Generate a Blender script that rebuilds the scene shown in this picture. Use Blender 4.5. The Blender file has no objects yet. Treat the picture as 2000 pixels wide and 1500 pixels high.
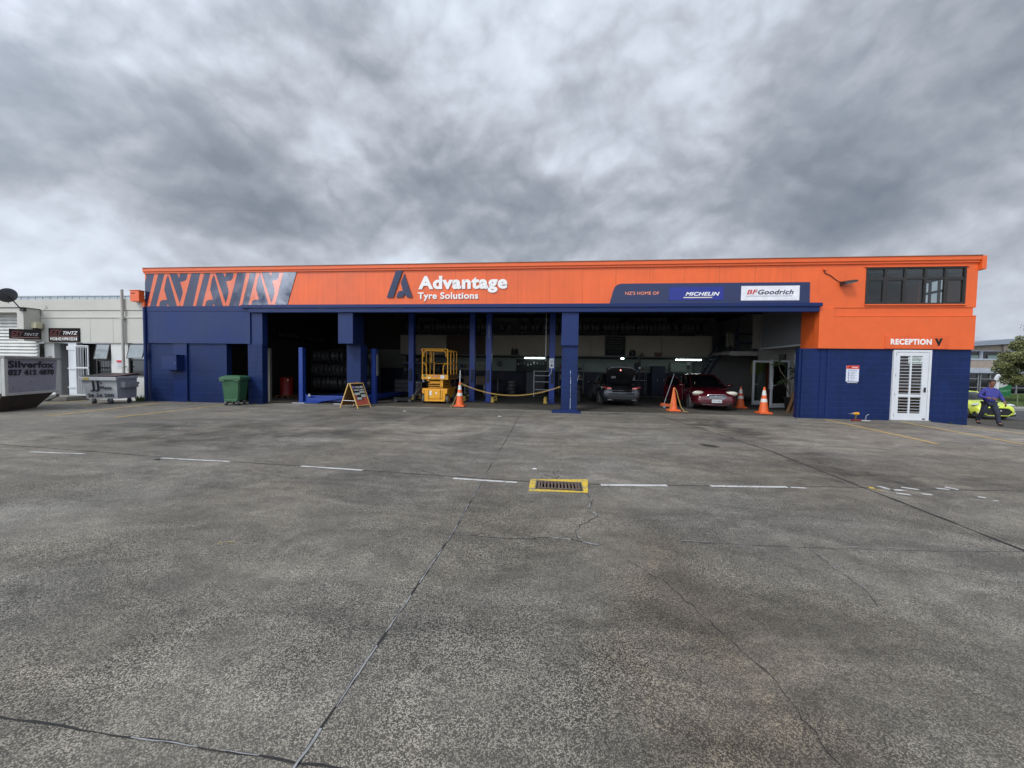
import bpy, bmesh, math, random
from mathutils import Vector, Matrix
random.seed(7)
R = math.radians
C = bpy.context.scene.collection
scn = bpy.context.scene

# ---------------------------------------------------------------- camera
FPX, PITCH, ROLL, YAW, DIST, CAMH = 740.8, -0.03745, 0.01478, -0.10707, 14.105, 1.53
fwd = Vector((math.sin(YAW)*math.cos(PITCH), math.cos(YAW)*math.cos(PITCH), math.sin(PITCH)))
rgt0 = Vector((math.cos(YAW), -math.sin(YAW), 0))
up0 = rgt0.cross(fwd)
RT = rgt0*math.cos(ROLL) + up0*math.sin(ROLL)
UP = up0*math.cos(ROLL) - rgt0*math.sin(ROLL)
CAM = Vector((0, -DIST, CAMH))
cd = bpy.data.cameras.new('camera'); cam = bpy.data.objects.new('camera', cd); C.objects.link(cam)
cd.sensor_width = 36; cd.lens = FPX/2000*36; cd.clip_start = 0.05; cd.clip_end = 3000
m = Matrix((RT, UP, -fwd)).transposed().to_4x4(); m.translation = CAM
cam.matrix_world = m
scn.camera = cam

def at(px, py, Y=0.0):            # point of the plane y = Y
    d = fwd + RT*((px-1000)/FPX) + UP*((750-py)/FPX)
    return CAM + d*((Y-CAM.y)/d.y)
def gnd(px, py, z=0.0):           # point of the plane z = z
    d = fwd + RT*((px-1000)/FPX) + UP*((750-py)/FPX)
    return CAM + d*((z-CAM.z)/d.z)

# ---------------------------------------------------------------- light
scn.view_settings.view_transform = 'Standard'
scn.view_settings.look = 'None'
scn.view_settings.gamma = 1
scn.view_settings.exposure = 0.20
SUN_EL, SUN_AZ = R(46), R(215)     # azimuth clockwise from +Y : behind and left of the camera
sdir = Vector((math.sin(SUN_AZ)*math.cos(SUN_EL), math.cos(SUN_AZ)*math.cos(SUN_EL), math.sin(SUN_EL)))
sl = bpy.data.lights.new('sun', 'SUN'); sl.energy = 1.5; sl.angle = R(12); sl.color = (1, .96, .9)
so = bpy.data.objects.new('sun', sl); C.objects.link(so)
so.rotation_euler = (-sdir).to_track_quat('-Z', 'Y').to_euler()

w = bpy.data.worlds.new('World'); scn.world = w; w.use_nodes = True
nt = w.node_tree; nt.nodes.clear()
def N(nt, t, **k):
    n = nt.nodes.new(t)
    for a, b in k.items(): setattr(n, a, b)
    return n
def L(nt, a, b): nt.links.new(a, b)
def mth(nt, op, a, b=None, c=None, clamp=False):
    n = N(nt, 'ShaderNodeMath', operation=op); n.use_clamp = clamp
    for i, v in enumerate((a, b, c)):
        if v is None: continue
        if hasattr(v, 'links'): L(nt, v, n.inputs[i])
        else: n.inputs[i].default_value = v
    return n.outputs[0]
def vth(nt, op, a, b=None, out=0):
    n = N(nt, 'ShaderNodeVectorMath', operation=op)
    for i, v in enumerate((a, b)):
        if v is None: continue
        if hasattr(v, 'links'): L(nt, v, n.inputs[i])
        else: n.inputs[i].default_value = v
    return n.outputs[out]
def noise(nt, vec, scale, detail=4, rough=.5, dist=0.0):
    n = N(nt, 'ShaderNodeTexNoise'); n.inputs['Scale'].default_value = scale; n.inputs['Detail'].default_value = detail
    n.inputs['Roughness'].default_value = rough; n.inputs['Distortion'].default_value = dist
    if vec is not None: L(nt, vec, n.inputs['Vector'])
    return n.outputs[0]
def mapr(nt, v, a, b, c=0.0, d=1.0, smooth=False):
    n = N(nt, 'ShaderNodeMapRange'); n.interpolation_type = 'SMOOTHSTEP' if smooth else 'LINEAR'; n.clamp = True
    L(nt, v, n.inputs[0])
    for i, x in enumerate((a, b, c, d)): n.inputs[i+1].default_value = x
    return n.outputs[0]
def mixc(nt, f, a, b, bt='MIX'):
    n = N(nt, 'ShaderNodeMix', data_type='RGBA', blend_type=bt)
    for s, v in ((n.inputs[0], f), (n.inputs[6], a), (n.inputs[7], b)):
        if hasattr(v, 'links'): L(nt, v, s)
        elif isinstance(v, (int, float)): s.default_value = v
        else: s.default_value = (*v, 1)
    return n.outputs[2]

def build_sky():
    tc = N(nt, 'ShaderNodeTexCoord'); d = tc.outputs['Generated']
    d = vth(nt, 'NORMALIZE', d)
    sp = N(nt, 'ShaderNodeSeparateXYZ'); L(nt, d, sp.inputs[0])
    z = mth(nt, 'MAXIMUM', sp.outputs[2], 0.0)
    def layer(dz):
        """lumpy cloud field, a little flattened"""
        c = vth(nt, 'ADD', vth(nt, 'MULTIPLY', d, (1.0, 1.0, 1.35)), (3.1, 7.4, 1.3+dz))
        wv = N(nt, 'ShaderNodeTexNoise'); wv.inputs['Scale'].default_value = 3.0; wv.inputs['Detail'].default_value = 4; L(nt, c, wv.inputs['Vector'])
        off = vth(nt, 'SCALE', vth(nt, 'SUBTRACT', wv.outputs['Color'], (.5, .5, .5)), None); off.node.inputs['Scale'].default_value = 0.10
        c = vth(nt, 'ADD', c, off)
        big = noise(nt, c, 2.0, 3, .5); med = noise(nt, c, 4.4, 10, .50)
        puff = mth(nt, 'ABSOLUTE', mth(nt, 'SUBTRACT', noise(nt, c, 7.5, 5, .5), .5))       # rounded heaps with creases between
        puff = mth(nt, 'MINIMUM', mth(nt, 'MULTIPLY', puff, 2.2), .40)
        return c, mth(nt, 'ADD', mth(nt, 'MULTIPLY', big, .52), mth(nt, 'ADD', mth(nt, 'MULTIPLY', med, .29), mth(nt, 'MULTIPLY', puff, .11)))
    cw, v = layer(0.0); _, vup = layer(0.030)
    rel = mth(nt, 'MULTIPLY', mth(nt, 'SUBTRACT', v, vup), 0.9)       # upper sides of the billows catch the light
    rel = mth(nt, 'MINIMUM', mth(nt, 'MAXIMUM', rel, -.05), .06)
    v = mth(nt, 'ADD', mth(nt, 'ADD', mth(nt, 'MULTIPLY', v, .85), rel), .128)
    # broad cloud masses placed by direction
    def blob(px, py, r0, r1, amp):
        D = (fwd + RT*((px-1000)/FPX) + UP*((750-py)/FPX)).normalized()
        t = vth(nt, 'DOT_PRODUCT', d, tuple(D), 1)
        return mth(nt, 'MULTIPLY', mapr(nt, t, math.cos(R(r1)), math.cos(R(r0)), 0, 1, True), amp)
    for b in ((1450, 420, 3, 18, -.10), (950, 420, 3, 15, -.075), (450, 430, 2, 10, -.06), (1850, 400, 2, 16, -.08),
              (60, 500, 2, 10, .03), (560, 230, 1, 9, .05), (960, 40, 2, 14, .05), (120, 180, 3, 18, .02), (1390, 80, 2, 12, .03), (660, 330, 1, 7, .04),
              (1960, 640, 2, 18, .07), (300, 40, 3, 30, .015), (1300, 60, 3, 30, .03), (800, 500, 1, 6, .10), (1000, -300, 5, 45, .04)):
        v = mth(nt, 'ADD', v, blob(*b))
    # clouds break up near the horizon
    hz = mapr(nt, sp.outputs[2], .22, .31, 1, 0, True)
    v = mth(nt, 'ADD', v, mth(nt, 'MULTIPLY', hz, .075))
    cr = N(nt, 'ShaderNodeValToRGB'); L(nt, v, cr.inputs[0]); e = cr.color_ramp.elements
    e[0].position = .26; e[0].color = (.165, .195, .245, 1)
    e[1].position = .80; e[1].color = (.78, .85, .95, 1)
    for p, c in ((.36, (.22, .25, .30)), (.44, (.285, .32, .375)), (.50, (.365, .40, .46)), (.56, (.46, .50, .57)), (.63, (.57, .625, .71))):
        x = e.new(p); x.color = (*c, 1)
    cloud = cr.outputs[0]
    sky = N(nt, 'ShaderNodeTexSky', sky_type='NISHITA'); sky.sun_disc = False
    sky.sun_elevation = SUN_EL; sky.sun_rotation = SUN_AZ; sky.air_density = 1; sky.dust_density = 1.5
    skc = vth(nt, 'SCALE', sky.outputs[0], None); skc.node.inputs['Scale'].default_value = .10
    thin = mapr(nt, noise(nt, cw, 1.7, 5, .5), .60, .74, 0, 1, True)
    thin = mth(nt, 'MULTIPLY', thin, mapr(nt, sp.outputs[2], .10, .45, .75, .2))
    col = mixc(nt, thin, cloud, mixc(nt, .45, skc, cloud))
    # the cloud is brightest around the hidden sun, behind the camera
    t = vth(nt, 'DOT_PRODUCT', d, tuple(sdir), 1)
    gl = mapr(nt, t, .05, 1.0, 1.0, 3.0, True)
    gl.node.interpolation_type = 'SMOOTHERSTEP'
    # ragged bright gap added behind the camera, low in cloud, for the sign's reflection
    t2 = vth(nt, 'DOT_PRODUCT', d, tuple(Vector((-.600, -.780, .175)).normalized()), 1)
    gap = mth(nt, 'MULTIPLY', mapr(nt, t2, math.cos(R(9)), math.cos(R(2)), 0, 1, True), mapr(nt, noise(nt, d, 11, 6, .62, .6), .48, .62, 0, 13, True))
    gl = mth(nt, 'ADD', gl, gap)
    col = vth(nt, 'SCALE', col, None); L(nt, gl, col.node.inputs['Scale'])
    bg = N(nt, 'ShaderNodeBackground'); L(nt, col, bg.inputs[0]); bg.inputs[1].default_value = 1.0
    out = N(nt, 'ShaderNodeOutputWorld'); L(nt, bg.outputs[0], out.inputs[0])
build_sky()

# ---------------------------------------------------------------- materials
MATS = {}
def mat(name, col, rough=.6, metal=0.0, var=.12, vs=3.0, bump=0.0, bs=40.0, coat=0.0, emit=None, estr=0.0, spec=.5, alpha=None):
    if name in MATS: return MATS[name]
    m = bpy.data.materials.new(name); m.use_nodes = True; t = m.node_tree
    b = t.nodes['Principled BSDF']
    b.inputs['Roughness'].default_value = rough; b.inputs['Metallic'].default_value = metal
    b.inputs['Specular IOR Level'].default_value = spec
    b.inputs['Coat Weight'].default_value = coat
    if coat: b.inputs['Coat Roughness'].default_value = .05
    tc = N(t, 'ShaderNodeTexCoord'); ob = tc.outputs['Object']
    nz = noise(t, ob, vs, 6, .6)
    f = mapr(t, nz, .3, .7, 1-var, 1+var)
    sc = vth(t, 'SCALE', (col[0], col[1], col[2]), None); L(t, f, sc.node.inputs['Scale'])
    L(t, sc, b.inputs['Base Color'])
    L(t, mapr(t, nz, .3, .7, max(0, rough-.06), min(1, rough+.06)), b.inputs['Roughness'])
    if bump:
        bp = N(t, 'ShaderNodeBump'); bp.inputs['Strength'].default_value = bump; bp.inputs['Distance'].default_value = .01
        L(t, noise(t, ob, bs, 4, .6), bp.inputs['Height']); L(t, bp.outputs[0], b.inputs['Normal'])
    if emit: b.inputs['Emission Color'].default_value = (*emit, 1); b.inputs['Emission Strength'].default_value = estr
    MATS[name] = m; return m
def glass(name, tint=(.6, .65, .65), mixv=.12):
    if name in MATS: return MATS[name]
    m = bpy.data.materials.new(name); m.use_nodes = True; t = m.node_tree; t.nodes.clear()
    g = N(t, 'ShaderNodeBsdfGlossy'); g.inputs['Roughness'].default_value = .02
    tr = N(t, 'ShaderNodeBsdfTransparent'); tr.inputs[0].default_value = (*tint, 1)
    fr = N(t, 'ShaderNodeLayerWeight'); fr.inputs[0].default_value = .25
    mx = N(t, 'ShaderNodeMixShader'); L(t, mth(t, 'ADD', fr.outputs['Fresnel'], mixv*.3, clamp=True), mx.inputs[0])
    L(t, tr.outputs[0], mx.inputs[1]); L(t, g.outputs[0], mx.inputs[2])
    o = N(t, 'ShaderNodeOutputMaterial'); L(t, mx.outputs[0], o.inputs[0]); MATS[name] = m; return m

def wall_mat(name, col, course=.2, blockw=.4, mortar=1.35, rough=.5, horiz=.2, dirt=.2):
    """painted blockwork: joints seen as shallow relief and a slight edge"""
    m = bpy.data.materials.new(name); m.use_nodes = True; t = m.node_tree; b = t.nodes['Principled BSDF']
    g = N(t, 'ShaderNodeNewGeometry'); s = N(t, 'ShaderNodeSeparateXYZ'); L(t, g.outputs['Position'], s.inputs[0])
    u = mth(t, 'ADD', s.outputs[0], s.outputs[1])
    c = N(t, 'ShaderNodeCombineXYZ'); L(t, u, c.inputs[0]); L(t, s.outputs[2], c.inputs[1])
    br = N(t, 'ShaderNodeTexBrick'); L(t, c.outputs[0], br.inputs['Vector']); br.inputs['Scale'].default_value = 1
    br.inputs['Brick Width'].default_value = blockw; br.inputs['Row Height'].default_value = course
    br.inputs['Mortar Size'].default_value = .008; br.inputs['Mortar Smooth'].default_value = .3
    br.inputs['Color1'].default_value = (*[x*.94 for x in col], 1); br.inputs['Color2'].default_value = (*[x*1.06 for x in col], 1)
    br.inputs['Mortar'].default_value = (*[min(1, x*mortar) for x in col], 1)
    nz = noise(t, g.outputs['Position'], .9, 7, .6)
    streak = N(t, 'ShaderNodeMapping'); streak.inputs['Scale'].default_value = (6, 6, .5); L(t, g.outputs['Position'], streak.inputs[0])
    st = noise(t, streak.outputs[0], 1.2, 5, .6)
    f = mth(t, 'MULTIPLY', mapr(t, nz, .3, .7, 1-dirt*.6, 1+dirt*.6), mapr(t, st, .3, .7, 1-dirt*.35, 1+dirt*.35))
    sm_ = N(t, 'ShaderNodeMapping'); sm_.inputs['Scale'].default_value = (1.6, 1.6, 22); L(t, g.outputs['Position'], sm_.inputs[0])
    scuff = mth(t, 'MULTIPLY', mapr(t, noise(t, sm_.outputs[0], 1.3, 6, .7), .62, .70), mapr(t, nz, .48, .56, 0, .5))
    sc = vth(t, 'SCALE', br.outputs[0], None); L(t, f, sc.node.inputs['Scale'])
    L(t, mixc(t, scuff, sc, tuple(min(1, x*2.2+.02) for x in col)), b.inputs['Base Color'])
    b.inputs['Specular IOR Level'].default_value = .28
    L(t, mapr(t, nz, .3, .7, rough-.08, rough+.1), b.inputs['Roughness'])
    bp = N(t, 'ShaderNodeBump'); bp.inputs['Strength'].default_value = .5; bp.inputs['Distance'].default_value = .012
    h = mth(t, 'ADD', mth(t, 'MULTIPLY', br.outputs['Fac'], -.8), mth(t, 'MULTIPLY', noise(t, g.outputs['Position'], 55, 3, .6), .25))
    L(t, h, bp.inputs['Height']); L(t, bp.outputs[0], b.inputs['Normal'])
    MATS[name] = m; return m
def clad_mat(name, col, pitch=1.2, rough=.45, dirt=.2, gap=.02, spec=.5):
    """painted sheet cladding with fine vertical butt joints"""
    m = bpy.data.materials.new(name); m.use_nodes = True; t = m.node_tree; b = t.nodes['Principled BSDF']; b.inputs['Specular IOR Level'].default_value = spec
    g = N(t, 'ShaderNodeNewGeometry'); s = N(t, 'ShaderNodeSeparateXYZ'); L(t, g.outputs['Position'], s.inputs[0])
    fr = mth(t, 'FRACT', mth(t, 'DIVIDE', mth(t, 'ADD', s.outputs[0], 40.3), pitch))
    jn = mth(t, 'LESS_THAN', fr, gap/pitch)
    nz = noise(t, g.outputs['Position'], .55, 7, .6)
    streak = N(t, 'ShaderNodeMapping'); streak.inputs['Scale'].default_value = (7, 7, .6); L(t, g.outputs['Position'], streak.inputs[0])
    st = noise(t, streak.outputs[0], 1, 5, .65)
    f = mth(t, 'MULTIPLY', mapr(t, nz, .3, .7, 1-dirt*.7, 1+dirt*.7), mapr(t, st, .3, .75, 1+dirt*.3, 1-dirt*.5))
    f = mth(t, 'MULTIPLY', f, mth(t, 'SUBTRACT', 1.0, mth(t, 'MULTIPLY', jn, .26)))
    sc = vth(t, 'SCALE', col, None); L(t, f, sc.node.inputs['Scale']); L(t, sc, b.inputs['Base Color'])
    L(t, mapr(t, nz, .3, .7, rough-.08, rough+.1), b.inputs['Roughness'])
    bp = N(t, 'ShaderNodeBump'); bp.inputs['Strength'].default_value = .35; bp.inputs['Distance'].default_value = .01
    h = mth(t, 'ADD', mth(t, 'MULTIPLY', jn, -1.0), mth(t, 'ADD', mth(t, 'MULTIPLY', noise(t, g.outputs['Position'], 2.2, 3, .5), 1.2), mth(t, 'MULTIPLY', noise(t, g.outputs['Position'], 90, 2, .5), .12)))
    L(t, h, bp.inputs['Height']); L(t, bp.outputs[0], b.inputs['Normal'])
    MATS[name] = m; return m

# ---------------------------------------------------------------- mesh helpers
class MB:
    def __init__(s): s.b = bmesh.new()
    def box(s, x0, x1, y0, y1, z0, z1, bev=0.0, M=None):
        r = bmesh.ops.create_cube(s.b, size=1)
        vs = r['verts']
        for v in vs:
            v.co = Vector(((x0+x1)/2+v.co.x*(x1-x0), (y0+y1)/2+v.co.y*(y1-y0), (z0+z1)/2+v.co.z*(z1-z0)))
        if bev:
            es = list({e for v in vs for e in v.link_edges})
            r2 = bmesh.ops.bevel(s.b, geom=es, offset=bev, segments=2, affect='EDGES', profile=.5)
            vs = list({v for f in r2['faces'] for v in f.verts} | {v for v in vs if v.is_valid})
        if M is not None: bmesh.ops.transform(s.b, matrix=M, verts=[v for v in vs if v.is_valid])
        return s
    def hexa(s, p):      # eight corners: bottom ring then top ring
        v = [s.b.verts.new(q) for q in p]
        for f in ((3,2,1,0), (4,5,6,7), (0,1,5,4), (1,2,6,5), (2,3,7,6), (3,0,4,7)): s.b.faces.new([v[i] for i in f])
        return s
    def cyl(s, p, q, r, r2=None, seg=12, cap=True):
        p = Vector(p); q = Vector(q); d = q-p
        if d.length < 1e-6: return s
        bmesh.ops.create_cone(s.b, cap_ends=cap, segments=seg, radius1=r, radius2=r if r2 is None else r2, depth=d.length,
            matrix=Matrix.Translation((p+q)/2) @ d.to_track_quat('Z', 'Y').to_matrix().to_4x4())
        return s
    def tube(s, pts, r, seg=8):
        pts = [Vector(p) for p in pts]; rings = []
        rr = r if isinstance(r, (list, tuple)) else [r]*len(pts)
        for i, p in enumerate(pts):
            d = (pts[min(i+1, len(pts)-1)]-pts[max(i-1, 0)]).normalized()
            a = d.orthogonal() if i == 0 else (a - d*a.dot(d))
            a.normalize(); bb = d.cross(a)
            rings.append([s.b.verts.new(p+(a*math.cos(t)+bb*math.sin(t))*rr[i]) for t in [2*math.pi*k/seg for k in range(seg)]])
        for i in range(len(rings)-1):
            for k in range(seg): s.b.faces.new((rings[i][k], rings[i][(k+1) % seg], rings[i+1][(k+1) % seg], rings[i+1][k]))
        s.b.faces.new(rings[0][::-1]); s.b.faces.new(rings[-1]); return s
    def lathe(s, prof, c=(0,0,0), axis='Z', seg=24, closed=False):
        c = Vector(c); rings = []
        for (r, h) in prof:
            ring = []
            for k in range(seg):
                t = 2*math.pi*k/seg; a, b_ = r*math.cos(t), r*math.sin(t)
                ring.append(s.b.verts.new(c+Vector({'Z': (a, b_, h), 'X': (h, a, b_), 'Y': (a, h, b_)}[axis])))
            rings.append(ring)
        n = len(rings)
        for i in range(n if closed else n-1):
            j = (i+1) % n
            for k in range(seg): s.b.faces.new((rings[i][k], rings[i][(k+1) % seg], rings[j][(k+1) % seg], rings[j][k]))
        if not closed: s.b.faces.new(rings[0][::-1]); s.b.faces.new(rings[-1])
        return s
    def prism(s, poly, d0, d1, plane='XZ'):   # polygon in a plane, from depth d0 to d1
        def P(a, b_, d): return {'XZ': (a, d, b_), 'XY': (a, b_, d), 'YZ': (d, a, b_)}[plane]
        A = [s.b.verts.new(P(a, b_, d0)) for a, b_ in poly]; B = [s.b.verts.new(P(a, b_, d1)) for a, b_ in poly]
        s.b.faces.new(A); s.b.faces.new(B[::-1]); n = len(poly)
        for i in range(n): s.b.faces.new((A[i], B[i], B[(i+1) % n], A[(i+1) % n]))
        return s
    def ball(s, c, r, seg=16):
        r = (r, r, r) if not isinstance(r, (tuple, list)) else r
        bmesh.ops.create_uvsphere(s.b, u_segments=seg, v_segments=max(6, seg*2//3), radius=1, matrix=Matrix.Translation(c) @ Matrix.Diagonal((*r, 1)))
        return s
    def build(s, name, m, parent=None, smooth=False, loc=None, rz=0.0, M=None, label=None, cat=None, kind=None, group=None):
        bmesh.ops.recalc_face_normals(s.b, faces=s.b.faces)
        me = bpy.data.meshes.new(name); s.b.to_mesh(me); s.b.free()
        if m: me.materials.append(m)
        if smooth:
            for p in me.polygons: p.use_smooth = True
            if smooth != 'all': me.set_sharp_from_angle(angle=R(35))
        o = bpy.data.objects.new(name, me); C.objects.link(o); o.parent = parent
        if loc is not None: o.location = loc
        if rz: o.rotation_euler.z = rz
        if M is not None: o.matrix_local = M
        tag(o, label, cat, kind, group); return o
def tag(o, label=None, cat=None, kind=None, group=None):
    for k, v in (('label', label), ('category', cat), ('kind', kind), ('group', group)):
        if v: o[k] = v
    return o
def T(name, label, cat, loc=(0,0,0), rz=0.0, group=None, kind=None):
    o = bpy.data.objects.new(name, None); C.objects.link(o); o.empty_display_size = .1
    o.location = loc; o.rotation_euler = (0, 0, rz); return tag(o, label, cat, kind, group)
def dup(root, loc=None, rz=None, label=None, group=None, parent=None):
    r = root.copy(); C.objects.link(r)
    if parent: r.parent = parent
    if loc is not None: r.location = loc
    if rz is not None: r.rotation_euler.z = rz
    if label: r['label'] = label
    if group: r['group'] = group
    for ch in list(root.children): dup(ch, parent=r)
    return r
def frame2d(x0, x1, z0, z1, w, y0, y1, mb=None):   # rectangular frame in XZ
    mb = mb or MB()
    mb.box(x0, x1, y0, y1, z1-w, z1); mb.box(x0, x1, y0, y1, z0, z0+w)
    mb.box(x0, x0+w, y0, y1, z0+w, z1-w); mb.box(x1-w, x1, y0, y1, z0+w, z1-w); return mb
def text(body, x0, x1, z0, z1, y, m, parent, name='lettering', depth=.004, bold=0.0, shear=0.0, M=None, align=None):
    """lettering fitted to a box in an XZ plane, facing -Y (M: extra local matrix)"""
    cu = bpy.data.curves.new(name, 'FONT'); cu.body = body; cu.offset = min(bold, .03); cu.extrude = .01; cu.bevel_depth = max(0, bold-.03); cu.bevel_resolution = 1; cu.shear = shear; cu.resolution_u = 4; cu.space_character = 1.0+min(.12, bold*2.2)
    if align: cu.align_x = align
    o = bpy.data.objects.new(name, cu); C.objects.link(o)
    dg = bpy.context.evaluated_depsgraph_get(); dg.update()
    me = bpy.data.meshes.new_from_object(o.evaluated_get(dg)); bpy.data.objects.remove(o)
    xs = [v.co.x for v in me.vertices]; ys = [v.co.y for v in me.vertices]
    a, b_, c, d = min(xs), max(xs), min(ys), max(ys)
    for v in me.vertices:
        u = (v.co.x-a)/(b_-a); t = (v.co.y-c)/(d-c); q = min(1, max(0, (v.co.z+.01)/.02))
        v.co = Vector((x0+u*(x1-x0), y-q*depth, z0+t*(z1-z0)))
    me.materials.clear(); me.materials.append(m); me.name = name
    ob = bpy.data.objects.new(name, me); C.objects.link(ob); ob.parent = parent
    if M is not None: ob.matrix_local = M
    return ob
def skinned(name, chains, m, parent=None, sub=2, root=0, label=None, cat=None):
    """one continuous surface grown on a skeleton; chains: list of lists of (key, pos, radius)"""
    idx, vs, rad, es = {}, [], [], []
    for ch in chains:
        prev = None
        for key, p, r in ch:
            if key not in idx:
                idx[key] = len(vs); vs.append(p); rad.append(r)
            if prev is not None: es.append((idx[prev], idx[key]))
            prev = key
    me = bpy.data.meshes.new(name); me.from_pydata(vs, es, []); me.update()
    o = bpy.data.objects.new(name, me); C.objects.link(o)
    md = o.modifiers.new('s', 'SKIN'); md.use_smooth_shade = True
    for i, sv in enumerate(me.skin_vertices[0].data):
        r = rad[i]; sv.radius = r if isinstance(r, (tuple, list)) else (r, r); sv.use_root = (i == root)
    s2 = o.modifiers.new('u', 'SUBSURF'); s2.levels = sub; s2.render_levels = sub
    dg = bpy.context.evaluated_depsgraph_get(); dg.update()
    me2 = bpy.data.meshes.new_from_object(o.evaluated_get(dg)); bpy.data.objects.remove(o)
    for p in me2.polygons: p.use_smooth = True
    me2.materials.clear(); me2.materials.append(m); me2.name = name
    ob = bpy.data.objects.new(name, me2); C.objects.link(ob); ob.parent = parent
    return tag(ob, label, cat)
# ---------------------------------------------------------------- palette
ORANGE = (.73, .118, .023); NAVY = (.0045, .0165, .078)
m_orange = clad_mat('orange_cladding', ORANGE, 1.18, .42)
m_orange2 = mat('orange_paint', ORANGE, .45, var=.06, vs=2, bump=.25, bs=60)
m_nblock = wall_mat('navy_block', NAVY, rough=.5, mortar=1.45, dirt=.3)
m_nclad = clad_mat('navy_cladding', (.0085, .024, .108), 1.25, .45, spec=.3)
m_nsteel = mat('navy_steel', (.0070, .021, .100), .45, var=.1, vs=2, bump=.15, bs=8, spec=.3)
m_ngloss = mat('navy_vinyl', (.013, .022, .068), .06, var=.03, coat=.0, spec=.45)
m_oseal = mat('orange_vinyl', (.66, .12, .035), .08, var=.03, coat=.0, spec=.45)
m_white = mat('white_paint', (.62, .64, .66), .45, var=.06, vs=2)
m_offw = mat('offwhite_letter', (.78, .78, .76), .4, var=.03)
m_black = mat('black_plastic', (.012, .012, .013), .5)
m_dark = mat('dark_gap', (.006, .006, .006), .8)
m_rubber = mat('tyre_rubber', (.075, .075, .076), .36, var=.2, vs=9)
m_steel = mat('grey_steel', (.28, .29, .30), .4, metal=.7)
m_galv = mat('galvanised', (.38, .40, .41), .45, metal=.6, var=.15)
m_chrome = mat('chrome', (.7, .7, .72), .12, metal=1, var=.02)
m_alum = mat('window_bronze', (.022, .019, .017), .4)
m_glass = glass('clear_glass', (.72, .77, .77))
m_dglass = mat('dark_glass', (.004, .005, .006), .06, var=.02, coat=.5)
m_tint = glass('tinted_glass', (.22, .25, .26), .4)
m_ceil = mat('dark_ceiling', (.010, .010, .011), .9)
m_beige = mat('mezzanine_board', (.29, .265, .205), .7, var=.08, vs=1)
m_brownb = mat('brown_board', (.040, .022, .012), .7)
m_intw = mat('interior_wall', (.17, .175, .165), .7, var=.12, vs=1)
m_intg = mat('interior_green_wall', (.27, .32, .28), .7, var=.12, vs=1)
m_intn = mat('interior_navy', (.010, .014, .035), .6)
m_inw2 = mat('office_wall', (.36, .34, .31), .7, var=.06)
m_blue = mat('hoist_blue', (.008, .038, .24), .42, var=.12, vs=4)
m_yel = mat('lift_yellow', (.78, .36, .015), .42, var=.12, vs=6)
m_coneo = mat('cone_orange', (.74, .13, .030), .5, var=.1, vs=5)
m_refl = mat('reflective_white', (.66, .66, .63), .45, var=.1, vs=10)
m_red = mat('red_drum', (.22, .012, .010), .45, var=.15)
m_wood = mat('brown_timber', (.14, .075, .035), .7, var=.25, vs=8)
m_lit = mat('lit_tube', (.9, .95, .95), .5, emit=(.80, 1, .95), estr=9.0)
m_hgrey = mat('weathered_deck', (.10, .10, .095), .7)

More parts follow.
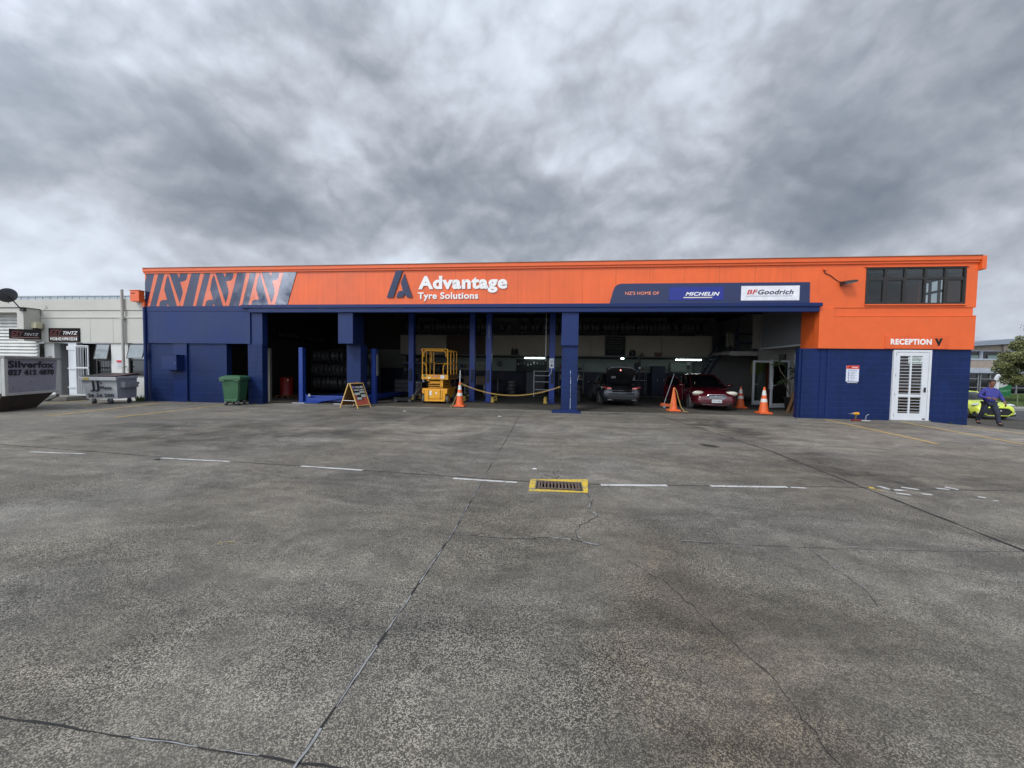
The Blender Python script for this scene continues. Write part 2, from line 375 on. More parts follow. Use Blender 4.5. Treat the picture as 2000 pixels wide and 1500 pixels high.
# ---------------------------------------------------------------- ground
def gz(x): return -max(0.0, min(x-12.5, 8.8))*.077
def ground_material():
    m = bpy.data.materials.new('concrete_yard'); m.use_nodes = True; t = m.node_tree; b = t.nodes['Principled BSDF']
    g = N(t, 'ShaderNodeNewGeometry'); P = g.outputs['Position']
    s = N(t, 'ShaderNodeSeparateXYZ'); L(t, P, s.inputs[0]); X, Y = s.outputs[0], s.outputs[1]
    warp = N(t, 'ShaderNodeTexNoise'); warp.inputs['Scale'].default_value = .7; warp.inputs['Detail'].default_value = 5; L(t, P, warp.inputs['Vector'])
    wv = vth(t, 'SCALE', vth(t, 'SUBTRACT', warp.outputs['Color'], (.5, .5, .5)), None); wv.node.inputs['Scale'].default_value = 1.6
    PW = vth(t, 'ADD', P, wv)
    # wear patches: where the cement skin is gone the pebbles show with strong contrast
    wear = noise(t, PW, .55, 7, .62)
    wear2 = noise(t, P, 2.6, 6, .65)
    W = mth(t, 'ADD', mth(t, 'MULTIPLY', wear, .6), mth(t, 'MULTIPLY', wear2, .4))
    def ell(cx, cy, rx, ry, soft=.5):
        q = N(t, 'ShaderNodeMapping'); q.vector_type = 'POINT'; L(t, PW, q.inputs[0])
        q.inputs['Location'].default_value = (-cx/rx, -cy/ry, 0); q.inputs['Scale'].default_value = (1/rx, 1/ry, 0)
        return mapr(t, vth(t, 'LENGTH', q.outputs[0], None, 1), 1-soft, 1+soft, 1, 0, True)
    # aggregate
    vo = N(t, 'ShaderNodeTexVoronoi'); vo.inputs['Scale'].default_value = 165; L(t, P, vo.inputs['Vector'])
    vsep = N(t, 'ShaderNodeSeparateColor'); L(t, vo.outputs['Color'], vsep.inputs[0])
    a1 = mth(t, 'MULTIPLY', vsep.outputs[0], mapr(t, vo.outputs['Distance'], .15, .75, 1, .25))
    n1 = noise(t, P, 215, 3, .65); n2 = noise(t, P, 75, 5, .72); n3 = noise(t, P, 30, 4, .7)
    ag = mth(t, 'ADD', mth(t, 'MULTIPLY', a1, .34), mth(t, 'ADD', mth(t, 'MULTIPLY', n1, .42), mth(t, 'ADD', mth(t, 'MULTIPLY', n2, .30), mth(t, 'MULTIPLY', n3, .12))))
    con = mapr(t, W, .44, .60, .13, .34)           # contrast half-width
    lo = mth(t, 'SUBTRACT', .56, con); hi = mth(t, 'ADD', .56, mth(t, 'MULTIPLY', con, .0))
    crisp = mapr(t, ag, .45, .62, 0, 1, True)
    flat = mapr(t, ag, .22, .82, .12, .78)
    k = mapr(t, W, .42, .60, .28, .85)
    A = mth(t, 'ADD', mth(t, 'MULTIPLY', crisp, k), mth(t, 'MULTIPLY', flat, mth(t, 'SUBTRACT', 1.0, k)))
    col = mixc(t, A, (.026, .025, .023), (.385, .362, .312))
    # warm and cool tinting over metres
    tn = noise(t, PW, .32, 5, .55)
    col = mixc(t, mapr(t, tn, .38, .62, .0, .55), col, mixc(t, 1.0, col, (1.07, .985, .86), 'MULTIPLY'))
    warm = mth(t, 'MULTIPLY', mth(t, 'MAXIMUM', ell(.75, -12.2, .5, 1.1, .6), ell(1.0, -11.2, .3, .6, .7)), mapr(t, wear2, .35, .6, .3, .9))
    col = mixc(t, mth(t, 'MULTIPLY', warm, .8), col, mixc(t, 1.0, col, (1.10, 1.0, .88), 'MULTIPLY'))
    f = mapr(t, noise(t, PW, .23, 6, .6), .35, .65, .70, 1.12)
    f = mth(t, 'MULTIPLY', f, mapr(t, noise(t, P, 1.3, 8, .74), .34, .66, .72, 1.22))
    f = mth(t, 'MULTIPLY', f, mapr(t, noise(t, P, 4.5, 7, .74), .34, .66, .80, 1.18))
    # drag marks running along the building
    sm = N(t, 'ShaderNodeMapping'); sm.inputs['Scale'].default_value = (.22, 2.1, 1); sm.inputs['Rotation'].default_value = (0, 0, R(9)); L(t, PW, sm.inputs[0])
    st = noise(t, sm.outputs[0], 1.6, 7, .68)
    f = mth(t, 'MULTIPLY', f, mapr(t, st, .34, .66, .74, 1.22))
    # oily tyre lanes and damp-dark stains
    def dark(v, amt, thr=.42, thr2=.6):
        nonlocal f
        e = mth(t, 'MULTIPLY', v, mapr(t, noise(t, PW, 1.1, 7, .68), thr, thr2, 0.15, 1))
        f = mth(t, 'MULTIPLY', f, mth(t, 'SUBTRACT', 1.0, mth(t, 'MULTIPLY', e, amt)))
    dark(ell(-7.4, -6.2, 3.6, 1.9, .35), .52); dark(ell(-5.2, -3.0, 3.0, 1.2, .5), .42)
    dark(ell(-1.0, -1.6, 5.0, .7, .6), .30); dark(ell(4.6, -4.8, .8, 3.9, .4), .50); dark(ell(5.6, -2.0, 1.6, 1.3, .5), .4)
    dark(ell(5.4, -8.3, 2.0, .9, .6), .45); dark(ell(8.6, -6.6, 2.6, .9, .5), .28); dark(ell(1.2, -12.0, .45, .8, .6), .34, .38, .55)
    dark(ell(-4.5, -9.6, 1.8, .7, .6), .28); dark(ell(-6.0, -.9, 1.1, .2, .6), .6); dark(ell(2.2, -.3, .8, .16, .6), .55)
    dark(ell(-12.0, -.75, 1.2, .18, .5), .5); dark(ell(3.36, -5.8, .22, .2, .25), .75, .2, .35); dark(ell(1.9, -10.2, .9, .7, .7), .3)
    # pale, cleaner band
    pale = mth(t, 'MULTIPLY', mth(t, 'MAXIMUM', ell(-2.0, -4.9, 4.6, 1.7, .6), ell(10, -4, 4, 3, .5)), mapr(t, noise(t, PW, 1.4, 6, .6), .38, .6, 0, 1))
    f = mth(t, 'MULTIPLY', f, mth(t, 'ADD', 1.0, mth(t, 'MULTIPLY', pale, .34)))
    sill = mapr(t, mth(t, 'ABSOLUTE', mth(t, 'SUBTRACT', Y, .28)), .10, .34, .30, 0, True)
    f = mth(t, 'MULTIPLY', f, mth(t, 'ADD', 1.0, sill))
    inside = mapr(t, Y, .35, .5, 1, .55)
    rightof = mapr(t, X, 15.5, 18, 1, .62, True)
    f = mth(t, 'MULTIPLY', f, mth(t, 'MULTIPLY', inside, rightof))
    # slabs cast at different times
    p1 = mth(t, 'LESS_THAN', Y, -8.72); p2 = mth(t, 'LESS_THAN', X, -.93); p3 = mth(t, 'GREATER_THAN', X, 4.2)
    f = mth(t, 'MULTIPLY', f, mth(t, 'SUBTRACT', 1.04, mth(t, 'MULTIPLY', p1, .07)))
    f = mth(t, 'MULTIPLY', f, mth(t, 'ADD', 1.0, mth(t, 'MULTIPLY', mth(t, 'MULTIPLY', p2, p1), .12)))
    f = mth(t, 'MULTIPLY', f, mth(t, 'ADD', 1.0, mth(t, 'MULTIPLY', p3, .06)))
    sc = vth(t, 'SCALE', col, None); L(t, f, sc.node.inputs['Scale'])
    L(t, sc, b.inputs['Base Color'])
    L(t, mapr(t, W, .4, .6, .62, .85), b.inputs['Roughness']); b.inputs['Specular IOR Level'].default_value = .35
    bp = N(t, 'ShaderNodeBump'); bp.inputs['Strength'].default_value = .8; bp.inputs['Distance'].default_value = .006
    L(t, mth(t, 'ADD', ag, mth(t, 'MULTIPLY', n2, .6)), bp.inputs['Height']); L(t, bp.outputs[0], b.inputs['Normal'])
    return m
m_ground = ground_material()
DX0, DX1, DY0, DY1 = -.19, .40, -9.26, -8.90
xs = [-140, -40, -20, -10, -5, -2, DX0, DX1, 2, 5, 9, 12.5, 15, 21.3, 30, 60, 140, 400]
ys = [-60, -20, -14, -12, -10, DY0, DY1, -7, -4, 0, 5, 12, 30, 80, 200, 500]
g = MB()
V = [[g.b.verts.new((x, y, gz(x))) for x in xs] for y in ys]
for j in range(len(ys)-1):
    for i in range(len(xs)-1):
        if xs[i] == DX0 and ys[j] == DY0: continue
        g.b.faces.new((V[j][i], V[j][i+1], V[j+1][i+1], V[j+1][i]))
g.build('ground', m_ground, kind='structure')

m_wline = None
def paint_mat(name, col, wornto=(.16, .155, .145), wear=.5):
    m = bpy.data.materials.new(name); m.use_nodes = True; t = m.node_tree; b = t.nodes['Principled BSDF']
    g = N(t, 'ShaderNodeNewGeometry')
    n = mth(t, 'ADD', mth(t, 'MULTIPLY', noise(t, g.outputs['Position'], 30, 4, .7), .6), mth(t, 'MULTIPLY', noise(t, g.outputs['Position'], 5, 5, .6), .4))
    f = mapr(t, n, wear-.03, wear+.05)
    L(t, mixc(t, f, col, wornto), b.inputs['Base Color']); b.inputs['Roughness'].default_value = .7
    MATS[name] = m; return m
m_wline = paint_mat('worn_white_line', (.50, .50, .48), wear=.55)
m_yline = paint_mat('worn_yellow_line', (.64, .42, .10), wear=.56)
m_drainy = paint_mat('worn_yellow_paint', (.60, .42, .035), wear=.525)
m_fill = mat('joint_filler', (.25, .255, .26), .8, var=.4, vs=14)
m_crack = mat('open_joint', (.018, .018, .018), .9)

def ribbon(pts, wd, z, name, m, jag=.0, step=.12, seed=1, wv=.35, kind='structure'):
    rnd = random.Random(seed); P = []
    for a, b in zip(pts[:-1], pts[1:]):
        a = Vector(a[:2]); b = Vector(b[:2]); n = max(1, int((b-a).length/step))
        for i in range(n): P.append(a.lerp(b, i/n))
    P.append(Vector(pts[-1][:2]))
    mb = MB(); prev = None
    for i, p in enumerate(P):
        d = (P[min(i+1, len(P)-1)]-P[max(i-1, 0)]).normalized(); nrm = Vector((-d.y, d.x))
        q = p + nrm*rnd.uniform(-jag, jag); ww = wd*(1+rnd.uniform(-wv, wv))*.5
        zz = gz(q.x)+z
        a = mb.b.verts.new((*(q+nrm*ww), zz)); b = mb.b.verts.new((*(q-nrm*ww), zz))
        if prev: mb.b.faces.new((prev[0], prev[1], b, a))
        prev = (a, b)
    return mb.build(name, m, kind=kind)
G2 = lambda x, y: tuple(gnd(x, y))[:2]
# joints between slabs
JX = [(-1.02, .3), (-1.08, -2.3), (-1.0, -5), (-.95, -8.7), (-.90, -10.7), (-.95, -12.8), (-1.0, -14.5)]
ribbon(JX, .013, .003, 'slab_joint', m_crack, .004, .1, 3, .5)
ribbon([(-30, -7.6), (-16, -7.9), (-10.2, -8.15), (-6.4, -8.53), (-2.9, -8.77), (-.3, -8.96)], .018, .003, 'slab_joint', m_crack, .006, .2, 4)
ribbon([(.45, -8.97), (1.6, -8.84), (3.9, -8.55), (7, -8.3), (14, -8.0)], .014, .003, 'slab_joint', m_crack, .006, .2, 5)
ribbon([(3.75, -.3), (3.95, -2.5), (4.3, -6), (4.22, -8.6), (4.17, -10.4), (4.2, -13)], .032, .003, 'slab_joint', m_crack, .008, .15, 6, .6)
ribbon([(-9, -12.70), (-2.34, -12.77), (-.95, -12.79), (-.5, -12.80), (2, -12.9)], .008, .003, 'slab_joint', m_crack, .005, .08, 7, .6)
ribbon([(-.9, -10.72), (-.34, -10.74), (.05, -10.66), (.22, -10.69), (.45, -10.77)], .007, .003, 'ground_crack', m_crack, .006, .05, 8)
ribbon([(.46, -9.38), (.50, -9.6), (.42, -9.85), (.50, -10.1), (.30, -10.35), (.24, -10.5), (.27, -10.68)], .008, .003, 'ground_crack', m_crack, .012, .05, 9)
ribbon([(.62, -11.0), (.84, -11.3), (1.0, -11.75), (1.12, -12.1), (1.14, -12.5), (1.30, -12.9)], .0045, .003, 'ground_crack', m_crack, .014, .05, 10, .7)
ribbon([G2(1583, 1075), G2(1640, 1118), G2(1700, 1160), G2(1715, 1185)], .0035, .003, 'ground_crack', m_crack, .01, .05, 11)
ribbon([G2(1330, 1058), G2(1583, 1070), G2(1800, 1077), G2(2000, 1077)], .004, .003, 'ground_crack', m_crack, .01, .08, 12)
ribbon([(.07, -8.8), (.10, -8.62), (.02, -8.48), (.12, -8.3)], .012, .003, 'ground_crack', m_crack, .02, .05, 13)
ribbon([(.07, -8.75), (-.05, -8.6), (-.12, -8.55)], .010, .003, 'ground_crack', m_crack, .02, .05, 14)
ribbon([(-1.5, -8.9), (-3, -8.0)], .008, .003, 'ground_crack', m_crack, .02, .1, 15)
ribbon([(8.9, -1.2), (12.5, -3.0)], .012, .003, 'slab_joint', m_crack, .01, .1, 16)
# pale filler left in the joints, in pieces
def along(pts, t):
    seg = [(Vector(b)-Vector(a)).length for a, b in zip(pts[:-1], pts[1:])]; tot = sum(seg); d = t*tot
    for (a, b), l in zip(zip(pts[:-1], pts[1:]), seg):
        if d <= l: return tuple(Vector(a).lerp(Vector(b), d/l))
        d -= l
    return pts[-1]
for i, (a, b, w_) in enumerate(((.50, .565, .010), (.60, .68, .012), (.69, .755, .014), (.765, .80, .016), (.81, .835, .018), (.842, .868, .017), (.875, .90, .020), (.905, .94, .018), (.945, .985, .016))):
    ribbon([along(JX, a+(b-a)*k/4) for k in range(5)], w_*.42, .0045, 'joint_filler', m_fill, .003, .04, 30+i, .6)
JY = [(-3.4, -12.76), (-2.34, -12.77), (-.95, -12.79), (-.5, -12.80), (.4, -12.83)]
for i, (a, b) in enumerate(((.18, .24), (.45, .53), (.56, .60), (.70, .82), (.85, .95))):
    ribbon([along(JY, a), along(JY, (a+b)/2), along(JY, b)], .0045, .0045, 'joint_filler', m_fill, .003, .04, 50+i, .7)
CR = [(-.9, -10.72), (-.34, -10.74), (.05, -10.66), (.22, -10.69), (.45, -10.77)]
for i, (a, b, w_) in enumerate(((.02, .12, .006), (.18, .34, .008), (.42, .55, .006), (.66, .80, .022), (.88, .99, .022))):
    ribbon([along(CR, a), along(CR, (a+b)/2), along(CR, b)], w_*.6, .0045, 'joint_filler', m_fill, .004, .03, 60+i, .9)
CR2 = [(.46, -9.38), (.50, -9.6), (.42, -9.85), (.50, -10.1), (.30, -10.35), (.24, -10.5), (.27, -10.68)]
for i, (a, b, w_) in enumerate(((.03, .18, .012), (.26, .42, .012), (.44, .50, .035), (.80, .98, .012))):
    ribbon([along(CR2, a), along(CR2, (a+b)/2), along(CR2, b)], w_*.55, .0045, 'joint_filler', m_fill, .006, .03, 70+i, .9)
for i, q in enumerate(((1330, 1056, 1385, 1060), (1440, 1066, 1470, 1068), (1655, 1068, 1700, 1071), (1735, 1070, 1768, 1073), (1880, 1077, 1925, 1077), (1600, 1082, 1640, 1110), (1650, 1120, 1690, 1150), (1625, 930, 1690, 962), (1880, 1020, 1960, 1050), (1215, 1097, 1235, 1112))):
    ribbon([G2(q[0], q[1]), G2(q[2], q[3])], .0055, .0045, 'joint_filler', m_fill, .006, .05, 80+i, .8)
# painted lines
def quadline(a, b, wd, name, m, seed=0, jag=.004):
    ribbon([a, b], wd, .006, name, m, jag, .12, seed, .08)
for i, q in enumerate(((58, 883, 165, 887), (315, 895, 448, 902), (588, 911, 708, 919), (885, 935, 1010, 943), (1174, 948, 1303, 949), (1388, 950, 1538, 952))):
    quadline(G2(q[0], q[1]), G2(q[2], q[3]), (.05, .055, .06, .065, .08, .07)[i], 'dashed_line', m_wline, 100+i)
for i, q in enumerate(((1715, 950, 1745, 959), (1760, 952, 1795, 957), (1750, 964, 1778, 967), (1800, 965, 1820, 967), (1845, 952, 1872, 957), (1830, 955, 1855, 957), (1910, 971, 1925, 973), (1940, 978, 1950, 980), (1545, 953, 1575, 954), (1740, 958, 1765, 958))):
    quadline(G2(q[0], q[1]), G2(q[2], q[3]), .06, 'dashed_line', m_wline, 120+i, .012)
quadline(G2(1697, 953), G2(1708, 954), .09, 'yellow_line', m_drainy, 140); quadline(G2(1712, 958), G2(1722, 959), .05, 'yellow_line', m_drainy, 141)
quadline(G2(425, 1062), G2(458, 1058), .006, 'yellow_line', m_drainy, 142)
for i, q in enumerate((((-14.5, -4.7), (-15.4, -.9)), ((-12.4, -4.6), (-12.65, -.6)), ((-17.4, -.9), (-16.9, -2.2)), ((-19.2, -.4), (-18.9, -1.9)), ((9.22, -.16), (8.65, -4.62)), ((11.46, -.32), (10.72, -4.29)), ((13.12, -.5), (12.85, -4.6)))):
    quadline(q[0], q[1], .07, 'yellow_line', m_yline, 150+i, .006)
quadline((-16.5, -.85), (-15.0, -.78), .05, 'yellow_line', m_yline, 160)

# drain
yp = MB()
o0 = [G2(1036, 936), G2(1148, 937), G2(1148, 963), G2(1032, 960)]
oi = [(DX0-.015, DY1+.012), (DX1+.015, DY1+.012), (DX1+.015, DY0-.012), (DX0-.015, DY0-.012)]
A_ = [yp.b.verts.new((*p, .004)) for p in o0]; B_ = [yp.b.verts.new((*p, .004)) for p in oi]
for i in range(4): yp.b.faces.new((A_[i], A_[(i+1) % 4], B_[(i+1) % 4], B_[i]))
yp.build('painted_surround', m_drainy, kind='structure')
dr = T('drain_grate', 'rusty slotted storm drain grate framed by worn yellow paint in the yard', 'drain', ((DX0+DX1)/2, (DY0+DY1)/2, 0))
hx, hy = (DX1-DX0)/2, (DY1-DY0)/2
pit = MB(); pit.box(-hx, -hx+.02, -hy, hy, -.6, 0); pit.box(hx-.02, hx, -hy, hy, -.6, 0); pit.box(-hx+.02, hx-.02, hy-.02, hy, -.6, 0); pit.box(-hx+.02, hx-.02, -hy, -hy+.02, -.6, 0); pit.box(-hx, hx, -hy, hy, -.62, -.6)
pit.build('pit', m_dark, dr)
m_rust = mat('rusty_grate', (.13, .095, .075), .7, metal=.2, var=.3, vs=14, bump=.4, bs=50)
fr = MB(); fr.box(-hx+.02, hx-.02, hy-.045, hy-.02, -.03, .012); fr.box(-hx+.02, hx-.02, -hy+.02, -hy+.05, -.03, .012); fr.box(-hx+.02, -hx+.045, -hy+.05, hy-.045, -.03, .012); fr.box(hx-.045, hx-.02, -hy+.05, hy-.045, -.03, .012)
fr.build('frame', m_rust, dr)
for k in range(11):
    x = -hx+.045+(2*hx-.09)*(k+.5)/11
    if k in (5, 6): pass
    b_ = MB(); b_.box(x-.011, x+.011, -hy+.05, hy-.045, -.025, .010); b_.build('bar', m_rust, dr)
# ================================================================ the tyre workshop
XL, XR, TOP = -16.84, 13.77, 5.47
B = T('workshop_building', 'long orange and navy tyre workshop with open bays and a reception block', 'building', (0, 0, 0))
def part(name, mb, m, smooth=False, parent=None, label=None):
    return mb.build(name, m, parent or B, smooth, label=label)
# fascia: cladding, cap flashing with three folds
f = MB(); f.box(XL, 9.0, 0, .12, 3.94, 5.26); part('fascia', f, m_orange)
f = MB()
f.box(XL, 13.78, -.10, .30, 5.33, 5.47, .01); f.box(XL, 13.76, -.06, .28, 5.26, 5.33); part('cap_flashing', f, m_orange2)
f = MB(); f.box(XL+.01, 13.80, -.13, .32, 5.47, 5.485); part('cap_lip', f, mat('cap_grey', (.32, .20, .15), .5))
# right end of the cap turns the corner
f = MB(); f.box(13.78, 13.90, -.12, 5.0, 5.02, 5.46, .01); part('barge_board', f, m_orange2)
# reception block, upper storey with window opening
WX0, WX1, WZ0, WZ1 = 10.42, 13.43, 3.91, 5.14
f = MB()
f.box(9.0, WX0, -.004, .2, 3.80, 5.26); f.box(WX1, XR, -.004, .2, 3.80, 5.26); f.box(WX0, WX1, -.004, .2, WZ1, 5.26); f.box(WX0, WX1, -.004, .2, 3.80, WZ0)
part('upper_wall', f, m_orange2)
f = MB(); f.box(9.45, XR-.06, .02, .2, 3.54, 3.80); f.box(9.45, XR, -.03, .2, 3.50, 3.54, .006); part('recessed_band', f, m_orange2)
f = MB(); f.box(9.45, XR, -.02, .2, 2.42, 3.50); f.box(9.0, 9.45, -.05, .2, 2.42, 3.80); part('spandrel', f, m_orange2)
f = MB(); f.box(9.06, 9.25, .2, 1.0, 2.42, 3.9); part('reveal', f, m_orange2)
# ground storey of the reception block
RDX0, RDX1, RDZ = 11.40, 12.55, 2.39
f = MB()
f.box(8.58, RDX0, .05, .3, -.2, 2.42); f.box(RDX1, XR-.01, .05, .3, -.4, 2.42); f.box(RDX0, RDX1, .05, .3, RDZ, 2.42)
part('block_wall', f, m_nblock)
f = MB(); f.box(8.50, 8.58, .10, .3, -.1, 2.42); f.box(9.06, 9.25, .3, 1.0, -.1, 2.42); part('corner_pier', f, m_nblock)
f = MB(); f.box(9.15, 9.17, .025, .05, 0, 2.4); f.box(9.36, 9.42, .02, .05, 0, 2.4); part('corner_bead', f, m_nsteel)
# right side wall with the upstairs side window
SY0, SY1 = .80, 1.80
f = MB()
f.box(XR-.21, XR-.01, .3, 12.3, -.6, 2.6); f.box(XR-.2, XR, .2, SY0, 2.6, 5.26); f.box(XR-.2, XR, SY1, 12.3, 2.6, 5.26); f.box(XR-.2, XR, SY0, SY1, 2.6, 3.6); f.box(XR-.2, XR, SY0, SY1, 5.0, 5.26)
part('end_wall', f, m_orange2)
# left part: clad panel, block wall, doorway
f = MB(); f.box(XL+.05, -12.12, -.03, .12, 2.42, 3.72); part('upper_panel', f, m_nclad)
f = MB(); f.box(XL+.02, -12.12, -.045, .12, 3.72, 3.93, .004); part('trim_board', f, m_nsteel)
f = MB(); f.box(XL-.02, -15.62, .05, .3, -.2, 2.42); f.box(-14.98, -13.24, .05, .3, -.2, 2.42); f.box(-12.25, -11.63, 0, .3, -.2, 2.42); part('block_wall', f, m_nblock)
f = MB(); f.box(-15.62, -14.98, .02, .3, -.2, 2.42); part('flush_panel', f, m_nsteel)
f = MB(); f.box(-15.03, -14.97, -.02, .02, 0, 2.42); part('vertical_bead', f, m_nsteel)
f = MB(); f.box(-12.12, -11.63, .02, .3, 2.42, 3.7); part('lintel', f, m_nclad)
f = MB(); f.cyl((XL+.02, -.06, 0), (XL+.02, -.06, 3.9), .06, seg=12); part('downpipe', f, m_nsteel, True)
f = MB(); f.box(XL-.42, XL-.01, -.24, -.02, 4.10, 4.54, .012); f.box(XL-.44, XL+.01, -.26, 0, 4.54, 4.56); bx = part('gutter_box', f, m_orange2)
f = MB(); f.box(XL-.38, XL-.20, -.244, -.24, 4.41, 4.44); part('slot', f, m_dark, parent=bx)
f = MB(); f.box(XL-.06, XL+.06, -.10, -.01, 3.9, 4.12); part('outlet', f, m_orange2)
# canopy beam over the bays
f = MB(); f.box(-12.42, 9.02, -.16, .10, 3.83, 3.955, .006); part('canopy_flashing', f, m_nsteel)
f = MB(); f.box(-12.12, 8.95, -.11, .10, 3.66, 3.83, .006); part('canopy_beam', f, m_nsteel)
for x in [-12.1+1.52*k for k in range(14)]: f = MB(); f.box(x-.012, x+.012, -.164, -.16, 3.835, 3.95); part('flashing_joint', f, mat('navy_joint', (.005, .010, .045), .5))
# columns with boxed heads
f = MB(); f.box(-8.40, -7.79, 0, .9, 2.46, 3.66, .005); part('column_head', f, m_nclad)
f = MB(); f.box(-8.38, -7.79, .6, 1.15, 0, 2.46); part('column', f, m_nblock)
f = MB(); f.box(.29, .90, -.02, .5, 2.75, 3.66, .005); f.box(.28, .90, -.035, .5, 2.45, 2.75, .005); part('column_head', f, m_nclad)
f = MB(); f.box(.32, .90, .05, .62, .02, 2.45); cb = part('column', f, m_nblock)
f = MB(); f.box(-.02, 1.02, -.42, .2, .004, .05, .008); f.box(.08, .92, -.30, .05, .05, .085, .008); part('base_plate', f, m_nsteel)
# scrapes of bare white along the column's edge
f = MB(); rs = random.Random(5); z = .12
while z < 1.5:
    h = rs.uniform(.03, .16) if z > .75 else rs.uniform(.25, .5); x = .640+.02*rs.random()
    wd_ = rs.uniform(.002, .012)*(1.3 if .5 < z < 1 else .55); f.box(x-wd_, x+wd_, .046, .05, z, z+h); z += h+rs.uniform(.01, .05)
part('paint_scrape', f, m_white)
# structure of the hall
f = MB(); f.box(XL, XL+.2, .3, 12.3, -.1, 5.26); part('party_wall', f, m_intn)
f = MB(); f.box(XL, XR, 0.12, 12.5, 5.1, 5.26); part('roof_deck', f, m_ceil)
m_back = m_intg
f = MB(); f.box(-9.6, XR-.26, 12.0, 12.3, 1.45, 5.1); part('back_wall', f, m_back)
f = MB(); f.box(-9.6, XR-.26, 11.97, 12.3, 0, 1.45); part('dado', f, m_intn)
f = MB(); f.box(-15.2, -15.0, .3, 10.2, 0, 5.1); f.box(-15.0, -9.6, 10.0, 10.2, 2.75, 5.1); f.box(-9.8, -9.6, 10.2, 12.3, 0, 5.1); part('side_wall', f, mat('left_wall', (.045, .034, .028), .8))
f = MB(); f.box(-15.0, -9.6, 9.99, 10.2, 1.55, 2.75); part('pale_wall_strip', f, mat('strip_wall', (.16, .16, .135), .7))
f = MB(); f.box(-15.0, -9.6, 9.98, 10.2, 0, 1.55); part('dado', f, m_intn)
f = MB(); f.box(-16.7, -13.6, .3, 3.2, 0.0, .01); part('store_floor', f, m_dark)

# roof joists
for k in range(9):
    f = MB(); x = -13.5+k*3.0; f.box(x-.07, x+.07, .5, 12, 4.75, 5.1); part('rafter', f, m_ceil)
f = MB(); f.box(-15, 10.5, 1.4, 1.6, 4.4, 4.75); f.box(-15, 10.5, 5.4, 5.6, 4.4, 4.75); part('purlin_beam', f, m_ceil)
# mezzanine
f = MB(); f.box(-9.6, -6.63, 9.0, 9.06, 2.42, 3.63); f.box(-4.17, 9.1, 9.0, 9.06, 2.42, 3.64); part('mezzanine_front', f, m_beige)
f = MB(); f.box(-6.63, -4.17, 9.0, 9.05, 2.42, 3.62); part('brown_panel', f, m_brownb)
f = MB(); f.box(-9.6, 9.1, 9.06, 12, 2.36, 2.5); f.box(-9.6, 9.1, 8.78, 9.0, 2.36, 2.42); part('mezzanine_floor', f, m_hgrey)
f = MB(); f.box(9.04, 9.1, 9.06, 12, 2.5, 3.64); part('mezzanine_end', f, m_beige)
for x in (-.25, 2.2, 6.3): f = MB(); f.box(x-.008, x+.008, 8.995, 9.0, 2.42, 3.63); part('board_joint', f, mat('board_joint', (.05, .047, .04), .8))
# office block on the right of the hall
OX = 10.5
f = MB(); f.box(OX, OX+.12, 3.05, 6.7, 2.66, 4.6); f.box(OX-.3, OX+.12, 6.7, 6.82, 2.8, 4.6); f.box(9.25, 10.5, 1.0, 1.1, 2.6, 5.1); f.box(OX, OX+.12, 1.0, 3.05, 2.66, 5.1); part('office_upper_wall', f, m_inw2)
f = MB(); f.box(OX-.06, OX+.12, 1.0, 6.76, 2.44, 2.66); f.box(9.1, OX-.06, 6.70, 6.84, 2.44, 2.66); f.box(9.1, OX-.06, 6.84, 8.9, 2.50, 2.66); part('landing_band', f, mat('landing_band', (.36, .35, .31), .65))
f = MB()
f.box(OX, OX+.12, 3.80, 4.0, 0, 2.44); f.box(OX, OX+.12, 6.2, 6.76, 0, 2.44); f.box(OX, OX+.12, 4.0, 6.2, 2.12, 2.44); f.box(OX, OX+.12, 1.0, 3.80, 0, 1.0)
part('office_wall', f, m_inw2)
wo = part('office_window', frame2d(1.0, 3.80, 1.0, 2.44, .06, 0, .12), m_white); wo.matrix_local = Matrix.Translation((OX+.0, 0, 0)) @ Matrix(((0, 1, 0, 0), (1, 0, 0, 0), (0, 0, 1, 0), (0, 0, 0, 1)))
f = MB(); f.box(OX+.05, OX+.06, 1.06, 3.74, 1.06, 2.38); part('pane', f, m_tint)
f = MB(); f.box(OX+.12, XR-.26, 4.2, 4.3, 0, 2.6); f.box(OX+.12, XR-.26, .3, 4.2, 2.5, 2.6); f.box(9.25, XR-.2, .2, 4.2, 2.6, 2.66); part('reception_lining', f, mat('reception_wall', (.42, .43, .42), .7))
f = MB(); f.box(9.25, XR-.2, 3.9, 4.0, 2.66, 5.1); f.box(9.25, 9.35, .2, 3.9, 2.66, 5.1); f.box(9.35, XR-.2, .2, 3.9, 5.0, 5.1); part('upstairs_lining', f, mat('upstairs_wall', (.13, .135, .14), .7))
f = MB(); f.box(9.1, XR-.3, 11.6, 12, 0, 4.8); f.box(10.5, 10.62, 6.8, 11.6, 2.7, 4.8); part('stair_wall', f, m_intw)
# upstairs window
wf = part('window', frame2d(WX0, WX1, WZ0, WZ1, .05, -.02, .06), m_alum)
n5 = [WX0+(WX1-WX0)*k/5 for k in range(6)]; TZ = WZ0+(WZ1-WZ0)*.70
f = MB()
for k in range(1, 5): f.box(n5[k]-.035, n5[k]+.035, -.012, .05, WZ0+.05, WZ1-.05)
for k in range(5):
    a_, b_ = n5[k]+(.05 if k == 0 else .035), n5[k+1]-(.05 if k == 4 else .035)
    f.box(a_, b_, -.008, .05, TZ-.04, TZ+.03)
    if k in (0, 1, 4): frame2d(a_, b_, WZ0+.05, TZ-.04, .03, -.015, .045, f)
part('mullions', f, m_alum, parent=wf)
for k in range(5):
    a_, b_ = n5[k]+.03, n5[k+1]-.03
    f = MB(); f.box(a_, b_, .022, .028, WZ0+.03, TZ-.01); part('pane', f, m_glass, parent=wf)
    f = MB(); f.box(a_, b_, .022, .028, TZ+.01, WZ1-.03); part('pane', f, m_glass, parent=wf)
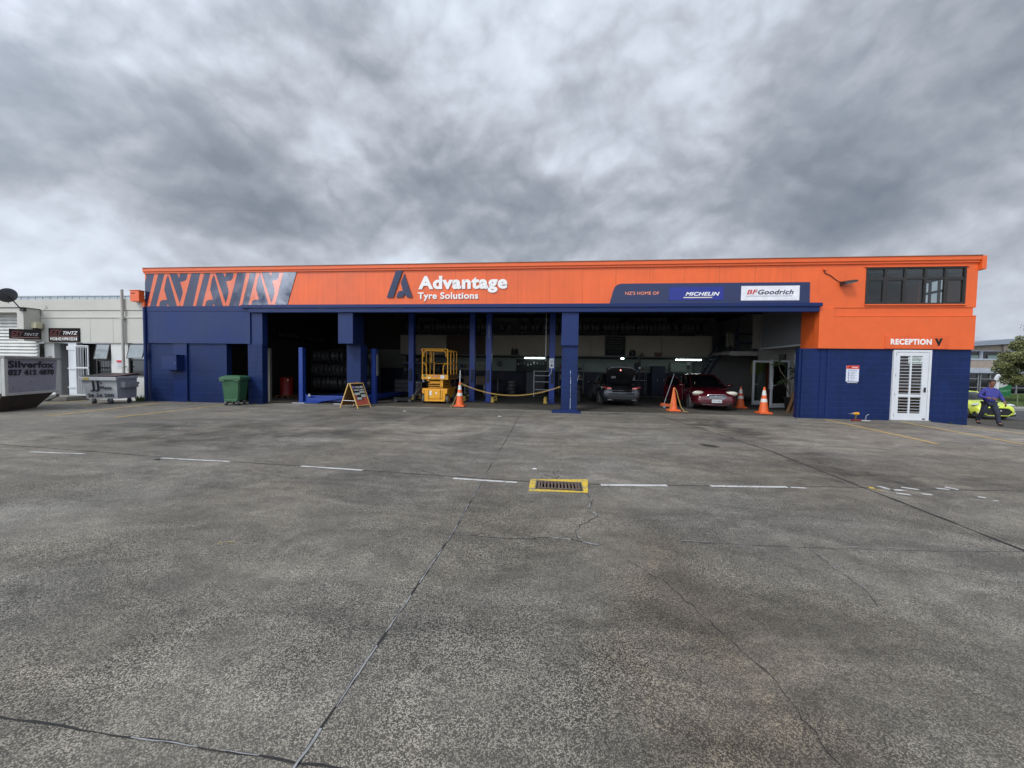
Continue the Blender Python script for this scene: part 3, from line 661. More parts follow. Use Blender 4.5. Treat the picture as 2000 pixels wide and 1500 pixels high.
f = MB(); f.box(WX0-.06, WX1+.06, -.05, 0, WZ1, WZ1+.03); part('window_head', f, m_orange2, parent=wf)
f = MB(); f.box(WX0-.02, WX1+.02, -.06, 0, WZ0-.04, WZ0); part('sill', f, m_orange2, parent=wf)
sw = MB(); M_ = Matrix(((0, 1, 0, XR-.1), (1, 0, 0, 0), (0, 0, 1, 0), (0, 0, 0, 1)))
frame2d(SY0, SY1, 3.6, 5.0, .05, -.03, .03, sw)
for k in (1, 2): y_ = SY0+(SY1-SY0)*k/3; sw.box(y_-.03, y_+.03, -.029, .029, 3.65, 4.95)
sw.box(SY0+.05, SY1-.05, -.027, .027, 4.52, 4.60)
o = part('side_window', sw, m_alum); o.matrix_local = M_
# things stored upstairs, seen through the glass
f = MB(); f.box(12.7, 13.5, .7, 1.3, 3.60, 3.96); f.box(12.95, 13.55, .6, 1.2, 3.96, 4.02); f.box(12.4, 12.9, .9, 1.5, 2.66, 3.98)
f.build('cardboard_box', mat('pale_card', (.5, .5, .48), .7), label='pale boxes stacked inside the upstairs window at its right end', cat='box')
# reception door
dfr = part('reception_door', frame2d(RDX0, RDX1, 0.03, RDZ, .07, -.01, .12), m_white)
f = MB(); dx0, dx1 = RDX0+.08, RDX1-.08; gx0, gx1 = RDX0+.20, RDX1-.26
f.box(dx0, gx0, .0, .05, .10, RDZ-.08); f.box(gx1, dx1, .0, .05, .10, RDZ-.08); f.box(gx0, gx1, .0, .05, .10, .26); f.box(gx0, gx1, .0, .05, RDZ-.20, RDZ-.08); f.box(gx0, gx1, .0, .05, .82, .90)
f.box((gx0+gx1)/2-.022, (gx0+gx1)/2+.022, .002, .04, .26, .82); f.box((gx0+gx1)/2-.022, (gx0+gx1)/2+.022, .002, .04, .90, RDZ-.20)
dl = part('door_leaf', f, m_white, parent=dfr)
f = MB()
for z in [.30+.10*k for k in range(6)]+[.93+.105*k for k in range(12)]: f.box(gx0, gx1, .006, .018, z, z+.013)
part('security_bars', f, m_white, parent=dfr)
f = MB(); f.box(gx0, gx1, .03, .036, .26, RDZ-.2); part('pane', f, m_glass, parent=dfr)
f = MB(); f.box(gx0+.27, gx1, .024, .028, 1.93, 2.17)
nb = part('opening_hours_notice', f, mat('pale_notice', (.50, .56, .52), .5), parent=dfr)
for k in range(3): text(('OPEN', 'MON-FRI', 'CLOSED')[k], gx0+.33, gx1-.05, 2.10-.07*k, 2.14-.07*k, .023, m_dark, dfr, depth=.001, bold=.01)
f = MB(); f.box(gx1+.07, gx1+.115, -.03, 0, .98, 1.14, .004); f.cyl((gx1+.09, -.05, 1.06), (gx1+.01, -.05, 1.06), .009); part('handle', f, m_black, parent=dfr)
for z in (.14, .86, 1.5, 2.2): f = MB(); f.box(RDX0+.068, RDX0+.085, -.016, -.01, z, z+.09); part('hinge', f, m_galv, parent=dfr)
f = MB(); f.box(RDX1-.2, RDX1-.12, -.02, 0, .06, .1); part('bottom_bolt', f, m_black, parent=dfr)
f = MB(); f.box(RDX0-.03, RDX1+.03, -.06, .05, -.12, .03); part('door_step', f, mat('step_concrete', (.20, .19, .17), .8))

# ---------------------------------------------------------------- signs on the front
def FZ(x, y, Y=0): p = at(x, y, Y); return (p.x, p.z)
S = T('striped_sign', 'long reflective navy panel with slanted orange zigzag stripes at the fascia left end', 'sign')
def Z2(pts): return [FZ(270+a/5.714, 510+b/5.714) for a, b in pts]
f = MB(); f.prism(Z2([(84, 540), (80, 240), (105, 134), (1775, 107), (1663, 500), (1652, 541)]), -.02, -.001); f.build('panel', m_ngloss, S)
def strokes(dx, dy, last=False):
    q = [[(190, 130), (235, 130), (128, 541), (97, 541)],
         [(303, 130), (352, 130), (318, 205), (296, 320), (328, 432), (275, 436), (250, 455), (234, 541), (199, 541)],
         [(338, 150), (352, 132), (468, 470), (492, 541), (450, 541)],
         [(560, 130), (603, 130), (495, 541), (470, 541), (470, 478), (503, 360), (500, 320), (475, 236), (530, 222), (548, 200)],
         [(425, 130), (488, 130), (472, 150), (462, 192), (452, 160)],
         [(335, 480), (350, 512), (378, 541), (318, 541)]]
    return [[(a+dx, b+dy*(1-(b-130)/411)) for a, b in s] for s in q]
f = MB()
for k in range(3):
    for s in strokes(512*k, -8*k): f.prism(Z2(s), -.024, -.0205)
f.build('stripes', m_oseal, S)
S = T('logo_sign', 'navy angular letter A emblem left of the large white name on the fascia', 'sign')
def Z3(pts): return [FZ(740+a/7.407, 510+b/7.407) for a, b in pts]
f = MB(); f.prism(Z3([(258, 138), (350, 138), (215, 528), (120, 528)]), -.05, -.002); f.build('emblem_stroke', m_ngloss, S)
f = MB(); f.prism(Z3([(375, 185), (490, 525), (420, 525), (395, 505), (380, 470), (352, 527), (258, 527), (275, 470), (300, 437), (352, 432), (325, 315)]), -.05, -.002); f.build('emblem_stroke', m_ngloss, S)
S = T('name_sign', 'raised white lettering reading Advantage Tyre Solutions on the orange fascia', 'sign')
a0, a1 = FZ(817.5, 573), FZ(991.5, 537.5)
text('Advantage', a0[0], a1[0], a0[1], a1[1], -.01, m_offw, S, depth=.022, bold=.045)
a0, a1 = FZ(816.5, 588.5), FZ(934.5, 570.5)
text('Tyre Solutions', a0[0], a1[0], a0[1], a1[1], -.01, m_offw, S, depth=.02, bold=.026)
S = T('brand_panel_sign', 'navy panel with rounded left corner carrying two tyre brand plates above the right bay', 'sign')
def Z4(pts): return [FZ(1180+a/4.762, 520+b/4.762) for a, b in pts]
f = MB(); f.prism(Z4([(48, 352), (85, 225), (98, 195), (120, 175), (155, 163), (1912, 148), (1908, 352)]), -.02, -.001); f.build('panel', mat('navy_panel', (.017, .027, .088), .4), S)
q = Z4([(195, 268), (510, 235)]); text("NZ'S HOME OF", q[0][0], q[1][0], q[0][1], q[1][1], -.021, mat('salmon_letter', (.75, .25, .14), .5), S, bold=.016)
q = Z4([(600, 318), (1110, 192)]); f = MB(); f.box(q[0][0], q[1][0], -.03, -.0205, q[0][1], q[1][1]); pl = f.build('blue_plate', mat('bright_blue', (.010, .022, .22), .35), S)
q = Z4([(752, 277), (1072, 240)]); text('MICHELIN', q[0][0], q[1][0], q[0][1], q[1][1], -.031, m_offw, S, bold=.03, shear=.3)
q = Z4([(735, 297), (1002, 287)]); f = MB(); f.box(q[0][0], q[1][0], -.033, -.031, q[0][1], q[1][1]); f.build('underline', mat('yellowish', (.75, .68, .45), .5), S)
q = Z4([(1268, 320), (1815, 181)]); f = MB(); f.box(q[0][0], q[1][0], -.03, -.0205, q[0][1], q[1][1]); f.build('white_plate', mat('plate_white', (.72, .72, .76), .35), S)
q = Z4([(1322, 263), (1425, 219)]); text('BF', q[0][0], q[1][0], q[0][1], q[1][1], -.031, mat('sign_red', (.52, .02, .02), .4), S, bold=.022, shear=.25)
q = Z4([(1425, 264), (1758, 217)]); text('Goodrich', q[0][0], q[1][0], q[0][1], q[1][1], -.031, mat('sign_navy', (.010, .012, .05), .4), S, bold=.022, shear=.25)
q = Z4([(1318, 281), (1705, 276)]); f = MB(); f.box(q[0][0], q[1][0], -.033, -.031, q[0][1], q[1][1]); f.build('underline', mat('sign_navy', (0, 0, 0)), S)
q = Z4([(1712, 279), (1745, 272)]); text('Tires', q[0][0], q[1][0], q[0][1], q[1][1], -.031, mat('sign_navy', (0, 0, 0)), S)
S = T('reception_sign', 'orange board with white RECEPTION lettering and dark tick mark above the white door', 'sign')
q0, q1 = FZ(1725, 682), FZ(1853, 658); f = MB(); f.box(q0[0], q1[0], -.035, -.021, 2.435, 2.86); f.build('board', mat('orange_board', (.70, .105, .018), .4, coat=.2), S)
q0, q1 = FZ(1737.5, 673.2), FZ(1818, 662.3); text('RECEPTION', q0[0], q1[0], q0[1], q1[1], -.036, m_offw, S, bold=.045)
def Z5(pts): return [FZ(1730+a/7.89, 640+b/7.89) for a, b in pts]
f = MB(); f.prism(Z5([(740, 168), (784, 168), (806, 235), (788, 262), (775, 245)]), -.04, -.0355); f.prism(Z5([(815, 168), (862, 168), (806, 283), (778, 283), (800, 235)]), -.04, -.0355); f.build('tick_mark', m_dark, S)
S = T('safety_poster', 'white notice with red header and list of rules on the navy reception wall', 'poster')
q0, q1 = FZ(1653.5, 745), FZ(1680, 714); f = MB(); f.box(q0[0], q1[0], .036, .046, q0[1], q1[1]); f.build('sheet', mat('poster_white', (.62, .66, .74), .4), S)
px0, px1, pz0, pz1 = q0[0], q1[0], q0[1], q1[1]; pw = px1-px0
f = MB(); f.box(px0, px1, .031, .0355, pz1-.115, pz1); f.build('header', mat('poster_red', (.62, .06, .04), .4), S)
f = MB(); f.prism([(px0+.06, pz1-.10), (px0+.10, pz1-.02), (px0+.12, pz1-.02), (px0+.15, pz1-.10)], .028, .0305); f.build('emblem', mat('poster_darkred', (.25, .01, .01), .4), S)
text('Advantage', px0+.17, px1-.06, pz1-.09, pz1-.035, .0305, m_offw, S, depth=.002, bold=.02)
text('Please follow these rules', px0+.06, px1-.06, pz1-.17, pz1-.145, .0355, mat('poster_dot', (.02, .04, .2), .5), S, depth=.002, bold=.01)
f = MB()
for k in range(6):
    z = pz1-.22-.058*k
    f.box(px0+.14, px1-.06-.05*(k % 2), .0345, .0355, z, z+.008); f.box(px0+.14, px1-.12-.03*(k % 3), .0345, .0355, z-.018, z-.010)
f.build('text_lines', mat('grey_print', (.22, .22, .24), .6), S)
f = MB()
for k in range(6): f.cyl((px0+.075, .033, pz1-.225-.058*k), (px0+.075, .0355, pz1-.225-.058*k), .018, seg=12)
f.build('bullet_icons', mat('poster_dot', (0, 0, 0)), S)
f = MB(); f.box(px0+.04, px1-.04, .03, .047, pz0-.045, pz0-.025); f.build('holder_edge', m_white, S)
# ---------------------------------------------------------------- wall fittings
S = T('meter_box', 'navy painted metal meter box on the left block wall', 'meter box', (-15.42, .02, 1.31))
f = MB(); f.box(-.40, .27, -.30, 0, 0, .62, .008); f.build('body', m_nsteel, S)
f = MB(); f.box(-.385, .255, -.308, -.30, .02, .60, .003); d_ = f.build('door', m_nsteel, S)
f = MB(); f.box(-.42, .29, -.32, 0, .62, .632); f.box(-.30, -.08, -.30, 0, -.012, 0); f.build('lid', m_nsteel, S)
f = MB(); f.cyl((.20, -.312, .3), (.20, -.308, .3), .014); f.build('lock', m_galv, d_)
S = T('flood_light', 'black flood light angled down from the orange upper wall with its cable', 'flood light', (9.72, 0, 4.62))
f = MB(); f.hexa([Vector(p) for p in ((-.12, -.30, -.07), (.22, -.36, -.01), (.22, -.08, -.03), (-.12, -.02, -.09), (-.12, -.27, 0), (.22, -.33, .05), (.22, -.10, .10), (-.12, -.04, .05))]); f.build('housing', m_black, S)
f = MB(); f.hexa([Vector(p) for p in ((-.08, -.28, -.078), (.18, -.33, -.03), (.18, -.12, -.045), (-.08, -.06, -.092), (-.08, -.28, -.070), (.18, -.33, -.02), (.18, -.12, -.035), (-.08, -.06, -.085))]); f.build('lens', mat('lens_glass', (.5, .5, .48), .2), S)
f = MB(); f.tube([(.02, -.01, -.02), (.02, -.1, -.03)], .02); f.build('bracket', m_black, S)
f = MB(); f.tube([(-.62, -.02, .46), (-.60, -.03, .37), (-.56, -.025, .33), (-.42, -.025, .27), (-.25, -.02, .13), (-.1, -.03, .03), (0, -.05, .0)], .012, 6); f.build('cable', m_black, S)
f = MB(); f.box(-.66, -.58, -.06, 0, .44, .52, .006); f.build('junction_box', m_orange2, S)
# ================================================================ things in and around the bays
def cone(name, label, loc, h=.96, plain=False, group=None):
    t = T(name, label, 'traffic cone', loc, 0, group)
    f = MB(); f.box(-.23, .23, -.23, .23, .006, .055, .02); f.box(-.19, .19, -.19, .19, .055, .075, .008); f.build('base', m_coneo, t)
    kk = .125 if plain else .15
    def r(z): return kk*(1-z/h)+.030
    zs = [.075, .14, .30, .45, .62, .75, .88, h]
    f = MB(); f.lathe([(r(z), z) for z in [.075, .12, .2, .35, .5, .65, .8, h-.03]]+[(.028, h), (.02, h)], seg=24); f.build('body', m_coneo, t, True)
    if not plain:
        for z0, z1 in ((.42*h/.96, .54*h/.96), (.66*h/.96, .84*h/.96)):
            f = MB(); f.lathe([(r(z0)+.003, z0), (r(z1)+.003, z1)], seg=24); f.build('reflective_band', m_refl, t, True)
    return t
m_chain = mat('chain_yellow', (.55, .36, .10), .5); m_chainw = mat('chain_pale', (.55, .52, .46), .5)
c1 = cone('traffic_cone', 'weathered traffic cone with white bands and white pole holding the chain beside the yellow lift', (-3.76, 1.02, 0), 1.0)
f = MB(); f.cyl((0, 0, .95), (.01, 0, 1.48), .018, .015); f.build('pole', m_white, c1, True)
cone('traffic_cone', 'plain orange traffic cone without bands, draped with yellow chain beside the maroon car', (4.73, 1.35, 0), .93, True)
cone('traffic_cone', 'banded orange traffic cone right beside the maroon car headlight', (8.2, 3.47, 0), .95)
cone('traffic_cone', 'banded orange traffic cone standing in front of the white glass doors', (8.0, 1.24, 0), 1.02)
# chain across the bay
def links(pts, name, label, r=.016, cat='chain'):
    """short alternating links along a path, one object"""
    f = MB(); P = [Vector(p) for p in pts]
    for i, (a, b) in enumerate(zip(P[:-1], P[1:])):
        d = (b-a).normalized(); s = d.cross(Vector((0, 0, 1)) if i % 2 else Vector((0, 1, .3))).normalized()*r
        e = d*.012
        f.tube([a-e, a+s, b+s-e*.5, b+e, b-s, a-s, a-e], .006, 4)
    return f.build(name, m_chain, label=label, cat=cat)
A0, A1 = Vector((-3.75, 1.0, .96)), Vector((.30, .30, .93))
pts = []
for i in range(93):
    u = i/92; p = A0.lerp(A1, u); p.z -= 4*u*(1-u)*.42; pts.append(p)
links(pts, 'chain', 'pale yellow plastic chain sagging across the middle bay from cone to column', .020)
for i, (pp, lb) in enumerate((([(-3.83, .97, .6), (-3.90, .88, .35), (-3.99, .75, .08), (-4.08, .70, .02), (-4.0, .66, .02)], 'loose chain tail hanging down the cone by the yellow lift'),
                      ([(4.73, 1.27, .93), (4.79, 1.21, .8), (4.85, 1.15, .5), (4.93, 1.10, .2), (5.05, 1.02, .02), (5.18, 1.04, .02), (5.0, 1.1, .02)], 'yellow chain hanging down the plain orange cone'))):
    f = MB(); f.tube(pp, .009, 6); f.build('chain', m_chain, label=lb, cat='chain')
f = MB(); f.tube([(4.73, 1.3, .93), (4.67, 1.22, .8), (4.62, 1.18, .5), (4.53, 1.1, .1), (4.42, 1.15, .02)], .007, 6); f.build('chain', m_chain, label='second yellow chain end hanging on the left side of the plain orange cone', cat='chain')

# scissor lift --------------------------------------------------
t = T('scissor_lift', 'yellow scissor lift with railed platform parked in the middle bay', 'scissor lift', (-5.12, 1.98, 0), R(2))
W2 = .56; LN = 1.85
f = MB(); f.box(-W2*.82, W2*.82, 0, .05, .16, .62, .015); f.box(-W2*.86, W2*.86, .05, LN, .20, .60, .02); f.box(-W2, W2, .02, LN, .60, .66, .01); f.box(-W2*.60, W2*.60, -.03, .0, .22, .58, .01); f.box(-W2*.8, W2*.8, -.02, .3, .10, .16, .01)
f.box(W2*.82, W2*1.0, -.02, .25, .44, .60, .02); f.box(-W2*1.0, -W2*.82, -.02, .25, .44, .60, .02)
f.build('chassis', m_yel, t)
f = MB(); f.box(-.22, -.13, -.036, -.03, .36, .56); f.box(.04, .12, -.036, -.03, .44, .50); f.build('decal', m_offw, t)
f = MB(); f.box(-.26, -.245, -.045, -.03, .20, .62); f.box(.25, .265, -.045, -.03, .20, .62); f.build('trim_line', m_black, t)
for sx in (-1, 1):
    for y in (.22, LN-.3):
        f = MB(); f.lathe([(.10, -.06), (.185, -.06), (.195, -.04), (.195, .04), (.185, .06), (.10, .06)], (sx*(W2-.03), y, .195), 'X', 20); wl = f.build('wheel', mat('grey_tyre', (.09, .085, .075), .75), t, True)
        f = MB(); f.cyl((sx*(W2-.03)-.065, y, .195), (sx*(W2-.03)+.065, y, .195), .09, seg=16); f.build('rim', m_yel, wl)
f = MB()
for s in (0, 1):
    xx = (-.30, .26)[s]
    for z0 in (.66, .80, .94):
        z1 = z0+.14
        for a, b in (((.12, z0), (LN-.12, z1)), ((.12, z1), (LN-.12, z0))):
            f.hexa([Vector((xx, a[0], a[1]-.035)), Vector((xx+.05, a[0], a[1]-.035)), Vector((xx+.05, b[0], b[1]-.035)), Vector((xx, b[0], b[1]-.035)),
                    Vector((xx, a[0], a[1]+.035)), Vector((xx+.05, a[0], a[1]+.035)), Vector((xx+.05, b[0], b[1]+.035)), Vector((xx, b[0], b[1]+.035))]); xx += .001
for z in (.70, .78, .87, .97): f.cyl((-.32, .12, z), (.34, .12, z), .022, seg=8)
f.build('scissor_arms', mat('yellow_arm', (.55, .27, .02), .5), t)
f = MB(); f.box(-.24, .2, .10, .20, .90, .965, .01); f.box(-.36, -.28, .08, .2, .98, 1.06); f.box(.22, .34, .08, .18, .74, 1.04, .01); f.build('arm_block', m_yel, t)
f = MB(); f.box(-W2-.03, W2+.03, .0, .03, 1.06, 1.27, .004); f.box(-W2-.03, W2+.03, LN-.03, LN, 1.06, 1.20); f.box(-W2-.03, W2+.03, .03, LN-.03, 1.06, 1.09); f.build('platform', m_yel, t)
for x in (W2, -W2-.03): f = MB(); f.box(x, x+.03, .03, LN-.03, 1.09, 1.27); f.build('toe_board', mat('brown_board2', (.20, .085, .02), .6), t)
f = MB(); f.box(-.10, .18, -.006, 0, 1.17, 1.235); f.build('warning_decal', mat('red_decal', (.6, .09, .04), .5), t)
text('WARNING', -.08, .16, 1.185, 1.22, -.006, m_offw, t, depth=.002, bold=.02)
f = MB(); f.box(.25, .42, -.006, 0, 1.10, 1.25); f.box(-.30, -.19, -.006, 0, 1.10, 1.16); f.build('white_decal', m_offw, t)
f = MB(); f.box(-.50, -.38, -.006, 0, 1.17, 1.25); f.build('green_decal', mat('green_decal', (.02, .14, .03), .5), t)
f = MB()
for x in (-.46, -.15, .1, .44): f.cyl((x, -.008, 1.11), (x, 0, 1.11), .012, seg=8)
f.build('bolt', m_dark, t)
f = MB(); RZ = 2.38
for x in (-W2, W2):
    f.cyl((x, .03, 1.1), (x, .03, RZ), .026, seg=10)
    for y in (.6, 1.2, LN-.05): f.cyl((x, y, 1.1), (x, y, RZ-.02), .022, seg=8)
    f.cyl((x, .03, RZ-.02), (x, LN-.05, RZ-.02), .022, seg=8); f.cyl((x, .03, 1.78), (x, LN-.05, 1.78), .018, seg=8)
f.cyl((-W2, .03, RZ), (W2, .03, RZ), .022, seg=8); f.cyl((-W2, LN-.05, RZ-.02), (W2, LN-.05, RZ-.02), .022, seg=8); f.cyl((-W2, LN-.05, 1.78), (W2, LN-.05, 1.78), .018, seg=8)
f.tube([(-W2+.07, 0, RZ-.34), (-W2+.07, 0, RZ-.18), (-W2+.10, 0, RZ-.10), (-W2+.19, 0, RZ-.065), (W2-.19, 0, RZ-.065), (W2-.10, 0, RZ-.10), (W2-.07, 0, RZ-.18), (W2-.07, 0, RZ-.34)], .020, 8)
for s in (-1, 1): f.tube([(s*W2, 0, 1.78), (s*(W2-.07), 0, 1.77), (s*(W2-.15), 0, 1.70), (s*(W2-.19), 0, 1.58), (s*(W2-.19), 0, 1.27)], .020, 8)
f.build('guard_rail', m_yel, t, True)
f = MB(); f.box(-.32, -.28, .5, .54, 1.8, RZ-.1); f.box(-.22, -.19, .5, .53, 1.8, RZ-.1); f.box(-.30, -.26, .9, .94, 1.1, 1.85); f.build('control_post', mat('yellow_arm', (0, 0, 0)), t)
f = MB(); f.ball((-W2-.03, .0, RZ-.04), .045, 12); f.build('beacon', mat('pink_beacon', (.7, .2, .16), .4), t, True)

# A-frame sign ---------------------------------------------------
t = T('a_frame_sign', 'yellow folding pavement sign with black price board in front of the left column', 'pavement sign', (-7.60, -.62, 0), R(-14))
m_aw = mat('a_frame_wood', (.62, .40, .13), .55, var=.1, vs=6)
HA, SP, WA = .93, .42, .68
def aleg(sx, y): return (Vector((sx*SP, y, .0)), Vector((sx*.03, y, HA)))
for sx in (-1, 1):
    for y in (0, WA):
        a, b = aleg(sx, y); f = MB(); f.tube([a, b], .022, 4); f.build('leg', m_aw, t)
f = MB(); f.cyl((-.05, 0, HA-.01), (-.05, WA, HA-.01), .018, seg=6); f.cyl((.05, 0, HA-.01), (.05, WA, HA-.01), .018, seg=6); f.cyl((SP*.9, 0, .10), (SP*.9, WA, .10), .016, seg=6); f.cyl((-SP*.9, 0, .10), (-SP*.9, WA, .10), .016, seg=6); f.build('rail', m_aw, t)
f = MB(); f.cyl((-SP*.72, 0, .28), (SP*.72, 0, .28), .010, seg=6); f.build('cross_bar', m_offw, t)
f = MB(); f.cyl((0, WA*.45, HA), (0, WA*.62, HA+.03), .014, seg=6); f.build('handle', mat('red_decal', (0, 0, 0)), t)
ang = math.atan2(SP-.03, HA)
def APM(sx):   # local panel frame: x along the width, z up the slope, facing out
    Zv = (Vector((sx*.03, 0, HA))-Vector((sx*SP, 0, 0))).normalized(); Xv = Vector((0, 1, 0))*sx; Yv = Zv.cross(Xv)
    M = Matrix((Xv, Yv, Zv)).transposed().to_4x4(); M.translation = Vector((sx*SP, 0 if sx > 0 else WA, 0)); return M
M = APM(1); LP = HA/math.cos(ang)
f = MB(); f.box(.02, WA-.02, .0, .012, .10, LP-.02); f.build('panel', mat('pink_board', (.50, .11, .075), .5), t, M=M)
f = MB(); f.box(.02, WA-.02, -.006, -.001, .60, LP-.02); f.box(.17, WA-.02, -.006, -.001, .45, .60); f.box(.10, .42, -.0065, -.001, .32, .45); f.build('black_board', m_black, t, M=M)
text('VALVES', .20, WA-.08, .80, .88, -.007, m_offw, t, depth=.003, bold=.03, M=M)
f = MB(); f.box(.05, .16, -.009, -.007, .80, .89); f.build('logo_patch', mat('violet_patch', (.3, .2, .5), .5), t, M=M)
text('SOLD HERE', .08, WA-.06, .70, .755, -.007, m_offw, t, depth=.003, bold=.03, M=M)
for a in ((.05, .34, .53, .62), (.34, WA-.06, .60, .67), (.38, WA-.06, .43, .54), (.12, .36, .34, .43)):
    f = MB(); f.box(a[0], a[1], -.011, -.0075, a[2], a[3]); f.build('price_card', mat('card_white', (.52, .56, .52), .5), t, M=M)
M = APM(-1); f = MB(); f.box(.02, WA-.02, .0, .012, .10, LP-.02); f.build('panel', mat('brown_back', (.16, .085, .02), .6), t, M=M)

# four-post alignment hoist in the left bay ------------------------
t = T('four_post_hoist', 'blue four post wheel alignment hoist with ramp in the left bay', 'vehicle hoist', (0, 0, 0))
for x, y in ((-10.62, .9), (-7.62, 1.35), (-10.62, 5.6), (-7.62, 5.9)):
    f = MB(); f.box(x-.09, x+.09, y, y+.22, 0, 2.34, .008); f.box(x-.13, x+.13, y-.06, y+.28, 0, .02); p_ = f.build('post', m_blue, t)
f = MB(); f.box(-10.5, -7.74, 1.15, 1.33, .06, .30, .01); f.build('cross_beam', m_blue, t)
for x in (-10.2, -8.55):
    f = MB(); f.box(x, x+.55, 1.6, 5.8, .10, .26, .01); f.build('runway', m_blue, t)
f = MB(); f.hexa([Vector(p) for p in ((-10.50, .72, .01), (-9.75, .72, .01), (-9.55, 1.6, .10), (-10.2, 1.6, .10), (-10.50, .74, .03), (-9.75, .74, .03), (-9.55, 1.6, .26), (-10.2, 1.6, .26))]); f.build('ramp', m_blue, t)
f = MB(); f.prism([(-10.5, .02), (-10.0, .02), (-8.9, .20), (-9.0, .24), (-9.8, .22), (-10.2, .20), (-10.5, .38)], 1.02, 1.10); f.build('ramp_side', m_blue, t)
f = MB(); f.box(-10.85, -10.3, .66, .72, .0, .02); f.box(-9.0, -8.35, .66, .72, 0, .02); f.build('floor_strip', m_white, t)
f = MB(); f.cyl((-10.28, .96, .36), (-10.28, 1.0, .36), .03); f.box(-10.34, -10.22, .96, .99, .28, .33); f.cyl((-9.1, 1.13, .18), (-9.1, 1.15, .18), .02); f.build('roller', m_galv, t)
f = MB(); f.box(-7.50, -7.485, 1.4, 1.55, 1.2, 2.1); f.build('cable_cover', m_galv, t)
# two-post hoists
def hoist(label, x0, x1, y, h):
    t = T('two_post_hoist', label, 'vehicle hoist', (0, 0, 0), 0, 'two post hoists')
    for s, x in ((-1, x0), (1, x1)):
        f = MB(); f.box(x-.13, x+.13, y, y+.30, .02, h, .008); f.box(x-.22, x+.22, y-.10, y+.45, 0, .02); f.build('post', m_blue, t)
        f = MB(); f.box(x+.02*s-.06, x+.02*s+.06, y-.05, y-.001, .9, 1.5, .01); f.build('carriage', m_intn, t)
        for q in (-1, 1):
            f = MB(); f.tube([(x-s*.16, y+.1, .16), (x-s*.28, y+.05+q*.45, .14)], .05, 4); am = f.build('arm', mat('arm_dark', (.03, .035, .06), .5), t)
            f = MB(); f.cyl((x-s*.28, y+.05+q*.45, .06), (x-s*.28, y+.05+q*.45, .26), .075, seg=12); f.box(x-s*.28-.08, x-s*.28+.08, y-.04+q*.45, y+.14+q*.45, .02, .10, .01); f.build('pad', mat('pad_yellow', (.50, .34, .06), .6), am)
    f = MB(); f.box(x0, x1, y+.05, y+.22, h, h+.16); f.build('top_beam', m_intn, t)
    return t
h1 = hoist('left two post hoist behind the yellow scissor lift', -6.92, -3.88, 3.85, 4.2)
h2 = hoist('right two post hoist behind the chain with yellow lifting pads', -3.02, -.05, 3.55, 4.15)
M = Matrix.Translation((-3.02, 3.54, 3.0)) @ Matrix.Rotation(R(90), 4, 'Y')
text('HOIST', -.62, 0, -.05, .05, 0, mat('hoist_letter', (.35, .40, .55), .5), h2, depth=.003, bold=.01, M=M)

# tyres ----------------------------------------------------------
def tyre_proto(r=.33, wd=.105):
    f = MB()
    f.lathe([(r*.60, -wd*.85), (r*.80, -wd), (r*.94, -wd*.92), (r, -wd*.70), (r, -wd*.35), (r-.008, -wd*.30), (r-.008, -wd*.22), (r, -wd*.17), (r, wd*.17), (r-.008, wd*.22), (r-.008, wd*.30), (r, wd*.35), (r, wd*.70), (r*.94, wd*.92), (r*.80, wd), (r*.60, wd*.85)], (0, 0, 0), 'X', 20, True)
    return f
t0 = None
m_shelf = mat('rack_steel', (.03, .03, .032), .6)
def tyres(x0, x1, y, z, label, group, step=.232, rz0=0, skip=.12, r=.33, seed=1, dy=0.0):
    global t0
    rnd = random.Random(seed); x = x0; n = 0
    while x < x1:
        if rnd.random() > skip:
            loc = (x+rnd.uniform(-.01, .01), y+rnd.uniform(-.05, .05)+dy*(x-x0), z+r)
            rz = rz0+rnd.uniform(-.10, .10)
            if t0 is None:
                t0 = tyre_proto().build('tyre', m_rubber, None, True, label=label, cat='tyre', group=group); t0.location = loc; t0.rotation_euler.z = rz
            else: dup(t0, loc, rz, label, group)
            n += 1
        x += step*rnd.uniform(.95, 1.1)
    return n
def rack(name, label, x0, x1, y0, y1, zs, h, step=1.9, base=0.0):
    t = T(name, label, 'tyre rack', (0, 0, 0), 0, 'tyre racks')
    n = max(1, round((x1-x0)/step))
    for k in range(n+1):
        x = x0+(x1-x0)*k/n; f = MB(); f.box(x-.02, x+.02, y0, y0+.04, base, h); f.box(x-.02, x+.02, y1-.04, y1, base, h); f.build('post', m_shelf, t)
    for z in zs:
        f = MB(); f.box(x0, x1, y0+.05, y0+.09, z, z+.04); f.box(x0, x1, y1-.09, y1-.05, z, z+.04); f.build('shelf_rail', m_shelf, t)
rack('tyre_rack', 'steel rack of tyres on the mezzanine above the long pale panel', -9.4, 8.9, 9.15, 9.65, (2.95, 3.82), 4.7, base=2.5)
tyres(-9.2, .2, 9.40, 3.86, 'black tyre standing in the top row above the middle bay', 'tyres in the top row above the middle bay', seed=2)
tyres(.9, 8.8, 9.40, 3.86, 'black tyre standing in the top row above the right bay', 'tyres in the top row above the right bay', seed=3, skip=.2)
tyres(-9.2, .2, 9.40, 3.00, 'black tyre standing in the lower row just above the pale panel, middle bay', 'tyres in the lower row above the middle bay', seed=4)
tyres(.9, 8.8, 9.40, 3.00, 'black tyre standing in the lower row just above the pale panel, right bay', 'tyres in the lower row above the right bay', seed=5, skip=.18)
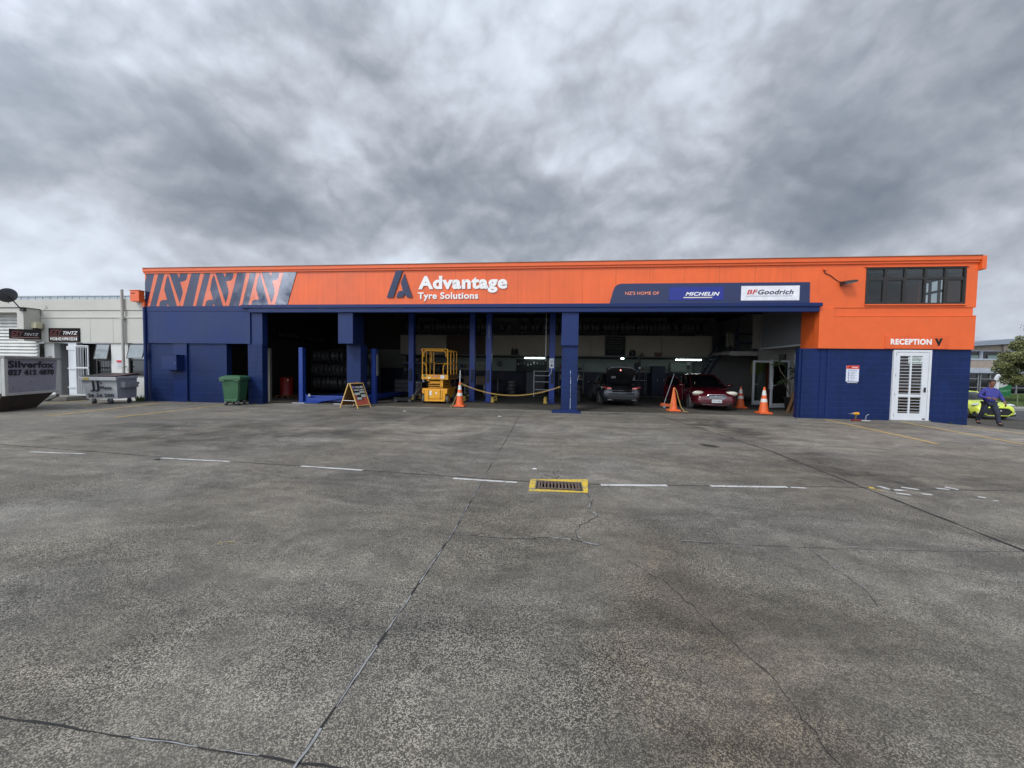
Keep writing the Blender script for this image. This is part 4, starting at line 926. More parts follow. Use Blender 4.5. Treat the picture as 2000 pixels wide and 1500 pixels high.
# left bay rack runs back along the wall
rack('tyre_rack', 'three level steel tyre rack behind the alignment hoist', -13.7, -9.9, 6.2, 6.8, (.25, 1.02, 1.8), 2.6, base=0)
tyres(-13.6, -9.9, 6.5, .30, 'black tyre on the bottom level of the rack behind the alignment hoist', 'tyres on the bottom level of the left rack', seed=6, step=.25, rz0=.3)
tyres(-13.6, -9.9, 6.5, 1.06, 'black tyre on the middle level of the rack behind the alignment hoist', 'tyres on the middle level of the left rack', seed=7, step=.25, rz0=-.25, skip=.03)
tyres(-13.6, -9.9, 6.5, 1.84, 'black tyre on the top level of the rack behind the alignment hoist', 'tyres on the top level of the left rack', seed=8, step=.27, rz0=.25, skip=.2)
rack('tyre_rack', 'low steel tyre rack at the back between hoist posts', -9.2, -7.0, 8.6, 9.1, (.3, 1.1), 1.9)
tyres(-9.1, -7.0, 8.85, 1.14, 'black tyre on the low rack behind the left column', 'tyres on the low back rack', seed=9, step=.26)
tyres(-9.1, -7.0, 8.85, .34, 'black tyre at the foot of the low rack behind the left column', 'tyres at the foot of the low back rack', seed=10, step=.26)

# red drum on a pallet
t = T('oil_drum', 'dark red oil drum standing on a small timber pallet by the left bay wall', 'drum', (-13.05, 3.3, .12))
f = MB(); f.lathe([(.27, 0), (.29, .01), (.285, .03), (.285, .29), (.295, .30), (.285, .31), (.285, .58), (.295, .59), (.285, .60), (.285, .85), (.295, .87), (.27, .88)], seg=28); f.build('body', m_red, t, True)
f = MB(); f.box(.19, .235, -.19, -.18, .5, .58); f.b.faces.ensure_lookup_table(); bmesh.ops.translate(f.b, verts=f.b.verts, vec=(0, -.02, .2)); f.build('label', m_offw, t)
f = MB(); f.box(-13.4, -12.7, 2.95, 3.65, .09, .12)
for x in (-13.4, -13.09, -12.78): f.box(x, x+.08, 2.95, 3.65, 0, .09)
f.build('pallet', m_wood, label='small timber pallet under the dark red oil drum', cat='pallet')
# things on the left walls
f = MB(); f.box(-12.12, -11.98, .50, .53, .98, 2.62); f.box(-12.14, -11.96, .49, .54, 2.2, 2.62); f.build('switchboard', mat('grey_panel', (.24, .23, .20), .5), label='tall pale switch panel just inside the left bay opening', cat='switchboard')
f = MB(); f.box(-12.25, -12.1, 1.0, 1.12, 0, 2.3, .01); f.build('wall_duct', mat('duct_grey', (.14, .13, .11), .6), label='grey vertical duct beside the switch panel in the left bay', cat='duct')
m_tl = mat('faded_letter', (.16, .16, .14), .6)
for y0, y1, z0, z1, tx, lb in ((5.1, 7.0, 3.05, 3.55, 'GOODYEAR', 'faded dark wall sign reading GOODYEAR high on the left bay wall'), (7.6, 9.5, 3.0, 3.5, 'DUNLOP', 'faded dark wall sign reading DUNLOP further back on the left bay wall')):
    S = T('wall_sign', lb, 'sign'); M = Matrix.Translation((-14.99, y0, z0)) @ Matrix.Rotation(R(90), 4, 'Z')
    f = MB(); f.box(0, y1-y0, -.03, 0, 0, z1-z0); f.build('board', m_dark, S, M=M)
    text(tx, .12, y1-y0-.12, .14, z1-z0-.14, -.031, m_tl, S, bold=.02, M=M)
# board CUSTOMERS
S = T('customer_notice_board', 'black framed notice board with pale capitals hanging in front of the mezzanine', 'notice board')
f = MB(); f.box(3.05, 4.20, 8.90, 8.94, 2.46, 3.60); f.build('board', m_dark, S)
part2 = frame2d(3.03, 4.22, 2.44, 3.62, .03, 8.88, 8.90); part2.build('frame', mat('frame_grey', (.10, .10, .09), .6), S)
m_bl = mat('board_letter', (.10, .10, .095), .7)
for k, (tx, a, b) in enumerate((('CUSTOMERS', 3.14, 4.1), ('PLEASE ALLOW', 3.14, 4.1), ('OUR STAFF TO', 3.16, 4.08), ('MOVE YOUR CAR', 3.12, 4.12), ('IN THE RAMPS', 3.16, 4.08))):
    z = (3.40, 3.26, 3.13, 2.99, 2.85)[k]; text(tx, a, b, z, z+(.11 if k == 0 else .075), 8.90, m_bl, S, bold=.02)
f = MB(); f.box(3.2, 4.05, 8.896, 8.9, 2.74, 2.75); f.box(3.25, 4.0, 8.896, 8.9, 2.66, 2.67); f.build('small_print', m_bl, S)
# things on the mezzanine edge
t = T('barrel', 'dark rounded barrel on the mezzanine ledge right of the notice board', 'barrel', (4.62, 8.86, 2.42)); f = MB(); f.lathe([(.13, 0), (.18, .08), (.19, .2), (.17, .3), (.10, .36), (.02, .37)], seg=20); f.build('body', m_black, t, True)
t = T('warning_triangle_sign', 'small triangular warning sign on the mezzanine ledge', 'sign', (5.15, 8.84, 2.42)); f = MB(); f.prism([(-.15, 0), (.15, 0), (0, .26)], -.02, 0); f.build('plate', mat('tri_red', (.05, .02, .015), .6), t); f = MB(); f.prism([(-.09, .03), (.09, .03), (0, .18)], -.026, -.0205); f.build('centre', mat('tri_yel', (.12, .10, .06), .6), t)
f = MB(); f.box(5.9, 6.28, 8.8, 8.98, 2.42, 2.66, .005); f.build('cardboard_box', mat('brown_card', (.10, .045, .03), .7), label='small reddish brown box on the mezzanine ledge', cat='box')
t = T('gas_bottles', 'pair of dark bottles standing on the mezzanine ledge, middle bay', 'bottles', (-2.35, 8.86, 2.42))
for x in (-.1, .12): f = MB(); f.lathe([(.09, 0), (.09, .28), (.04, .36), (.03, .44)], (x, 0, 0), seg=16); f.build('bottle', m_black, t, True)
# lights
def tube(label, x0, x1, y, z, on=True):
    t = T('fluorescent_light', label, 'light', (x0, y, z)); f = MB(); f.box(0, x1-x0, -.05, .05, .03, .07); f.build('fitting', m_offw if on else m_intw, t)
    f = MB(); f.cyl((.02, 0, 0), (x1-x0-.02, 0, 0), .03 if on else .015, seg=10); f.build('tube', m_lit if on else m_intw, t, True)
tube('lit fluorescent tube above the maroon car at the back', 7.25, 8.75, 9.5, 2.27)
tube('lit fluorescent tube behind the right two post hoist', -1.78, -.5, 9.3, 2.27)
tube('short dim fluorescent tube under the customer notice board', 4.0, 4.22, 9.2, 2.30)
# back of the workshop
def cabinet(name, label, x0, x1, y, z0, z1, m, doors=2, dep=.5):
    t = T(name, label, 'cabinet', (x0, y, z0)); f = MB(); f.box(0, x1-x0, 0, dep, 0, z1-z0, .01); f.build('body', m, t)
    wd = (x1-x0)/doors
    for k in range(doors):
        f = MB(); f.box(wd*k+.02, wd*(k+1)-.02, -.012, -.001, .03, z1-z0-.03, .003); d = f.build('door', m, t); f = MB(); f.box(wd*(k+1)-.08, wd*(k+1)-.05, -.03, -.012, (z1-z0)*.5, (z1-z0)*.5+.12); f.build('handle', m_steel, d)
cabinet('tool_cabinet', 'dark grey tool cabinet against the back wall, middle bay', -1.7, -.5, 10.2, 0, 1.45, mat('cab_grey', (.015, .016, .02), .45), 2)
cabinet('tool_cabinet', 'navy steel cabinet beside the stair at the back of the right bay', 6.2, 7.0, 10.6, 0, 1.9, m_intn, 2)
cabinet('wall_cupboard', 'pale green cupboard on the back wall above the maroon car', 7.6, 8.6, 11.5, 1.55, 2.1, m_intg, 2, .4)
t = T('workbench', 'timber topped workbench at the back of the middle bay', 'workbench', (-6.6, 10.6, 0)); f = MB(); f.box(0, 3.1, 0, .7, .86, .92); f.build('top', m_wood, t)
for x in (.05, 1.5, 2.95): f = MB(); f.box(x, x+.08, .05, .13, 0, .86); f.build('leg', m_intw, t)
t = T('work_table', 'pale panel fronted bench between the two post hoists', 'bench', (-5.3, 8.2, 0)); f = MB(); f.box(0, 1.3, 0, .04, .62, 1.12); f.box(0, 1.3, .04, .6, 1.08, 1.12); f.build('panel', mat('ply', (.13, .09, .055), .7), t)
for x in (.03, 1.2): f = MB(); f.box(x, x+.06, .05, .11, 0, 1.08); f.build('leg', m_steel, t)
t = T('fan_belt_rack', 'row of belts hanging above the bench between the hoists', 'belts', (-5.4, 8.6, 1.2))
for k in range(11): f = MB(); f.tube([(k*.13, 0, .75), (k*.13+.03, 0, .4), (k*.13, 0, .02), (k*.13-.03, 0, .4), (k*.13, 0, .75)], .012, 5); f.build('belt', mat('belt_tan', (.20, .17, .10), .6), t)
f = MB(); f.cyl((-.05, 0, .76), (1.4, 0, .76), .012, seg=6); f.build('rail', m_steel, t)
t = T('tool_board', 'dark board of round hanging tools behind the right hoist', 'tool board', (-2.3, 9.6, 1.45)); f = MB(); f.box(0, 1.9, 0, .03, 0, .75); f.build('board', m_dark, t)
rs = random.Random(3)
for k in range(9):
    x = .12+k*.2; f = MB(); f.cyl((x, -.02, .45+rs.uniform(-.12, .15)), (x, 0, .45), .035+rs.random()*.02, seg=12); f.build('tool', m_galv, t)
t = T('shelf_unit', 'open steel shelf unit left of the blue column', 'shelf', (-1.1, 7.6, 0))
for x in (0, .9): f = MB(); f.box(x, x+.04, 0, .4, 0, 1.5); f.build('post', m_galv, t)
for z in (.4, .85, 1.2, 1.46): f = MB(); f.box(0, .94, -.01, .41, z, z+.03); f.build('shelf', m_galv, t)
t = T('drawer_trolley', 'dark drawer trolley behind the left column', 'trolley', (-9.2, 7.2, .1)); f = MB(); f.box(0, 1.1, 0, .5, 0, .82, .01); f.build('body', m_dark, t)
for z in (.05, .3, .55): f = MB(); f.box(.03, 1.07, -.02, 0, z, z+.2, .004); f.build('drawer', mat('cab_grey', (0, 0, 0)), t)
# machine behind the scissor lift, low black jack
t = T('tyre_changer', 'dark red and black tyre changing machine behind the scissor lift', 'tyre machine', (-7.35, 5.6, 0))
f = MB(); f.box(-.35, .35, 0, .6, 0, .75, .03); f.build('cabinet', mat('machine_red', (.06, .008, .008), .5), t)
f = MB(); f.cyl((0, .3, .75), (0, .3, .82), .30, seg=24); f.build('turntable', m_steel, t)
f = MB(); f.box(-.08, .08, .62, .78, 0, 1.95, .01); f.box(-.9, .5, .3, .78, 1.75, 1.88, .02); f.build('column', m_intn, t)
f = MB(); f.cyl((.0, .30, 1.1), (0, .30, 1.9), .03); f.box(-.08, .12, .2, .4, 1.9, 2.1, .02); f.build('mount_arm', m_black, t)
f = MB(); f.box(.35, .46, .1, .25, .8, 1.0); f.build('switch', m_offw, t)
t = T('floor_jack', 'low black floor jack lying left of the scissor lift wheels', 'jack', (-6.55, 2.6, 0), R(20))
f = MB(); f.box(-.6, .1, -.22, -.16, .05, .18, .01); f.box(-.6, .1, .16, .22, .05, .18, .01); f.box(-.65, -.4, -.16, .16, .06, .22, .02); f.hexa([Vector(p) for p in ((-.4, -.06, .08), (.1, -.06, .08), (.1, .06, .08), (-.4, .06, .08), (-.4, -.06, .15), (.12, -.06, .24), (.12, .06, .24), (-.4, .06, .15))]); f.build('frame', m_black, t)
for x, y in ((-.55, -.26), (-.55, .26), (.05, -.26), (.05, .26)): f = MB(); f.cyl((x, y-.03, .07), (x, y+.03, .07), .07, seg=14); f.build('wheel', m_rubber, t)
f = MB(); f.tube([(.1, 0, .15), (.5, .1, .62)], .02); f.build('handle', m_intw, t)
t = T('crane_frame', 'grey steel engine crane leg frame leaning behind the floor jack', 'crane', (-6.3, 3.3, 0)); f = MB(); f.tube([(-.25, 0, 0), (-.05, 0, .85)], .045, 4); f.tube([(.28, 0, 0), (.08, 0, .85)], .045, 4); f.tube([(-.12, 0, .85), (.14, 0, .85)], .05, 4); f.tube([(-.2, 0, .3), (.2, 0, .3)], .03, 4); f.build('frame', mat('crane_grey', (.05, .055, .055), .5), t)
# orange trolley jack with long handle, pole by the grey car
t = T('trolley_jack', 'orange trolley jack with a long silver handle beside the plain cone', 'jack', (4.95, 2.75, 0), R(8))
f = MB(); f.box(-.30, .30, -.15, -.10, .06, .17, .01); f.box(-.30, .30, .10, .15, .06, .17, .01); f.box(-.34, -.12, -.10, .10, .07, .20, .02); f.build('frame', mat('jack_orange', (.62, .12, .03), .5), t)
for x in (-.25, .25): f = MB(); f.cyl((x, -.18, .06), (x, .18, .06), .055, seg=14); f.build('wheel', m_galv, t)
f = MB(); f.tube([(-.2, 0, .16), (.23, .05, 1.45)], .016, 8); f.build('handle', m_galv, t)
t = T('lever_bar', 'silver lever bar leaning by a black machine left of the grey car', 'bar', (1.05, 4.4, 0)); f = MB(); f.tube([(0, 0, .55), (.22, .1, 1.38)], .018); f.build('bar', m_galv, t)
t = T('wheel_balancer', 'black wheel balancer left of the grey car behind the column', 'machine', (1.0, 4.6, 0)); f = MB(); f.box(-.25, .35, 0, .5, 0, .62, .03); f.box(-.2, .3, .1, .4, .62, .86, .03); f.build('body', m_black, t); f = MB(); f.lathe([(.16, -.04), (.30, -.05), (.32, 0), (.30, .05), (.16, .04)], (-.1, -.12, .5), 'Y', 20); f.build('wheel', m_rubber, t, True)
# hose reel / stand in front of the back wall
t = T('exhaust_stand', 'dark stand with a silver gauge behind the grey car', 'stand', (4.9, 8.2, 0)); f = MB(); f.cyl((0, 0, 0), (0, 0, 2.3), .05); f.cyl((0, 0, 0), (0, 0, .04), .22); f.build('post', m_black, t); f = MB(); f.cyl((0, -.06, 1.75), (0, -.02, 1.75), .06); f.build('gauge', m_galv, t)
for k, (x, z) in enumerate(((5.5, 1.5), (8.4, 1.75))):
    f = MB(); f.box(x, x+.5, 11.9, 11.96, z, z+.35); f.build('wall_poster', mat('poster_dim', (.16, .16, .13), .7), label=('dim poster on the back wall behind the grey car', 'dim poster on the back wall right of the green cupboard')[k], cat='poster')
# switch box next to the blue column
t = T('switch_box', 'white electric switch box on the left flank of the blue column', 'switch box', (-.06, 2.2, 1.62)); f = MB(); f.box(-.10, .10, -.08, 0, 0, .42, .01); f.build('body', m_white, t); f = MB(); f.cyl((0, -.1, .12), (0, -.08, .12), .045); f.build('knob', m_black, t); f = MB(); f.box(-.06, .06, -.085, -.08, .22, .34); f.build('plate', m_galv, t)
f = MB(); f.tube([(0, -.04, 0), (-.02, -.05, -.2), (-.12, -.03, -.32)], .015); f.build('cable', m_galv, t); f = MB(); f.cyl((-.26, 0, .3), (-.26, 0, 3.0), .015); f.build('conduit', m_galv, t)
# stair and landing at the right
t = T('staircase', 'steep dark timber stair rising to the landing at the back right', 'stairs', (0, 0, 0))
sa, sb = Vector((7.9, 8.3, .1)), Vector((9.35, 8.3, 2.6))
for dy in (0, .85): f = MB(); f.hexa([sa+Vector((-.02, dy, -.14)), sa+Vector((.02, dy+.04, -.14)), sb+Vector((.02, dy+.04, -.14)), sb+Vector((-.02, dy, -.14)), sa+Vector((-.02, dy, .12)), sa+Vector((.02, dy+.04, .12)), sb+Vector((.02, dy+.04, .12)), sb+Vector((-.02, dy, .12))]); f.build('stringer', m_intn, t)
for k in range(11): p = sa.lerp(sb, (k+.5)/11); f = MB(); f.box(p.x-.12, p.x+.12, p.y+.05, p.y+.85, p.z, p.z+.03); f.build('tread', m_intn, t)
f = MB(); f.tube([sa+Vector((0, 0, .95)), sb+Vector((0, 0, .95)), Vector((9.35, 7.0, 3.55))], .035, 6); f.tube([sa, sa+Vector((0, 0, .95))], .035, 6); f.build('handrail', m_intn, t)
t = T('landing_rail', 'dark timber railing on the landing above the glass doors', 'railing', (0, 0, 0))
for x in (9.15, 9.42, 10.30): f = MB(); f.box(x, x+.09, 6.72, 6.80, 2.66, 4.55 if x > 9.3 else 3.6); f.build('post', m_intn, t)
for z in (3.05, 3.50): f = MB(); f.box(9.24, 10.34, 6.73, 6.77, z, z+.10); f.build('rail', m_intn, t)
t = T('hanging_towel', 'pale striped towel hung over the landing railing', 'towel', (9.10, 6.68, 2.9)); f = MB()
rs = random.Random(11); P_ = [[f.b.verts.new((-.22+.045*i, .03*math.sin(i*2.1)+.01*rs.random(), .72-.1*j-(.05*math.sin(i) if j == 7 else 0))) for i in range(9)] for j in range(8)]
for j in range(7):
    for i in range(8): f.b.faces.new((P_[j][i], P_[j][i+1], P_[j+1][i+1], P_[j+1][i]))
o = f.build('cloth', mat('towel', (.15, .14, .10), .9), t, True); o.modifiers.new('s', 'SOLIDIFY').thickness = .015
# glass doors
def gdoor(label, p0, p1, h, w_=.09, kick=.10):
    p0, p1 = Vector(p0), Vector(p1); d = p1-p0; Ln = d.length; t = T('glass_door', label, 'door', (p0.x, p0.y, 0), math.atan2(d.y, d.x))
    f = frame2d(0, Ln, .03, h, w_, -.025, .025); f.box(w_, Ln-w_, -.024, .024, .03+w_, .03+w_+kick); f.build('frame', m_white, t)
    f = MB(); f.box(w_, Ln-w_, -.004, .004, .03+w_+kick, h-w_); f.build('pane', m_glass, t)
    f = MB(); f.box(w_-.07, w_-.02, -.06, -.026, .86, 1.14, .005); f.cyl((w_-.04, -.07, 1.02), (w_+.12, -.07, 1.02), .011); f.build('handle', m_white, t)
    return t
gdoor('left leaf of the open white framed glass doors, set further back', (9.52, 5.2), (10.42, 5.35), 2.15)
gdoor('right leaf of the open white framed glass doors, nearer the plant', (9.47, 3.58), (10.42, 3.95), 2.13)
t = T('strip_curtain', 'yellow striped curtain hanging behind the left glass door', 'curtain', (9.72, 5.75, 1.45))
rs = random.Random(4)
for k in range(9): f = MB(); f.box(k*.075, k*.075+.05, 0, .01, rs.uniform(0, .18), .62); f.build('strip', mat('strip_yellow', (.30, .28, .03), .6), t)
t = T('wall_vent', 'dark louvred vent in the office wall above the right glass door', 'vent', (10.44, 4.35, 2.16)); 
f = MB(); f.box(0, .05, 0, .5, 0, .26); f.build('frame', m_black, t)
for k in range(4): f = MB(); f.box(-.012, 0, .03, .47, .03+k*.055, .06+k*.055); f.build('slat', m_intw, t)
# pot plant
t = T('potted_plant', 'spiky leaved dracaena in a tall dark pot at the right end of the bay', 'plant', (9.80, 2.70, 0))
f = MB(); f.lathe([(.17, 0), (.19, .02), (.25, .50), (.27, .52), (.27, .56), (.24, .56), (.22, .50)], seg=4); o = f.build('pot', m_black, t); o.rotation_euler.z = R(45)
m_trk = mat('cane', (.16, .13, .09), .8, var=.3); m_leaf = mat('dark_leaf', (.055, .085, .035), .45, var=.3)
canes = [((0, 0, .5), (-.05, 0, 1.1), (-.42, .05, 1.65), (-.55, 0, 2.0)), ((.03, 0, .5), (.10, 0, 1.2), (.14, .05, 1.72)), ((.06, .05, .5), (-.1, .1, .9), (-.25, .1, 1.25))]
f = MB()
for c_ in canes: f.tube(c_, .02, 6)
f.build('stem', m_trk, t, True)
f = MB(); rs = random.Random(9)
for c_, n, ln in ((canes[0], 26, .48), (canes[1], 34, .5), (canes[2], 22, .42), (((0, 0, 0), (.14, 0, 1.45)), 18, .35)):
    top = Vector(c_[-1])
    for k in range(n):
        a = rs.uniform(0, 6.28); e = rs.uniform(-.35, 1.2); d = Vector((math.cos(a)*math.cos(e), math.sin(a)*math.cos(e), math.sin(e)))
        s = d.orthogonal().normalized(); s = (s-d*s.dot(d)).normalized()*.024; l = ln*rs.uniform(.6, 1)
        p0 = top+Vector((0, 0, rs.uniform(-.12, .05))); p1 = p0+d*l*.55+Vector((0, 0, -.02)); p2 = p0+d*l+Vector((0, 0, -.14*l/.4))
        v = [f.b.verts.new(q) for q in (p0-s*.6, p0+s*.6, p1+s, p1-s, p2)]
        f.b.faces.new((v[0], v[1], v[2], v[3])); f.b.faces.new((v[3], v[2], v[4]))
f.build('leaves', m_leaf, t)
t = T('timber_offcuts', 'brown timber boards leaning against the reception pier beside the pot', 'timber', (9.55, 1.7, 0))
for k, (dx, l) in enumerate(((0, 1.0), (.09, 1.25), (.17, .8), (-.10, .9))):
    f = MB(); f.hexa([Vector((dx-.3, k*.05, 0)), Vector((dx-.2, k*.05, 0)), Vector((dx-.2, k*.05+.03, 0)), Vector((dx-.3, k*.05+.03, 0)), Vector((dx-.02, k*.05, l)), Vector((dx+.08, k*.05, l)), Vector((dx+.08, k*.05+.03, l)), Vector((dx-.02, k*.05+.03, l))]); f.build('board', m_wood, t)
cabinet('low_cabinet', 'pale grey low cabinet between the maroon car and the glass doors', 8.6, 9.5, 6.0, 0, .85, mat('low_cab', (.07, .068, .065), .6), 2)
t = T('red_case', 'dark red tool case on the floor inside the right glass door', 'tool case', (10.15, 4.6, 0)); f = MB(); f.box(-.2, .2, 0, .3, 0, .75, .02); f.build('body', mat('case_red', (.10, .012, .010), .5), t); f = MB(); f.box(-.22, .22, -.01, .31, .75, .8); f.build('lid', m_black, t)
# reception furniture behind the barred door
t = T('reception_desk', 'dim reception desk seen through the barred door', 'desk', (11.2, 2.6, 0)); f = MB(); f.box(0, 1.8, 0, .6, 0, 1.0, .01); f.build('body', mat('desk', (.08, .07, .06), .6), t); f = MB(); f.box(.3, .8, .1, .2, 1.0, 1.32); f.box(.5, .6, .1, .25, 1.0, 1.05); f.build('monitor', m_black, t); f = MB(); f.box(1.0, 1.5, .05, .4, 1.0, 1.1); f.build('papers', m_white, t)
tube('lit ceiling tube in the reception behind the barred door', 11.7, 12.4, 2.2, 2.30)
f = MB(); f.box(11.4, 12.6, 4.15, 4.19, 1.2, 2.0); f.build('wall_poster', mat('poster_grey', (.25, .27, .27), .6), label='grey wall planner at the back of the reception', cat='poster')
# cordless drill outside
t = T('cordless_drill', 'yellow and black cordless drill standing on the ground by the reception wall', 'drill', (9.98, -.42, 0), R(15))
f = MB(); f.box(-.10, .22, -.04, .04, .0, .055, .012); f.build('battery', mat('drill_red', (.20, .02, .015), .5), t)
f = MB(); f.tube([(.04, 0, .05), (.03, 0, .12), (.05, 0, .20)], [.024, .020, .026], 10); f.build('grip', mat('drill_grip', (.10, .07, .02), .5), t, True)
f = MB(); f.cyl((-.05, 0, .245), (.12, 0, .245), .040, .046, seg=16); f.ball((.12, 0, .245), (.03, .046, .046), 12); f.build('motor_housing', m_yel, t, True)
f = MB(); f.cyl((-.13, 0, .245), (-.05, 0, .245), .018, .030, seg=12); f.cyl((-.24, 0, .245), (-.13, 0, .245), .007, seg=8); f.build('chuck', m_galv, t, True)
f = MB(); f.box(.24, .52, -.08, .02, .006, .02); f.build('paper_scrap', m_white, t)
t = T('small_bracket', 'small metal bracket lying against the wall right of the drill', 'bracket', (10.55, -.1, 0)); f = MB(); f.tube([(0, 0, .02), (.02, 0, .16), (.10, 0, .2)], .012, 6); f.build('body', m_galv, t)
for i, (x, y, s) in enumerate(((-1.7, -1.9, .07), (-6.3, -8.7, .05), (-.25, -8.3, .04), (8.3, -.2, .05), (-5.2, -1.2, .06))):
    f = MB(); f.ball((0, 0, .008), (s, s*.6, .012), 8); f.build('litter', mat('scrap_dark' if i % 2 else 'scrap_pale', (.03, .03, .03) if i % 2 else (.5, .5, .5), .7), loc=(x, y, 0), label='small scrap of litter lying on the yard concrete', cat='litter', group='scraps of litter on the yard')

# clutter of a working shop
rs = random.Random(31)
m_bx = [mat('card_tan', (.20, .13, .075), .75, var=.2), mat('card_pale', (.30, .29, .26), .7, var=.2), mat('tin_blue', (.02, .05, .16), .45), mat('tin_red', (.22, .02, .015), .45), mat('tin_dark', (.03, .03, .035), .5)]
def storage(label, x0, x1, y, levels, h, grp, n=9):
    t = T('storage_shelf', label, 'shelf', (x0, y, 0))
    w_ = x1-x0
    for x in (0, w_): 
        for yy in (0, .45): f = MB(); f.box(x-.02, x+.02, yy-.02, yy+.02, 0, h); f.build('post', m_intw, t)
    for z in levels: f = MB(); f.box(-.03, w_+.03, -.02, .47, z, z+.03); f.build('shelf', m_galv, t)
    for z in levels:
        x = .05
        while x < w_-.3:
            bw, bh = rs.uniform(.16, .38), rs.uniform(.14, .32); k = rs.randrange(5)
            f = MB()
            if k in (2, 4): f.lathe([(bw*.35, 0), (bw*.35, bh*.75), (bw*.12, bh*.9), (bw*.12, bh)], (bw/2, .1, 0), seg=14)
            else: f.box(0, bw, 0, .35, 0, bh, .004)
            f.build(('carton', 'carton', 'oil_bottle', 'carton', 'oil_bottle')[k], m_bx[k], loc=(x0+x, y+.04, z+.03), label=('cardboard carton on the %s' if k not in (2, 4) else 'dark oil bottle on the %s') % grp, cat=('carton' if k not in (2, 4) else 'bottle'), group=('cartons on the ' if k not in (2, 4) else 'bottles on the ')+grp, smooth=k in (2, 4))
            x += bw+rs.uniform(.02, .15)
storage('steel storage shelf with cartons behind the yellow lift', -7.6, -5.6, 11.2, (.35, .95, 1.55), 1.95, 'steel shelf behind the yellow lift')
storage('steel storage shelf with cartons behind the right hoist post', .4, 2.0, 11.2, (.35, .95, 1.55), 1.95, 'steel shelf left of the grey car')
storage('steel storage shelf with cartons behind the orange jack handle', 4.6, 6.0, 11.2, (.95, 1.55), 1.95, 'steel shelf behind the orange jack')
for i, (x, y, n) in enumerate(((-2.6, 9.9, 4), (1.2, 9.2, 5), (4.2, 9.6, 3), (-4.6, 6.9, 3), (8.0, 8.6, 4))):
    lb = ('behind the middle hoist posts', 'left of the grey car', 'right of the grey car', 'between the two hoists', 'behind the maroon car')[i]
    for k in range(n):
        o = dup(t0, (x+rs.uniform(-.03, .03), y, .11+.215*k), 0, 'black tyre lying in the floor stack '+lb, 'tyres stacked flat on the floor '+lb); o.rotation_euler = (0, R(90), 0)
for i, (x, z) in enumerate(((-3.3, 1.9), (1.0, 1.95), (5.0, 1.9))):
    lb = ('behind the middle hoist posts', 'right of the blue column', 'above the orange jack handle')[i]
    t = T('hose_reel', 'round dark hose reel under the mezzanine '+lb, 'hose reel', (x, 9.2, z)); f = MB(); f.lathe([(.06, -.08), (.17, -.08), (.19, -.05), (.19, .05), (.17, .08), (.06, .08)], (0, 0, 0), 'Y', 20); f.build('drum', m_black, t, True)
    f = MB(); f.tube([(.17, 0, -.02), (.18, 0, -.5), (.12, 0, -1.0)], .012, 6); f.build('hose', mat('hose_red', (.18, .03, .02), .5), t)
f = MB(); f.box(7.75, 7.95, 9.0, 9.02, 1.95, 2.25)
f.build('wall_clock', m_white, label='small white card hanging at the right end of the lit tube', cat='card')
# weeds at the foot of the walls
m_weed = mat('weed', (.05, .075, .02), .7, var=.3)
for i, (x, y, n, h) in enumerate(((-16.95, -.18, 60, .30), (-14.9, -.05, 14, .07), (-11.9, -.06, 12, .06), (10.9, -.03, 12, .06), (13.2, -.03, 14, .08))):
    f = MB(); rs2 = random.Random(i)
    for k in range(n):
        a = rs2.uniform(0, 6.28); r_ = rs2.uniform(0, h*.6); p = Vector((math.cos(a)*r_, math.sin(a)*r_*.6, 0)); q = p+Vector((rs2.uniform(-.5, .5)*h, rs2.uniform(-.4, .2)*h, h*rs2.uniform(.5, 1))); s = Vector((.012, .004, 0))
        v = [f.b.verts.new(w) for w in (p-s, p+s, p.lerp(q, .6)+s, q)]; f.b.faces.new(v)
    f.build('weed', m_weed, loc=(x, y, gz(x)), label=('leafy weed tuft at the corner by the silver bin', 'tiny weed at the foot of the left navy wall', 'tiny weed at the foot of the left pier', 'tiny weed left of the white reception door', 'tiny weed right of the white reception door')[i], cat='weed')
# ================================================================ neighbour building on the left
m_nb = mat('beige_render', (.50, .49, .44), .7, var=.07, vs=.8, bump=.15, bs=30)
m_nbw = mat('pale_wall', (.62, .62, .59), .65, var=.07, vs=1)
m_nbd = mat('grey_recess', (.26, .26, .27), .7, var=.08)
NBT = T('neighbour_building', 'low beige commercial unit with roller door adjoining the orange and navy workshop', 'building', (0, 0, 0))
def npart(name, mb, m, parent=None, label=None): return mb.build(name, m, parent or NBT, label=label)
NX0, NX1 = -40.0, XL-.04
f = MB(); f.box(NX0, NX1, .0, .2, 3.78, 4.24); f.box(NX0, NX1, .03, .2, 3.5, 3.765); f.box(NX0, NX1, -.02, .2, 3.46, 3.5); f.box(NX0, NX1, .01, .2, 2.41, 3.46); npart('fascia', f, m_nb)
f = MB(); f.box(NX0, NX1, .04, .2, 3.765, 3.78); npart('shadow_groove', f, mat('groove', (.10, .10, .09), .8))
f = MB(); f.box(NX0, NX1, .7, .76, 4.0, 4.50)
for k in range(60): x = NX0+.38*k; f.box(x, x+.05, .685, .70, 4.24, 4.5)
f.box(NX0, NX1, .2, 12, 4.1, 4.2); npart('metal_roof', f, mat('roof_steel', (.34, .38, .40), .45, metal=.3))
f = MB(); f.box(NX0, NX1, .66, .80, 4.50, 4.54); npart('ridge_flashing', f, m_galv)
f = MB()
for x in (-19.5, -18.4, -17.75): f.box(x-.006, x+.006, .006, .0105, 2.42, 3.44)
npart('sheet_joint', f, mat('nb_joint', (.34, .33, .30), .8))
f = MB(); f.box(-18.62, -17.8, .08, .25, -.1, 2.41); f.box(-17.8, NX1, .10, .25, -.1, 1.62); f.box(NX0, -22.0, .6, .8, 0, 2.41); npart('wall', f, m_nbw)
f = MB(); f.box(-21.95, -21.46, .12, .3, 0, 2.41); npart('pilaster', f, m_nbw)
